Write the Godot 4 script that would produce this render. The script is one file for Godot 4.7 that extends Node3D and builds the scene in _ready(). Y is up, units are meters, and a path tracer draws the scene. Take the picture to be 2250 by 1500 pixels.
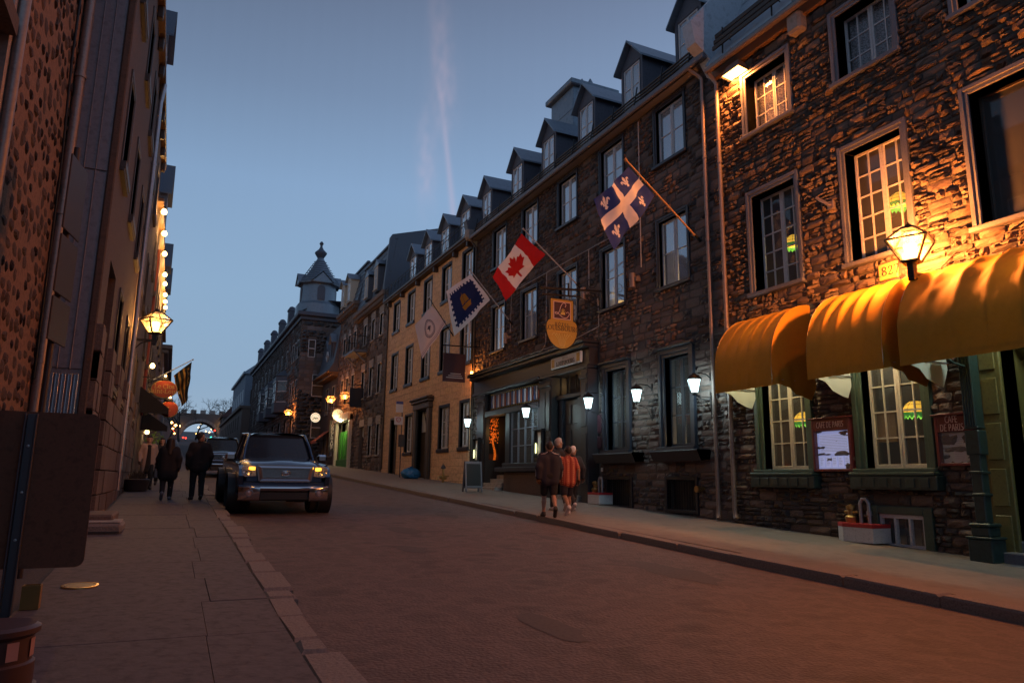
extends Node3D
# A street of old stone houses at dusk. x: across the street to the right, -z: up the street, y: up, metres.

const F := 12.3          # the house fronts on the right
const LX := -1.25        # the house fronts on the left
const PAVE := 0.13       # kerb height
const K_L := 1.28        # left kerb edge
const K_R := 8.16        # right kerb edge
var rng := RandomNumberGenerator.new()
var used := {}
var mats := {}
var noises := {}
var stones_a := []
var stones_b := []
var unit_pane: ArrayMesh

func gy(z) -> float:     # the street climbs away from the camera
	var d: float = -z
	return 0.0405 * d if d < 70.0 else 2.835 + 0.0575 * (d - 70.0)

# ---------------------------------------------------------------- mesh building
class MB:
	var v := PackedVector3Array()
	var n := PackedVector3Array()
	var uv := PackedVector2Array()
	var c := PackedColorArray()
	var ix := PackedInt32Array()
	var col := Color(1, 1, 1)
	var colored := false
	var t := Transform3D()
	func p(a: Vector3, m: Vector3, q := Vector2.ZERO) -> int:
		v.append(a); n.append(m); uv.append(q); c.append(col)
		return v.size() - 1
	func quad(a: Vector3, b: Vector3, d: Vector3, e: Vector3, u0 := Vector2(0, 1), u1 := Vector2(1, 1), u2 := Vector2(1, 0), u3 := Vector2(0, 0)) -> void:
		a = t * a; b = t * b; d = t * d; e = t * e
		var m := (b - a).cross(d - a)
		if m.length_squared() < 1e-14: m = (d - a).cross(e - a)
		m = m.normalized()
		var i := v.size()
		p(a, m, u0); p(b, m, u1); p(d, m, u2); p(e, m, u3)
		ix.append_array([i, i + 2, i + 1, i, i + 3, i + 2])
	func tri(a: Vector3, b: Vector3, d: Vector3, u0 := Vector2.ZERO, u1 := Vector2.ZERO, u2 := Vector2.ZERO) -> void:
		a = t * a; b = t * b; d = t * d
		var m := (b - a).cross(d - a).normalized()
		var i := v.size()
		p(a, m, u0); p(b, m, u1); p(d, m, u2)
		ix.append_array([i, i + 2, i + 1])
	func box(a: Vector3, b: Vector3) -> void:
		var l := a.min(b)
		var h := a.max(b)
		quad(Vector3(l.x, l.y, h.z), Vector3(h.x, l.y, h.z), Vector3(h.x, h.y, h.z), Vector3(l.x, h.y, h.z))
		quad(Vector3(h.x, l.y, l.z), Vector3(l.x, l.y, l.z), Vector3(l.x, h.y, l.z), Vector3(h.x, h.y, l.z))
		quad(Vector3(h.x, l.y, h.z), Vector3(h.x, l.y, l.z), Vector3(h.x, h.y, l.z), Vector3(h.x, h.y, h.z))
		quad(Vector3(l.x, l.y, l.z), Vector3(l.x, l.y, h.z), Vector3(l.x, h.y, h.z), Vector3(l.x, h.y, l.z))
		quad(Vector3(l.x, h.y, h.z), Vector3(h.x, h.y, h.z), Vector3(h.x, h.y, l.z), Vector3(l.x, h.y, l.z))
		quad(Vector3(l.x, l.y, l.z), Vector3(h.x, l.y, l.z), Vector3(h.x, l.y, h.z), Vector3(l.x, l.y, h.z))
	func cbox(a: Vector3, b: Vector3, ch := 0.01) -> void:      # a box whose twelve edges are chamfered
		var l := a.min(b)
		var h := a.max(b)
		ch = minf(ch, 0.45 * minf(h.x - l.x, minf(h.y - l.y, h.z - l.z)))
		var L2 := l + Vector3.ONE * ch
		var H2 := h - Vector3.ONE * ch
		for s in [0, 1]:
			var x: float = h.x if s else l.x
			var y: float = h.y if s else l.y
			var z: float = h.z if s else l.z
			var fx := [Vector3(x, L2.y, H2.z), Vector3(x, L2.y, L2.z), Vector3(x, H2.y, L2.z), Vector3(x, H2.y, H2.z)]
			var fy := [Vector3(L2.x, y, H2.z), Vector3(H2.x, y, H2.z), Vector3(H2.x, y, L2.z), Vector3(L2.x, y, L2.z)]
			var fz := [Vector3(L2.x, L2.y, z), Vector3(H2.x, L2.y, z), Vector3(H2.x, H2.y, z), Vector3(L2.x, H2.y, z)]
			for f in [fx, fy, fz]:
				if s: quad(f[0], f[1], f[2], f[3])
				else: quad(f[3], f[2], f[1], f[0])
		for sx in [0, 1]:
			for sy in [0, 1]:
				for sz in [0, 1]:
					var ex := Vector3(h.x if sx else l.x, H2.y if sy else L2.y, H2.z if sz else L2.z)
					var ey := Vector3(H2.x if sx else L2.x, h.y if sy else l.y, H2.z if sz else L2.z)
					var ez := Vector3(H2.x if sx else L2.x, H2.y if sy else L2.y, h.z if sz else l.z)
					if (sx + sy + sz) % 2: tri(ex, ey, ez)
					else: tri(ex, ez, ey)
			for sy in [0, 1]:
				var a1 := Vector3(h.x if sx else l.x, H2.y if sy else L2.y, L2.z)
				var a2 := Vector3(H2.x if sx else L2.x, h.y if sy else l.y, L2.z)
				var dz := Vector3(0, 0, H2.z - L2.z)
				if (sx + sy) % 2: quad(a1, a1 + dz, a2 + dz, a2)
				else: quad(a2, a2 + dz, a1 + dz, a1)
				var b1 := Vector3(h.x if sx else l.x, L2.y, H2.z if sy else L2.z)
				var b2 := Vector3(H2.x if sx else L2.x, L2.y, h.z if sy else l.z)
				var dy := Vector3(0, H2.y - L2.y, 0)
				if (sx + sy) % 2: quad(b2, b2 + dy, b1 + dy, b1)
				else: quad(b1, b1 + dy, b2 + dy, b2)
				var c1 := Vector3(L2.x, h.y if sx else l.y, H2.z if sy else L2.z)
				var c2 := Vector3(L2.x, H2.y if sx else L2.y, h.z if sy else l.z)
				var dx := Vector3(H2.x - L2.x, 0, 0)
				if (sx + sy) % 2: quad(c1, c1 + dx, c2 + dx, c2)
				else: quad(c2, c2 + dx, c1 + dx, c1)
	func bar(a: Vector3, b: Vector3, w: float, h: float) -> void:   # a square bar between two points
		var d := (b - a).normalized()
		var s := d.cross(Vector3.UP)
		if s.length() < 0.01: s = Vector3.RIGHT
		s = s.normalized() * w * 0.5
		var u := s.normalized().cross(d) * h * 0.5
		var q := [-s - u, s - u, s + u, -s + u]
		for i in 4:
			var j := (i + 1) % 4
			quad(a + q[i], a + q[j], b + q[j], b + q[i])
		quad(a + q[3], a + q[2], a + q[1], a + q[0])
		quad(b + q[0], b + q[1], b + q[2], b + q[3])
	func tube(pts: Array, r, sides := 8, caps := true) -> void:
		var rings := []
		var side := Vector3.ZERO
		for i in pts.size():
			var d: Vector3 = (pts[mini(i + 1, pts.size() - 1)] - pts[maxi(i - 1, 0)]).normalized()
			if side == Vector3.ZERO:
				side = d.cross(Vector3.UP if absf(d.y) < 0.95 else Vector3.RIGHT).normalized()
			else:
				side = (side - d * side.dot(d)).normalized()
			var up := d.cross(side)
			var rr: float = r[i] if r is Array else r
			var ring := []
			for k in sides:
				var a := TAU * k / sides
				var m := side * cos(a) + up * sin(a)
				ring.append(p(t * (pts[i] + m * rr), (t.basis * m).normalized(), Vector2(float(k) / sides, i)))
			rings.append(ring)
			if caps and (i == 0 or i == pts.size() - 1):
				var q := []
				var m2: Vector3 = (t.basis * (-d if i == 0 else d)).normalized()
				for k in ring: q.append(p(v[k], m2))
				for k in range(1, sides - 1):
					if i == 0: ix.append_array([q[0], q[k], q[k + 1]])
					else: ix.append_array([q[0], q[k + 1], q[k]])
		for i in rings.size() - 1:
			for k in sides:
				var j := (k + 1) % sides
				ix.append_array([rings[i][k], rings[i + 1][k], rings[i][j], rings[i][j], rings[i + 1][k], rings[i + 1][j]])
	func lathe(prof: Array, sides := 16, o := Vector3.ZERO, turn := Basis()) -> void:   # prof: [radius, height]; flat shading across, smooth round
		for i in prof.size() - 1:
			var a: Array = prof[i]
			var b: Array = prof[i + 1]
			var base := v.size()
			var sl := Vector2(b[1] - a[1], a[0] - b[0]).normalized()
			for k in sides + 1:
				var an := TAU * k / sides
				var d := Vector3(cos(an), 0, sin(an))
				var m := (t.basis * (turn * Vector3(d.x * sl.x, sl.y, d.z * sl.x))).normalized()
				p(t * (o + turn * Vector3(d.x * a[0], a[1], d.z * a[0])), m, Vector2(float(k) / sides, i))
				p(t * (o + turn * Vector3(d.x * b[0], b[1], d.z * b[0])), m, Vector2(float(k) / sides, i + 1))
			for k in sides:
				var q := base + k * 2
				ix.append_array([q, q + 2, q + 1, q + 1, q + 2, q + 3])
	func prism(poly: PackedVector2Array, f: Transform3D, depth: float) -> void:   # polygon in f's xy plane, extruded along its z
		var tr := Geometry2D.triangulate_polygon(poly)
		for s in [0, 1]:
			var z: float = depth if s else 0.0
			var m := (t.basis * (f.basis.z * (1.0 if s else -1.0))).normalized()
			var i0 := v.size()
			for q in poly: p(t * (f * Vector3(q.x, q.y, z)), m, q)
			for k in range(0, tr.size(), 3):
				var A := poly[tr[k]]
				var B := poly[tr[k + 1]]
				var C := poly[tr[k + 2]]
				var ccw := (B - A).cross(C - A) > 0
				if ccw == (s == 1): ix.append_array([i0 + tr[k], i0 + tr[k + 2], i0 + tr[k + 1]])
				else: ix.append_array([i0 + tr[k], i0 + tr[k + 1], i0 + tr[k + 2]])
		var cw := Geometry2D.is_polygon_clockwise(poly)
		for k in poly.size():
			var A := poly[k]
			var B := poly[(k + 1) % poly.size()]
			var q0 := f * Vector3(A.x, A.y, 0)
			var q1 := f * Vector3(B.x, B.y, 0)
			var q2 := f * Vector3(B.x, B.y, depth)
			var q3 := f * Vector3(A.x, A.y, depth)
			if cw: quad(q1, q0, q3, q2)
			else: quad(q0, q1, q2, q3)
	func grid(pts: Array, closed := false, uvs := true) -> void:    # pts[row][col], smooth normals
		var R := pts.size()
		var C: int = pts[0].size()
		var base := v.size()
		for i in R:
			for j in C:
				var a: Vector3 = pts[i][(j - 1 + C) % C if closed else maxi(j - 1, 0)]
				var b: Vector3 = pts[i][(j + 1) % C if closed else mini(j + 1, C - 1)]
				var d: Vector3 = pts[maxi(i - 1, 0)][j]
				var e: Vector3 = pts[mini(i + 1, R - 1)][j]
				var m := (b - a).cross(e - d)
				if m.length_squared() < 1e-16: m = Vector3.UP
				p(t * (pts[i][j] as Vector3), (t.basis * m).normalized(), Vector2(float(j) / (C - 1), float(i) / (R - 1)))
		for i in R - 1:
			for j in (C if closed else C - 1):
				var k := (j + 1) % C
				var q0 := base + i * C + j
				var q1 := base + i * C + k
				ix.append_array([q0, q0 + C, q1, q1, q0 + C, q1 + C])
	func mesh() -> ArrayMesh:
		var a := []
		a.resize(Mesh.ARRAY_MAX)
		a[Mesh.ARRAY_VERTEX] = v
		a[Mesh.ARRAY_NORMAL] = n
		a[Mesh.ARRAY_TEX_UV] = uv
		if colored: a[Mesh.ARRAY_COLOR] = c
		a[Mesh.ARRAY_INDEX] = ix
		var m := ArrayMesh.new()
		m.add_surface_from_arrays(Mesh.PRIMITIVE_TRIANGLES, a)
		return m

func numbered(called: String) -> String:
	var k: int = used.get(called, 0)
	used[called] = k + 1
	return called if k == 0 else "%s_%03d" % [called, k]

func add(parent: Node, called: String, m, material: Material) -> MeshInstance3D:
	var o := MeshInstance3D.new()
	o.name = called
	o.mesh = m.mesh() if m is MB else m
	o.material_override = material
	parent.add_child(o, true)
	return o

func thing(called: String, at: Vector3, label: String, category: String, group := "", turn := Basis()) -> Node3D:
	var o := Node3D.new()
	o.name = numbered(called)
	add_child(o)
	o.transform = Transform3D(turn, at)
	o.set_meta("label", label)
	o.set_meta("category", category)
	if group: o.set_meta("group", group)
	return o

func structure(called: String, m, material: Material) -> MeshInstance3D:
	var o := add(self, called, m, material)
	o.set_meta("kind", "structure")
	return o

func omni(parent: Node, at: Vector3, color: Color, energy: float, size := 0.05) -> OmniLight3D:
	var l := OmniLight3D.new()
	l.name = "lamp_light"
	l.light_color = color.linear_to_srgb()
	l.light_energy = energy
	l.light_size = size
	l.omni_range = 60.0
	l.omni_attenuation = 2.0
	l.shadow_enabled = true
	parent.add_child(l, true)
	l.position = at
	return l

# ---------------------------------------------------------------- materials: colours are linear base colours
func noise_tex(key: String, seed_: int, freq: float, stops: Array, size := 512, octaves := 5, kind := FastNoiseLite.TYPE_SIMPLEX_SMOOTH) -> Texture2D:
	if noises.has(key): return noises[key]
	var f := FastNoiseLite.new()
	f.seed = seed_
	f.noise_type = kind
	f.frequency = freq
	f.fractal_octaves = octaves
	f.fractal_gain = 0.6
	var g := Gradient.new()
	var offs := PackedFloat32Array()
	var cols := PackedColorArray()
	for s in stops:
		offs.append(s[0])
		cols.append((s[1] as Color).linear_to_srgb() if s[1] is Color else Color(s[1], s[1], s[1]))
	g.offsets = offs
	g.colors = cols
	var t := NoiseTexture2D.new()
	t.width = size
	t.height = size
	t.seamless = true
	t.noise = f
	if stops.is_empty():
		t.as_normal_map = true
		t.bump_strength = 10.0
	else: t.color_ramp = g
	noises[key] = t
	return t

func grey(a: float) -> Color:
	return Color(a, a, a)

func M(key: String, color: Color, rough := 0.8, metal := 0.0, o := {}) -> StandardMaterial3D:
	if mats.has(key): return mats[key]
	var m := StandardMaterial3D.new()
	m.resource_name = key
	m.albedo_color = color.linear_to_srgb()
	m.roughness = rough
	m.metallic = metal
	m.cull_mode = BaseMaterial3D.CULL_DISABLED
	if o.has("tex"):
		m.albedo_texture = o.tex
		if not o.get("uv", false):
			m.uv1_triplanar = true
			m.uv1_world_triplanar = o.get("world", true)
			m.uv1_scale = Vector3.ONE * o.get("scale", 0.5)
	if o.has("bump"):
		m.normal_enabled = true
		m.normal_texture = o.bump
		m.normal_scale = 0.35 * o.get("relief", 0.6)
		m.uv1_triplanar = true
		m.uv1_world_triplanar = o.get("world", true)
		m.uv1_scale = Vector3.ONE * o.get("scale", 0.5)
	if o.has("vcol"): m.vertex_color_use_as_albedo = true
	if o.has("alpha"):
		m.transparency = BaseMaterial3D.TRANSPARENCY_ALPHA
		m.albedo_color.a = o.alpha
	if o.has("emit"):
		m.emission_enabled = true
		m.emission = (o.emit as Color).linear_to_srgb()
		m.emission_energy_multiplier = o.get("power", 1.0)
	if o.has("coat"):
		m.clearcoat_enabled = true
		m.clearcoat = o.coat
		m.clearcoat_roughness = 0.04
	if o.has("back"):
		m.backlight_enabled = true
		m.backlight = (o.back as Color).linear_to_srgb()
	if o.has("spec"): m.metallic_specular = o.spec
	mats[key] = m
	return m

func make_materials() -> void:
	var patch := noise_tex("patch", 3, 0.012, [[0.0, grey(0.55)], [0.45, grey(0.85)], [0.6, grey(1.0)], [1.0, grey(0.7)]])
	var grain := noise_tex("grain", 5, 0.06, [[0.0, grey(0.5)], [0.5, grey(0.9)], [1.0, grey(1.0)]])
	var relief := noise_tex("relief", 7, 0.04, [], 512, 6)
	var streak := noise_tex("streak", 11, 0.02, [[0.0, grey(0.6)], [0.5, grey(0.95)], [1.0, grey(0.75)]], 512, 4)
	var rust := noise_tex("rust", 13, 0.02, [[0.0, Color(0.5, 0.4, 0.32)], [0.4, Color(0.9, 0.85, 0.8)], [1.0, Color(1, 1, 1)]], 512, 5)
	M("cafe_stone", Color(0.18, 0.125, 0.1), 0.9, 0, {"tex": grain, "bump": relief, "relief": 1.2, "scale": 0.8, "vcol": true})
	M("hotel_stone", Color(0.19, 0.14, 0.125), 0.92, 0, {"tex": grain, "bump": relief, "relief": 1.0, "scale": 0.8, "vcol": true})
	M("mortar", Color(0.10, 0.085, 0.075), 0.95, 0, {"tex": grain, "bump": relief, "relief": 0.8, "scale": 1.0})
	M("hotel_mortar", Color(0.12, 0.105, 0.1), 0.95, 0, {"tex": grain, "bump": relief, "relief": 0.8, "scale": 1.0})
	M("yellow_block", Color(0.74, 0.46, 0.27), 0.85, 0, {"tex": patch, "bump": relief, "relief": 0.25, "scale": 0.6, "vcol": true})
	M("yellow_joint", Color(0.2, 0.14, 0.08), 0.9, 0, {"tex": grain})
	M("far_stone", Color(0.2, 0.15, 0.13), 0.9, 0, {"tex": grain, "bump": relief, "relief": 1.0, "scale": 0.8, "vcol": true})
	M("grey_stone", Color(0.2, 0.165, 0.165), 0.9, 0, {"tex": grain, "bump": relief, "relief": 1.0, "scale": 0.6, "vcol": true})
	M("far_mortar", Color(0.14, 0.11, 0.1), 0.95, 0, {"tex": grain, "scale": 0.8})
	M("lintel", Color(0.34, 0.29, 0.26), 0.85, 0, {"tex": patch, "scale": 0.8})
	M("rubble_mortar", Color(0.27, 0.14, 0.085), 0.95, 0, {"tex": patch, "bump": relief, "relief": 1.5, "scale": 1.2})
	M("rubble_stone", Color(0.1, 0.06, 0.045), 0.9, 0, {"tex": grain, "bump": relief, "relief": 1.2, "scale": 1.5, "vcol": true})
	M("stucco", Color(0.12, 0.078, 0.062), 0.93, 0, {"tex": streak, "bump": relief, "relief": 0.5, "scale": 0.7})
	M("ashlar", Color(0.17, 0.115, 0.095), 0.9, 0, {"tex": grain, "bump": relief, "relief": 0.7, "scale": 0.7, "vcol": true})
	M("siding", Color(0.23, 0.2, 0.22), 0.45, 0.35, {"tex": streak, "scale": 0.5})
	M("corrugated", Color(0.4, 0.4, 0.45), 0.22, 0.9)
	M("asphalt", Color(0.125, 0.082, 0.076), 0.78, 0, {"tex": noise_tex("asphalt", 17, 0.005, [[0.0, grey(0.4)], [0.35, grey(0.75)], [0.5, grey(1.0)], [0.62, grey(0.7)], [1.0, grey(1.0)]], 1024, 7), "bump": noise_tex("asph_b", 19, 0.2, [], 512, 3), "relief": 0.5, "scale": 0.2})
	M("patch_asphalt", Color(0.08, 0.055, 0.052), 0.8, 0, {"tex": grain, "scale": 0.5})
	M("concrete", Color(0.11, 0.09, 0.095), 0.82, 0, {"tex": noise_tex("conc", 23, 0.014, [[0.0, grey(0.45)], [0.4, grey(0.85)], [0.7, grey(1.05)], [1.0, grey(0.8)]], 1024, 6), "bump": relief, "relief": 0.25, "scale": 0.4})
	M("pavement_right", Color(0.2, 0.165, 0.14), 0.85, 0, {"tex": noise_tex("conc2", 29, 0.01, [[0.0, grey(0.7)], [0.5, grey(1.0)], [1.0, grey(0.85)]], 512, 6), "bump": relief, "relief": 0.2, "scale": 0.3})
	M("kerb", Color(0.23, 0.185, 0.165), 0.85, 0, {"tex": grain, "bump": relief, "relief": 1.0, "scale": 0.9})
	M("grey_paint", Color(0.16, 0.165, 0.2), 0.55, 0, {"tex": streak, "scale": 1.2})
	M("green_paint", Color(0.06, 0.1, 0.075), 0.5, 0, {"tex": streak, "scale": 1.2})
	M("olive_paint", Color(0.15, 0.14, 0.05), 0.5, 0, {"tex": streak, "scale": 1.0})
	M("teal_paint", Color(0.025, 0.055, 0.055), 0.4, 0, {"tex": rust, "scale": 1.0})
	M("cream_paint", Color(0.62, 0.55, 0.45), 0.5, 0, {"tex": streak, "scale": 1.4})
	M("white_paint", Color(0.62, 0.6, 0.62), 0.5, 0, {"tex": streak, "scale": 1.4})
	M("dark_paint", Color(0.022, 0.02, 0.026), 0.42, 0, {"tex": streak, "scale": 1.2})
	M("blue_black", Color(0.025, 0.03, 0.045), 0.4, 0, {"tex": streak, "scale": 1.2})
	M("brown_paint", Color(0.05, 0.035, 0.028), 0.5, 0, {"tex": streak, "scale": 1.2})
	M("black_iron", Color(0.012, 0.012, 0.014), 0.45, 0.4)
	M("pipe_metal", Color(0.3, 0.24, 0.22), 0.45, 0.5, {"tex": streak, "scale": 0.8})
	M("galvanised", Color(0.42, 0.42, 0.46), 0.4, 0.7, {"tex": streak, "scale": 0.8})
	M("wire_grey", Color(0.4, 0.4, 0.42), 0.6)
	M("roof_blue", Color(0.2, 0.25, 0.31), 0.45, 0.3, {"tex": streak, "scale": 0.3})
	M("roof_pale", Color(0.42, 0.48, 0.55), 0.5, 0.2, {"tex": streak, "scale": 0.35})
	M("roof_slate", Color(0.09, 0.11, 0.15), 0.55, 0.1, {"tex": grain, "scale": 0.5})
	M("dormer_wall", Color(0.085, 0.09, 0.12), 0.6, 0, {"tex": streak, "scale": 0.7})
	M("glass", Color(0.9, 0.95, 1.0), 0.02, 0.0, {"alpha": 0.06, "spec": 0.75})
	M("glass_coated", Color(0.82, 0.88, 0.95), 0.03, 0.5, {"alpha": 0.06, "spec": 0.75})
	M("curtain", Color(0.6, 0.62, 0.66), 0.9, 0, {"back": Color(0.4, 0.4, 0.42)})
	M("lace", Color(0.42, 0.4, 0.44), 0.95, 0, {"tex": noise_tex("lace", 31, 0.05, [[0.0, grey(0.25)], [0.42, grey(0.35)], [0.5, grey(0.95)], [1.0, grey(1.0)]], 512, 3), "scale": 0.7, "back": Color(0.3, 0.3, 0.3)})
	M("room", Color(0.05, 0.035, 0.028), 0.9)
	M("room_wood", Color(0.05, 0.028, 0.016), 0.6)
	M("awning", Color(0.4, 0.195, 0.008), 0.75, 0, {"tex": noise_tex("canvas", 37, 0.02, [[0.0, grey(0.88)], [0.5, grey(1.0)], [1.0, grey(0.95)]], 512, 5), "scale": 0.5, "back": Color(0.12, 0.06, 0.008)})
	M("frosted", Color(0.55, 0.6, 0.56), 0.4)
	M("gold", Color(0.42, 0.25, 0.05), 0.45, 0.2)
	M("gold_pale", Color(0.6, 0.42, 0.12), 0.5, 0.1)
	M("maroon", Color(0.13, 0.018, 0.02), 0.45)
	M("plum", Color(0.05, 0.015, 0.025), 0.5)
	M("paper", Color(0.6, 0.6, 0.62), 0.8)
	M("white", Color(0.75, 0.74, 0.72), 0.6)
	M("pink_letter", Color(0.62, 0.42, 0.4), 0.6)
	M("red", Color(0.4, 0.02, 0.025), 0.5)
	M("wood", Color(0.2, 0.11, 0.05), 0.55, 0, {"tex": streak, "scale": 2.0})
	M("pole_wood", Color(0.45, 0.25, 0.1), 0.45)
	M("brown_board", Color(0.14, 0.055, 0.03), 0.75, 0, {"tex": noise_tex("board", 41, 0.02, [[0.0, grey(0.6)], [0.5, grey(1.0)], [1.0, grey(0.8)]], 512, 4), "scale": 1.0})
	M("sign_back", Color(0.055, 0.035, 0.032), 0.5, 0.4)
	M("post_steel", Color(0.08, 0.075, 0.09), 0.5, 0.6)
	M("bark", Color(0.035, 0.028, 0.026), 0.95)
	M("leaf", Color(0.06, 0.12, 0.02), 0.7, 0, {"back": Color(0.1, 0.2, 0.02)})
	M("bag_blue", Color(0.02, 0.14, 0.32), 0.35)
	M("brass", Color(0.4, 0.26, 0.1), 0.35, 0.8)
	# things that give off light
	M("bulb_orange", Color(1, 0.7, 0.3), 0.5, 0, {"emit": Color(1.0, 0.5, 0.13), "power": 9.0})
	M("bulb_warm", Color(1, 0.8, 0.5), 0.5, 0, {"emit": Color(1.0, 0.62, 0.22), "power": 9.0})
	M("bulb_cool", Color(0.9, 1, 1), 0.5, 0, {"emit": Color(0.72, 0.98, 1.0), "power": 3.2})
	M("flood_face", Color(1, 0.7, 0.3), 0.5, 0, {"emit": Color(1.0, 0.5, 0.12), "power": 10.0})
	M("tube_light", Color(1, 1, 1), 0.5, 0, {"emit": Color(0.95, 1.0, 0.8), "power": 5.0})
	M("shade_yellow", Color(0.7, 0.45, 0.05), 0.4, 0, {"emit": Color(1.0, 0.55, 0.05), "power": 0.75})
	M("shade_green", Color(0.05, 0.3, 0.05), 0.4, 0, {"emit": Color(0.02, 0.2, 0.03), "power": 0.45})
	M("shade_amber", Color(0.7, 0.5, 0.2), 0.5, 0, {"emit": Color(1.0, 0.6, 0.16), "power": 1.3})
	M("lit_menu", Color(0.4, 0.42, 0.55), 0.6, 0, {"emit": Color(0.24, 0.27, 0.5), "power": 0.8})
	M("lit_sheet", Color(0.5, 0.5, 0.6), 0.7, 0, {"emit": Color(0.3, 0.33, 0.55), "power": 0.8})
	M("print_grey", Color(0.28, 0.28, 0.32), 0.8)
	M("amber_lens", Color(0.9, 0.4, 0.05), 0.3, 0, {"emit": Color(1.0, 0.4, 0.03), "power": 4.0})
	M("tail_red", Color(0.8, 0.02, 0.02), 0.3, 0, {"emit": Color(1.0, 0.04, 0.02), "power": 5.0})
	M("signal_green", Color(0.1, 0.8, 0.6), 0.3, 0, {"emit": Color(0.05, 0.9, 0.55), "power": 3.0})
	# the pale surround of lantern panes
	M("lantern_glass", Color(1.0, 0.85, 0.6), 0.05, 0, {"alpha": 0.12})

func text(parent: Node, words: String, at: Transform3D, height: float, material: Material, serif := false, depth := 0.012, called := "lettering") -> MeshInstance3D:
	var m := TextMesh.new()
	var f := SystemFont.new()
	f.font_names = PackedStringArray(["Droid Serif" if serif else "Droid Sans"])
	m.font = f
	m.text = words
	m.font_size = 32
	m.pixel_size = height / 23.0
	m.depth = depth
	var o := MeshInstance3D.new()
	o.name = called
	o.mesh = m
	o.material_override = material
	parent.add_child(o, true)
	o.transform = at
	return o

func setup_view() -> void:
	var cam = Camera3D.new()
	cam.name = "camera"
	cam.fov = 50.7
	cam.near = 0.05
	cam.far = 2000.0
	add_child(cam)
	cam.position = Vector3(0, 1.6, 0)
	cam.rotation_degrees = Vector3(10.888, -25.052, 0.7875)
	cam.current = true
	var e = Environment.new()
	e.background_mode = Environment.BG_SKY
	var sky = Sky.new()
	var pm = PanoramaSkyMaterial.new()
	pm.panorama = ImageTexture.create_from_image(sky_image())
	sky.sky_material = pm
	e.sky = sky
	e.background_energy_multiplier = 1.0
	e.tonemap_mode = Environment.TONE_MAPPER_LINEAR
	e.tonemap_exposure = 1.0
	e.sdfgi_enabled = true
	e.ssao_enabled = true
	e.ssil_enabled = true
	e.fog_enabled = false
	e.fog_light_color = Color(0.62, 0.72, 0.86)
	e.fog_density = 0.0006
	var w = WorldEnvironment.new()
	w.name = "world_environment"
	w.environment = e
	add_child(w)

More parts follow.
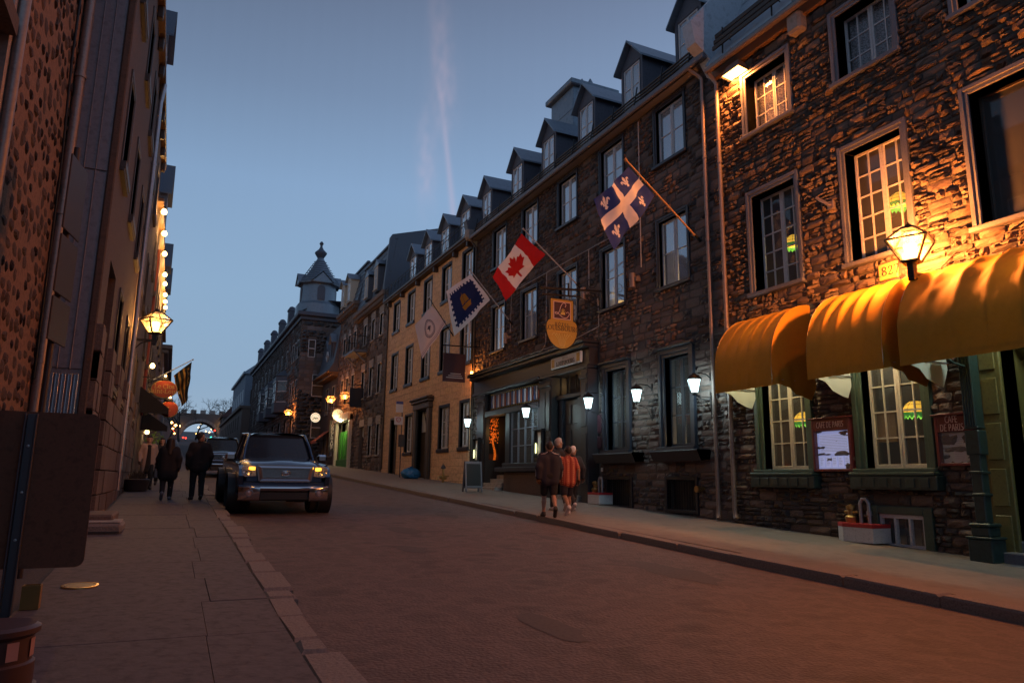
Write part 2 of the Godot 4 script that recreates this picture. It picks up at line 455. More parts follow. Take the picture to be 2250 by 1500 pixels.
# Clear dusk sky: paler and slightly warmer low down, deep blue overhead, with two thin contrails.
func sky_image() -> Image:
	var W = 2048
	var H = 1024
	var im = Image.create(W, H, false, Image.FORMAT_RGBAF)
	var stops = [[-90.0, Vector3(0.05, 0.05, 0.06)], [-2.0, Vector3(0.05, 0.05, 0.06)], [0.0, Vector3(0.36, 0.46, 0.57)], [7.0, Vector3(0.285, 0.42, 0.585)], [14.0, Vector3(0.272, 0.42, 0.61)], [22.0, Vector3(0.245, 0.38, 0.585)], [29.0, Vector3(0.18, 0.262, 0.41)], [36.0, Vector3(0.132, 0.18, 0.285)], [50.0, Vector3(0.115, 0.155, 0.25)], [90.0, Vector3(0.105, 0.142, 0.23)]]
	var rows = []
	for y in H:
		var el = 90.0 - (y + 0.5) * 180.0 / H
		var c = Vector3.ZERO
		for i in stops.size() - 1:
			if el >= stops[i][0] and el <= stops[i + 1][0]:
				var k: float = (el - stops[i][0]) / (stops[i + 1][0] - stops[i][0])
				c = (stops[i][1] as Vector3).lerp(stops[i + 1][1], k)
		rows.append(c)
		# a little brighter towards the east side of the street, as in the high sky of the picture
		for k in 256:
			var up: float = 0.5 * cos(deg_to_rad((k + 0.5) / 256.0 * 360.0 - 95.0)) * clampf((el - 14.0) / 18.0, 0.0, 1.0)
			im.fill_rect(Rect2i(k * 8, y, 8, 1), Color(c.x, c.y, c.z) * (0.97 + up))
	var nz = FastNoiseLite.new()
	nz.seed = 4
	nz.frequency = 0.11
	nz.fractal_octaves = 4
	# the contrail as azimuth, elevation, half width, strength
	var trail = [[17.2, 38.5, 0.3, 0.12], [17.64, 34.7, 0.3, 0.22], [18.02, 32.6, 0.32, 0.25], [18.44, 30.4, 0.22, 0.2], [18.94, 27.9, 0.16, 0.5], [19.24, 25.9, 0.18, 0.75], [19.5, 24.2, 0.2, 0.8], [19.85, 21.8, 0.24, 0.8], [20.3, 18.0, 0.24, 0.7], [21.0, 12.0, 0.3, 0.5]]
	var puffs = [[18.6, 31.3, 0.75, 4.2, 0.3], [17.35, 25.2, 0.6, 3.2, 0.26], [17.9, 23.3, 0.6, 2.2, 0.22], [19.3, 29.8, 0.9, 2.6, 0.2], [18.1, 34.5, 0.8, 3.0, 0.14]]
	for y in range(int((90.0 - 41.0) / 180.0 * H), int((90.0 - 10.0) / 180.0 * H)):
		var el = 90.0 - (y + 0.5) * 180.0 / H
		for x in range(int(12.0 / 360.0 * W), int(26.0 / 360.0 * W)):
			var az = (x + 0.5) / W * 360.0
			var a = 0.0
			for i in trail.size() - 1:
				if el <= trail[i][1] and el > trail[i + 1][1]:
					var k: float = (trail[i][1] - el) / (trail[i][1] - trail[i + 1][1])
					var d: float = absf(az - lerpf(trail[i][0], trail[i + 1][0], k)) / lerpf(trail[i][2], trail[i + 1][2], k)
					a += lerpf(trail[i][3], trail[i + 1][3], k) * exp(-d * d) * 0.55
			for q in puffs:
				var dx: float = (az - q[0]) / q[2]
				var dy: float = (el - q[1]) / q[3]
				a += q[4] * exp(-dx * dx - dy * dy) * clampf(0.7 + 0.8 * nz.get_noise_2d(az * 12.0, el * 5.0), 0.0, 1.3)
			if a > 0.003:
				var was = im.get_pixel(x, y)
				var c = Vector3(was.r, was.g, was.b)
				c = c.lerp(Vector3(0.52, 0.46, 0.6) * clampf(c.z / 0.5, 0.5, 1.0), minf(a, 0.8))
				im.set_pixel(x, y, Color(c.x, c.y, c.z))
	return im

func slab(b: MB, x0: float, x1: float, z0: float, z1: float, top: float, bev := 0.012, deep := 0.25, jit := 0.0) -> void:   # a block that follows the slope; z0 nearer the camera than z1
	var q = []
	for c in [[x0, z0], [x1, z0], [x1, z1], [x0, z1]]:
		q.append(Vector3(c[0] + rng.randf_range(-jit, jit), gy(c[1]) + top + rng.randf_range(-jit, jit) * 0.4, c[1] + rng.randf_range(-jit, jit)))
	var mid: Vector3 = (q[0] + q[1] + q[2] + q[3]) * 0.25
	var up = []
	for p in q:
		var d: Vector3 = mid - p
		d.y = 0
		up.append(p + d.normalized() * bev * 1.6)
	b.quad(up[0], up[1], up[2], up[3])
	for i in 4:
		var j = (i + 1) % 4
		var dn = Vector3(0, bev, 0)
		b.quad(q[i] - dn, q[j] - dn, up[j], up[i])
		b.quad(q[i] - Vector3(0, deep, 0), q[j] - Vector3(0, deep, 0), q[j] - dn, q[i] - dn)

func build_ground() -> void:
	rng.seed = 11
	var zs = [14.0, 0.0]
	for i in range(1, 15): zs.append(-5.0 * i)
	for z in [-90.0, -120.0, -160.0, -200.0, -260.0, -400.0, -900.0]: zs.append(z)
	var g = MB.new()
	var r = MB.new()
	var pr = MB.new()
	var pl = MB.new()
	for i in zs.size() - 1:
		var a: float = zs[i]
		var b: float = zs[i + 1]
		var A = gy(a)
		var B = gy(b)
		g.quad(Vector3(-300, A - 0.06, a), Vector3(300, A - 0.06, a), Vector3(300, B - 0.06, b), Vector3(-300, B - 0.06, b))
		if b >= -260:
			r.quad(Vector3(K_L - 0.05, A, a), Vector3(K_R + 0.05, A, a), Vector3(K_R + 0.05, B, b), Vector3(K_L - 0.05, B, b))
			pr.quad(Vector3(K_R + 0.29, A + PAVE, a), Vector3(F + 0.1, A + PAVE, a), Vector3(F + 0.1, B + PAVE, b), Vector3(K_R + 0.29, B + PAVE, b))
			pl.quad(Vector3(-2.6, A + PAVE - 0.03, a), Vector3(K_L - 0.2, A + PAVE - 0.03, a), Vector3(K_L - 0.2, B + PAVE - 0.03, b), Vector3(-2.6, B + PAVE - 0.03, b))
	structure("ground", g, mats.patch_asphalt)
	var road = structure("road", r, mats.asphalt)
	structure("pavement_right", pr, mats.pavement_right)
	var left = structure("pavement_left", pl, mats.mortar)
	# worn repair patches lie on the road
	for k in 9:
		var c = Vector2(rng.randf_range(2.2, 7.4), rng.randf_range(-4.5, -30.0))
		if k == 0: c = Vector2(3.4, -6.3)
		if k == 1: c = Vector2(6.6, -8.6)
		var m = MB.new()
		var pts = []
		var rad = rng.randf_range(0.25, 0.7)
		for i in 14:
			var a = TAU * i / 14.0
			var rr = rad * rng.randf_range(0.7, 1.15)
			pts.append(Vector3(c.x + cos(a) * rr * 0.6, 0, c.y - sin(a) * rr * 1.5))
		for p in pts.size(): pts[p].y = gy(pts[p].z) + 0.004
		var mid = Vector3(c.x, gy(c.y) + 0.006, c.y)
		for i in 14: m.tri(mid, pts[i], pts[(i + 1) % 14])
		add(road, "repair_patch", m, mats.patch_asphalt)
	# concrete slabs of the left pavement
	var z = 3.0
	var row = 0
	while z > -46.0:
		var len = rng.randf_range(1.25, 1.4)
		var sp = rng.randf_range(0.36, 0.54)
		for s in [[-1.08, sp - 0.002], [sp + 0.002, 0.99]]:
			var m = MB.new()
			slab(m, s[0], s[1], z - 0.003, z - len + 0.003, PAVE + rng.randf_range(-0.006, 0.004), 0.004, 0.12)
			add(left, "slab", m, mats.concrete)
		z -= len
		row += 1
	var far = MB.new()
	for i in zs.size() - 1:
		if zs[i] < -44 and zs[i + 1] >= -260:
			far.quad(Vector3(-1.6, gy(zs[i]) + PAVE, zs[i]), Vector3(0.985, gy(zs[i]) + PAVE, zs[i]), Vector3(0.985, gy(zs[i + 1]) + PAVE, zs[i + 1]), Vector3(-1.6, gy(zs[i + 1]) + PAVE, zs[i + 1]))
	structure("pavement_left_far", far, mats.concrete)
	# kerb stones
	var kl = Node3D.new()
	kl.name = "kerb_left"
	kl.set_meta("kind", "structure")
	add_child(kl)
	z = 2.5
	while z > -60.0:
		var len = rng.randf_range(0.35, 1.15) if z < -1 else 1.0
		var m = MB.new()
		var e = 0.05 * sin(z * 1.3) + rng.randf_range(-0.025, 0.025)
		slab(m, 1.0, K_L + e, z - 0.015, z - len + 0.015, PAVE + rng.randf_range(-0.02, 0.006), 0.035, 0.25, 0.014)
		add(kl, "kerbstone", m, mats.kerb)
		z -= len
	var kr = Node3D.new()
	kr.name = "kerb_right"
	kr.set_meta("kind", "structure")
	add_child(kr)
	z = 2.0
	while z > -62.0:
		var len = rng.randf_range(1.2, 2.6)
		var m = MB.new()
		slab(m, K_R + rng.randf_range(-0.03, 0.03), K_R + 0.28, z - 0.012, z - len + 0.012, PAVE + rng.randf_range(-0.012, 0.01), 0.025, 0.25, 0.012)
		add(kr, "kerbstone", m, mats.kerb)
		z -= len
	var fk = MB.new()
	for i in zs.size() - 1:
		if zs[i] <= -60 and zs[i + 1] >= -260:
			for x in [[1.0, K_L], [K_R, K_R + 0.28]]:
				slab(fk, x[0], x[1], zs[i], zs[i + 1], PAVE, 0.02)
	structure("kerb_far", fk, mats.kerb)

# ---------------------------------------------------------------- house fronts
# A front is a Node3D at its base: local x runs along the street, y up, z out over the pavement. Coordinates come in as the street's z, height and distance out.
class Front:
	var node: Node3D
	var z0: float
	var y0: float
	var s = 1.0          # 1 for the right side of the street, -1 for the left
	var holes = []       # openings [z0, z1, y0, y1]
	var wo = 0.0         # offset out, for windows that are not in the wall's plane
	func P(z: float, y: float, w: float) -> Vector3:
		return Vector3((z - z0) * s, y - y0, w + wo)
	func bx(b: MB, za: float, zb: float, ya: float, yb: float, wa: float, wb: float, ch := 0.0) -> void:
		if ch > 0: b.cbox(P(za, ya, wa), P(zb, yb, wb), ch)
		else: b.box(P(za, ya, wa), P(zb, yb, wb))

func front(called: String, right: bool, x: float, zc: float, label: String, group := "") -> Front:
	var f = Front.new()
	f.z0 = zc
	f.y0 = gy(zc)
	f.s = 1.0 if right else -1.0
	var turn = Basis(Vector3(0, 0, 1), Vector3(0, 1, 0), Vector3(-1, 0, 0)) if right else Basis(Vector3(0, 0, -1), Vector3(0, 1, 0), Vector3(1, 0, 0))
	f.node = thing(called, Vector3(x, f.y0, zc), label, "building", group, turn)
	return f

func part(parent: Node, called: String) -> Node3D:
	var o = Node3D.new()
	o.name = called
	parent.add_child(o, true)
	return o

# the wall behind the stones, with reveals round its openings
func sheet(f: Front, za: float, zb: float, ya: float, yb: float, w: float, deep: float, m: MB) -> void:
	var xs = [za, zb]
	var ys = [ya, yb]
	for h in f.holes:
		for k in [h[0], h[1]]:
			if k > za and k < zb: xs.append(k)
		for k in [h[2], h[3]]:
			if k > ya and k < yb: ys.append(k)
	xs.sort(); ys.sort()
	for i in xs.size() - 1:
		for j in ys.size() - 1:
			if xs[i + 1] - xs[i] < 1e-4 or ys[j + 1] - ys[j] < 1e-4: continue
			var cx: float = (xs[i] + xs[i + 1]) * 0.5
			var cy: float = (ys[j] + ys[j + 1]) * 0.5
			var inside = false
			for h in f.holes:
				if cx > h[0] and cx < h[1] and cy > h[2] and cy < h[3]: inside = true
			if not inside:
				m.quad(f.P(xs[i], ys[j], w), f.P(xs[i + 1], ys[j], w), f.P(xs[i + 1], ys[j + 1], w), f.P(xs[i], ys[j + 1], w))
	for h in f.holes:
		if h[1] <= za or h[0] >= zb or h[3] <= ya or h[2] >= yb: continue
		var a = f.P(h[0], h[2], w)
		var b = f.P(h[1], h[2], w)
		var c = f.P(h[1], h[3], w)
		var d = f.P(h[0], h[3], w)
		var q = Vector3(0, 0, -deep)
		m.quad(a, a + q, b + q, b); m.quad(b, b + q, c + q, c); m.quad(c, c + q, d + q, d); m.quad(d, d + q, a + q, a)

# a hollow house: sides, back, storey floors and a roof sheet, so that light enters by the windows only
func shell(f: Front, za: float, zb: float, top: float, floors: Array, m: Material, depth := 7.0) -> void:
	var b = MB.new()
	var lo = f.y0 - 1.5
	f.bx(b, za + 0.02, za + 0.2, lo, top, -depth, -0.36)
	f.bx(b, zb - 0.2, zb - 0.02, lo, top, -depth, -0.36)
	f.bx(b, za + 0.02, zb - 0.02, lo, top, -depth - 0.2, -depth - 0.01)
	for y in floors:
		f.bx(b, za + 0.2, zb - 0.2, y, y + 0.25, -depth, -0.37)
	f.bx(b, za + 0.02, zb - 0.02, top + 0.01, top + 0.15, -depth, -0.37)
	add(f.node, "shell", b, m)

func make_stones(k: int, nx: int, ny: int, sd: int, rough: float) -> Array:
	var out = []
	rng.seed = sd
	for i in k:
		var b = MB.new()
		b.colored = true
		var tone = rng.randf_range(0.55, 1.25)
		var warm = rng.randf_range(-0.12, 0.12)
		b.col = Color(tone * (1 + warm), tone, tone * (1 - warm))
		var pts = []
		for y in ny + 1:
			var row = []
			for x in nx + 1:
				var edge = x == 0 or y == 0 or x == nx or y == ny
				var corner = (x == 0 or x == nx) and (y == 0 or y == ny)
				var px = -0.5 + float(x) / nx
				var py = -0.5 + float(y) / ny
				var pz = rng.randf_range(1.0 - rough, 1.0 + rough * 0.4)
				if edge:
					pz = rng.randf_range(0.15, 0.6)
					px *= rng.randf_range(0.93, 1.0)
					py *= rng.randf_range(0.88, 1.0)
					if corner:
						px *= 0.94
						py *= 0.9
				else:
					px += rng.randf_range(-0.3, 0.3) / nx
					py += rng.randf_range(-0.3, 0.3) / ny
				row.append(Vector3(px, py, pz))
			pts.append(row)
		for y in ny:
			for x in nx:
				b.tri(pts[y][x], pts[y][x + 1], pts[y + 1][x + 1])
				b.tri(pts[y][x], pts[y + 1][x + 1], pts[y + 1][x])
		var ring = []
		for x in nx: ring.append(pts[0][x])
		for y in ny: ring.append(pts[y][nx])
		for x in nx: ring.append(pts[ny][nx - x])
		for y in ny: ring.append(pts[ny - y][0])
		for q in ring.size():
			var a: Vector3 = ring[q]
			var c: Vector3 = ring[(q + 1) % ring.size()]
			b.quad(Vector3(a.x, a.y, -0.4), Vector3(c.x, c.y, -0.4), c, a)
		out.append(b.mesh())
	return out

func cut(rects: Array, holes: Array, small := 0.045) -> Array:
	var list = rects
	for h in holes:
		var next = []
		for r in list:
			if r[1] <= h[0] or r[0] >= h[1] or r[3] <= h[2] or r[2] >= h[3]:
				next.append(r)
				continue
			if r[0] < h[0] - small: next.append([r[0], h[0], r[2], r[3]])
			if r[1] > h[1] + small: next.append([h[1], r[1], r[2], r[3]])
			var a: float = maxf(r[0], h[0])
			var b: float = minf(r[1], h[1])
			if b - a > small:
				if r[2] < h[2] - small: next.append([a, b, r[2], h[2]])
				if r[3] > h[3] + small: next.append([a, b, h[3], r[3]])
		list = next
	return list

func courses(za: float, zb: float, ya: float, yb: float, hmin: float, hmax: float, wmin: float, wmax: float, split: float) -> Array:
	var out = []
	var y = ya
	while y < yb:
		var h = minf(rng.randf_range(hmin, hmax), yb - y)
		var z = za + rng.randf_range(-wmax, 0)
		while z < zb:
			var w = rng.randf_range(wmin, wmax)
			var a = maxf(z, za)
			var b = minf(z + w, zb)
			if b - a > 0.05:
				if h > hmin * 1.35 and rng.randf() < split:
					var k = rng.randf_range(0.38, 0.62)
					out.append([a, b, y, y + h * k])
					out.append([a, b, y + h * k, y + h])
				else:
					out.append([a, b, y, y + h])
			z += w
		y += h
	return out

# Stones set on a wall: the ones that show largest are pieces of their own, the rest one mass.
func lay(f: Front, wall: Node3D, rects: Array, meshes: Array, m: Material, depth: float, joint: float, singly: int, called := "stone", spread := 0.35) -> void:
	var eye = Vector3(0, 1.6, 0)
	var inv = f.node.transform
	var order = []
	for r in rects:
		var c: Vector3 = inv * f.P((r[0] + r[1]) * 0.5, (r[2] + r[3]) * 0.5, 0)
		var shown = (r[1] - r[0]) * (r[3] - r[2]) / maxf(c.distance_squared_to(eye), 1.0)
		var ang = atan2(c.x, -c.z)
		if ang > 1.06 or c.z > -3: shown = 0.0
		if (c.y - 1.6) / Vector2(c.x, c.z).length() > 0.78: shown = 0.0
		order.append([shown, r])
	order.sort_custom(func(a, b): return a[0] > b[0])
	var st = SurfaceTool.new()
	st.begin(Mesh.PRIMITIVE_TRIANGLES)
	var rest = 0
	for i in order.size():
		var r: Array = order[i][1]
		var sz = Vector3(r[1] - r[0] - joint, r[3] - r[2] - joint, depth * rng.randf_range(1.0 - spread, 1.0 + spread))
		var mesh_: ArrayMesh = meshes[rng.randi() % meshes.size()]
		var tr = Transform3D(Basis.from_scale(sz) , f.P((r[0] + r[1]) * 0.5, (r[2] + r[3]) * 0.5, 0))
		if rng.randf() < 0.5: tr.basis = Basis.from_scale(Vector3(-1, -1, 1)) * tr.basis
		if i < singly:
			var o = add(wall, called, mesh_, m)
			o.transform = tr
		else:
			st.append_from(mesh_, 0, tr)
			rest += 1
	if rest:
		var o = add(wall, called + "_mass", st.commit(), m)
		o.set_meta("kind", "stuff")

# A window: opening z a..b, y c..d measured over the casing. o: casing width, materials, lights per leaf, recess ...
func window(f: Front, a: float, b: float, c: float, d: float, o: Dictionary, parent: Node = null) -> Node3D:
	var win: Node3D = parent if parent else part(f.node, "window")
	var cw: float = o.get("casing", 0.13)
	var sill: float = o.get("sill", 0.1)
	var rec: float = o.get("recess", 0.16)
	var out: float = o.get("out", 0.06)
	var cas: Material = o.get("casing_mat", mats.grey_paint)
	var sash: Material = o.get("sash_mat", mats.white_paint)
	var ia = a + cw
	var ib = b - cw
	var ic = c + sill
	var id = d - cw
	if o.get("hole", true): f.holes.append([ia, ib, ic, id])
	var k = MB.new()
	# stepped casing: outer band, then an inner band that turns into the reveal
	f.bx(k, a, a + cw * 0.55, c + sill, d, -0.02, out, 0.008)
	f.bx(k, b - cw * 0.55, b, c + sill, d, -0.02, out, 0.008)
	f.bx(k, a + cw * 0.55, b - cw * 0.55, d - cw * 0.55, d, -0.02, out, 0.008)
	f.bx(k, a + cw * 0.55, ia, ic, d - cw * 0.55, -rec, out * 0.55, 0.006)
	f.bx(k, ib, b - cw * 0.55, ic, d - cw * 0.55, -rec, out * 0.55, 0.006)
	f.bx(k, ia, ib, id, d - cw * 0.55, -rec, out * 0.55, 0.006)
	add(win, "casing", k, cas)
	var s = MB.new()
	f.bx(s, a - 0.03, b + 0.03, c, ic, -rec, out + 0.07, 0.012)
	if o.get("sill_deep", 0.0) > 0: f.bx(s, a - 0.06, b + 0.06, c - 0.06, c - 0.002, -0.02, out + o.sill_deep, 0.012)
	add(win, "sill", s, o.get("sill_mat", cas))
	var leaves: int = o.get("leaves", 2)
	var cols: int = o.get("cols", 2)
	var rows: int = o.get("rows", 4)
	var bar: float = o.get("bar", 0.03)
	var st: float = o.get("stile", 0.055)
	var w0 = -rec - 0.02
	var w1 = -rec + 0.03
	if rec < 0.05:
		w0 = -0.05
		w1 = 0.0
	var lw = (ib - ia) / leaves
	for l in leaves:
		var la = ia + lw * l + 0.003
		var lb = ia + lw * (l + 1) - 0.003
		var sm = MB.new()
		f.bx(sm, la, la + st, ic + 0.002, id - 0.002, w0, w1, 0.006)
		f.bx(sm, lb - st, lb, ic + 0.002, id - 0.002, w0, w1, 0.006)
		f.bx(sm, la + st, lb - st, ic + 0.002, ic + st * 1.5, w0, w1, 0.006)
		f.bx(sm, la + st, lb - st, id - st, id - 0.002, w0, w1, 0.006)
		var pw = (lb - la - 2 * st) / cols
		var y0 = ic + st * 1.5
		var ph = (id - st - y0) / rows
		for i in range(1, cols):
			f.bx(sm, la + st + pw * i - bar * 0.5, la + st + pw * i + bar * 0.5, y0, id - st, w0 + 0.012, w1 - 0.008)
		for j in range(1, rows):
			for i in cols:
				f.bx(sm, la + st + pw * i + (bar * 0.5 if i > 0 else 0.0), la + st + pw * (i + 1) - (bar * 0.5 if i < cols - 1 else 0.0), y0 + ph * j - bar * 0.5, y0 + ph * j + bar * 0.5, w0 + 0.012, w1 - 0.008)
		add(win, "sash", sm, sash)
		for i in cols:
			for j in rows:
				var g = add(win, "pane", unit_pane, o.get("glass", mats.glass_coated))
				var tilt = Basis.from_euler(Vector3(rng.randf_range(-0.006, 0.006), rng.randf_range(-0.006, 0.006), 0))
				g.transform = Transform3D(tilt * Basis.from_scale(Vector3(pw, ph, 1)), f.P(la + st + pw * (i + 0.5), y0 + ph * (j + 0.5), (w0 + w1) * 0.5))
	if o.has("curtain"):
		var cu = MB.new()
		var mode: String = o.get("curtain_mode", "full")
		var spans = [[ia, ib]] if mode == "full" else [[ia, ia + (ib - ia) * 0.24], [ib - (ib - ia) * 0.24, ib]]
		for sp in spans:
			var g = []
			for r in 5:
				var row = []
				for q in 33:
					var u = q / 32.0
					row.append(f.P(lerpf(sp[0], sp[1], u), lerpf(id, ic, r / 4.0), -rec - 0.16 + 0.03 * sin(u * (sp[1] - sp[0]) * 42.0 + r * 0.4) + 0.012 * sin(u * 91.0)))
				g.append(row)
			cu.grid(g)
		add(win, "curtain", cu, o.curtain)
	return win

func gutter_pipe(parent: Node, pts: Array, r: float, m: Material, called := "downpipe") -> void:
	var b = MB.new()
	b.tube(pts, r, 10)
	for i in range(1, pts.size()):
		var n = int((pts[i] - pts[i - 1]).length() / 2.4)
		for k in range(1, n + 1):
			var q: Vector3 = pts[i - 1].lerp(pts[i], float(k) / (n + 1))
			var d: Vector3 = (pts[i] - pts[i - 1]).normalized() * 0.03
			b.tube([q - d, q + d], r * 1.25, 10)
	add(parent, called, b, m)

# A gabled dormer on a roof: eaves ze-apex-ze, front at w, its cheeks run back to the roof
func dormer(f: Front, zc: float, half: float, y_foot: float, y_eave: float, y_apex: float, w: float, back: float, wall: Material, roof: Material, sash: Material, curtain = null) -> void:
	var dn = part(f.node, "dormer")
	var b = MB.new()
	var a = zc - half
	var e = zc + half
	f.bx(b, a, a + 0.14, y_foot, y_eave, w - 0.1, w)
	f.bx(b, e - 0.14, e, y_foot, y_eave, w - 0.1, w)
	f.bx(b, a + 0.14, e - 0.14, y_eave - 0.12, y_eave, w - 0.1, w)
	f.bx(b, a + 0.14, e - 0.14, y_foot, y_foot + 0.1, w - 0.1, w + 0.04)
	f.bx(b, a, a + 0.08, y_foot, y_eave, w - back, w - 0.1)
	f.bx(b, e - 0.08, e, y_foot, y_eave, w - back, w - 0.1)
	b.tri(f.P(a, y_eave, w), f.P(e, y_eave, w), f.P(zc, y_apex - 0.06, w))
	add(dn, "cheeks", b, wall)
	var r = MB.new()
	var ov = 0.17
	var dy = (y_apex - y_eave) / half * ov
	for s in [-1.0, 1.0]:
		var p0 = f.P(zc + s * (half + ov), y_eave - dy, w + 0.2)
		var p1 = f.P(zc, y_apex, w + 0.2)
		var dp = Vector3(0, 0, -back - 0.4)
		var th = Vector3(0, 0.07, 0)
		r.quad(p0 + th, p1 + th, p1 + th + dp, p0 + th + dp)
		r.quad(p0, p1, p1 + dp, p0 + dp)
		r.quad(p0, p1, p1 + th, p0 + th)
		r.quad(p0, p0 + th, p0 + th + dp, p0 + dp)
	add(dn, "dormer_roof", r, roof)
	f.wo = w
	window(f, a + 0.12, e - 0.12, y_foot + 0.08, y_eave - 0.1, {"hole": false, "casing": 0.035, "sill": 0.03, "out": 0.02, "recess": 0.04, "cols": 1, "rows": 2, "stile": 0.05, "casing_mat": wall, "sash_mat": sash}, dn)
	f.wo = 0.0
	if curtain:
		var c = MB.new()
		f.bx(c, a + 0.15, e - 0.15, y_foot + 0.1, y_eave - 0.12, w - 0.3, w - 0.28)
		add(dn, "curtain", c, curtain)
	var bk = MB.new()
	f.bx(bk, a + 0.09, e - 0.09, y_foot, y_apex - 0.3, w - back + 0.1, w - back + 0.2)
	add(dn, "dormer_back", bk, mats.room)

func build_cafe() -> void:
	rng.seed = 101
	var f = front("stone_cafe_building", true, F, -5.5, "brown rubble stone cafe building with yellow awnings, nearest on the right")
	var za = -13.62
	var zb = 22.0  # near end out of view, carried past the camera to shade the foreground
	var up = {"casing": 0.15, "recess": 0.3, "out": 0.07, "sill": 0.09, "cols": 2, "rows": 5, "sash_mat": mats.white_paint, "casing_mat": mats.grey_paint, "glass": mats.glass}
	var top = up.duplicate()
	top.rows = 3
	top.curtain = mats.lace
	var wins = []
	for z in [[-12.73, -11.12], [-10.0, -8.4], [-7.38, -5.78], [-4.7, -3.1]]:
		window(f, z[0], z[1], 9.98, 11.77, top)
		wins.append([z[0], z[1], 9.98, 11.77])
	for z in [[-12.74, -11.1], [-10.02, -8.43]]:
		window(f, z[0], z[1], 5.95, 8.6, up)
		wins.append([z[0], z[1], 5.95, 8.6])
	var big = up.duplicate()
	big.merge({"leaves": 1, "cols": 1, "rows": 1, "sash_mat": mats.brown_paint}, true)
	window(f, -7.38, -5.4, 5.9, 8.6, big)
	wins.append([-7.38, -5.4, 5.9, 8.6])
	var low = {"casing": 0.2, "recess": 0.22, "out": 0.09, "sill": 0.07, "cols": 2, "rows": 5, "bar": 0.028, "sash_mat": mats.cream_paint, "casing_mat": mats.green_paint, "sill_deep": 0.16, "glass": mats.glass}
	for z in [[-12.78, -11.12], [-10.1, -8.45]]:
		var w = window(f, z[0], z[1], 1.84, 4.75, low)
		wins.append([z[0], z[1], 1.84, 4.75])
		# planting box under the sill
		var b = MB.new()
		f.bx(b, z[0] - 0.05, z[1] + 0.1, 1.52, 1.77, 0.0, 0.24, 0.012)
		for k in 6:
			var q: float = lerpf(z[0], z[1], (k + 0.5) / 6.0)
			f.bx(b, q - 0.09, q + 0.09, 1.56, 1.73, 0.24, 0.256, 0.006)
		add(w, "flower_box", b, mats.teal_paint)
		wins.append([z[0] - 0.05, z[1] + 0.1, 1.52, 1.84])
	# barred basement window
	var bw = part(f.node, "basement_window")
	f.holes.append([-9.72, -8.8, 0.48, 1.08])
	wins.append([-9.9, -8.62, 0.3, 1.22])
	var b = MB.new()
	f.bx(b, -9.9, -9.72, 0.34, 1.22, -0.1, 0.07, 0.01)
	f.bx(b, -8.8, -8.62, 0.34, 1.22, -0.1, 0.07, 0.01)
	f.bx(b, -9.72, -8.8, 1.08, 1.22, -0.1, 0.07, 0.01)
	f.bx(b, -9.72, -8.8, 0.34, 0.48, -0.1, 0.07, 0.01)
	add(bw, "casing", b, mats.green_paint)
	b = MB.new()
	for q in [-9.72, -9.425, -9.13, -8.85]: f.bx(b, q, q + 0.05, 0.54, 1.0, -0.06, 0.02, 0.005)
	f.bx(b, -9.72, -8.8, 1.0, 1.08, -0.06, 0.02, 0.005)
	f.bx(b, -9.72, -8.8, 0.48, 0.54, -0.06, 0.02, 0.005)
	add(bw, "sash", b, mats.white_paint)
	for q in [-9.67, -9.375, -9.08]:
		var g = add(bw, "pane", unit_pane, mats.glass)
		g.transform = Transform3D(Basis.from_scale(Vector3(0.235, 0.46, 1)), f.P(q + 0.12, 0.77, -0.02))
		var s = MB.new()
		s.tube([f.P(q + 0.12, 0.54, -0.09), f.P(q + 0.12, 1.0, -0.09)], 0.012, 6)
		add(bw, "bar", s, mats.brown_paint)
	# entrance at the near end: deep olive door case, door leaf, iron column
	f.holes.append([-7.2, -5.2, 0.2, 4.3])
	wins.append([-7.62, -5.0, 0.2, 4.75])
	var en = part(f.node, "entrance")
	b = MB.new()
	f.bx(b, -7.6, -7.2, 0.2, 4.3, -0.35, 0.06, 0.015)
	f.bx(b, -5.2, -4.95, 0.2, 4.3, -0.35, 0.06, 0.015)
	f.bx(b, -7.6, -4.95, 4.3, 4.7, -0.35, 0.1, 0.015)
	for k in 5: f.bx(b, -7.53, -7.27, 0.55 + k * 0.74, 1.15 + k * 0.74, 0.06, 0.085, 0.02)
	add(en, "door_case", b, mats.olive_paint)
	b = MB.new()
	f.bx(b, -7.2, -6.2, 0.75, 3.2, -0.9, -0.84, 0.01)
	f.bx(b, -6.19, -5.2, 0.75, 3.2, -0.9, -0.84, 0.01)
	for q in [-7.05, -6.04]:
		for y in [0.9, 1.75, 2.5]: f.bx(b, q, q + 0.7, y, y + 0.6, -0.84, -0.82, 0.015)
	add(en, "door", b, mats.olive_paint)
	b = MB.new()
	f.bx(b, -7.2, -5.2, 3.2, 4.3, -0.9, -0.86)
	f.bx(b, -7.22, -7.2, 0.2, 4.3, -0.9, -0.3)
	f.bx(b, -5.2, -5.18, 0.2, 4.3, -0.9, -0.3)
	f.bx(b, -7.2, -5.2, 4.28, 4.3, -0.9, -0.3)
	add(en, "lining", b, mats.olive_paint)
	for k in 3:
		b = MB.new()
		f.bx(b, -7.35 + k * 0.02, -4.9, 0.22, 0.42 + k * 0.17, -0.84, 0.62 - k * 0.3, 0.015)
		add(en, "step", b, mats.grey_paint)
	b = MB.new()
	var o0 = f.P(-7.5, 0.0, 0.4)
	b.t = Transform3D(Basis(), o0)
	b.cbox(Vector3(-0.22, 0.3, -0.2), Vector3(0.22, 0.4, 0.22), 0.02)
	b.cbox(Vector3(-0.19, 0.4, -0.18), Vector3(0.19, 0.78, 0.19), 0.015)
	b.cbox(Vector3(-0.21, 0.78, -0.2), Vector3(0.21, 0.82, 0.21), 0.012)
	b.cbox(Vector3(-0.15, 0.82, -0.15), Vector3(0.15, 0.97, 0.15), 0.02)
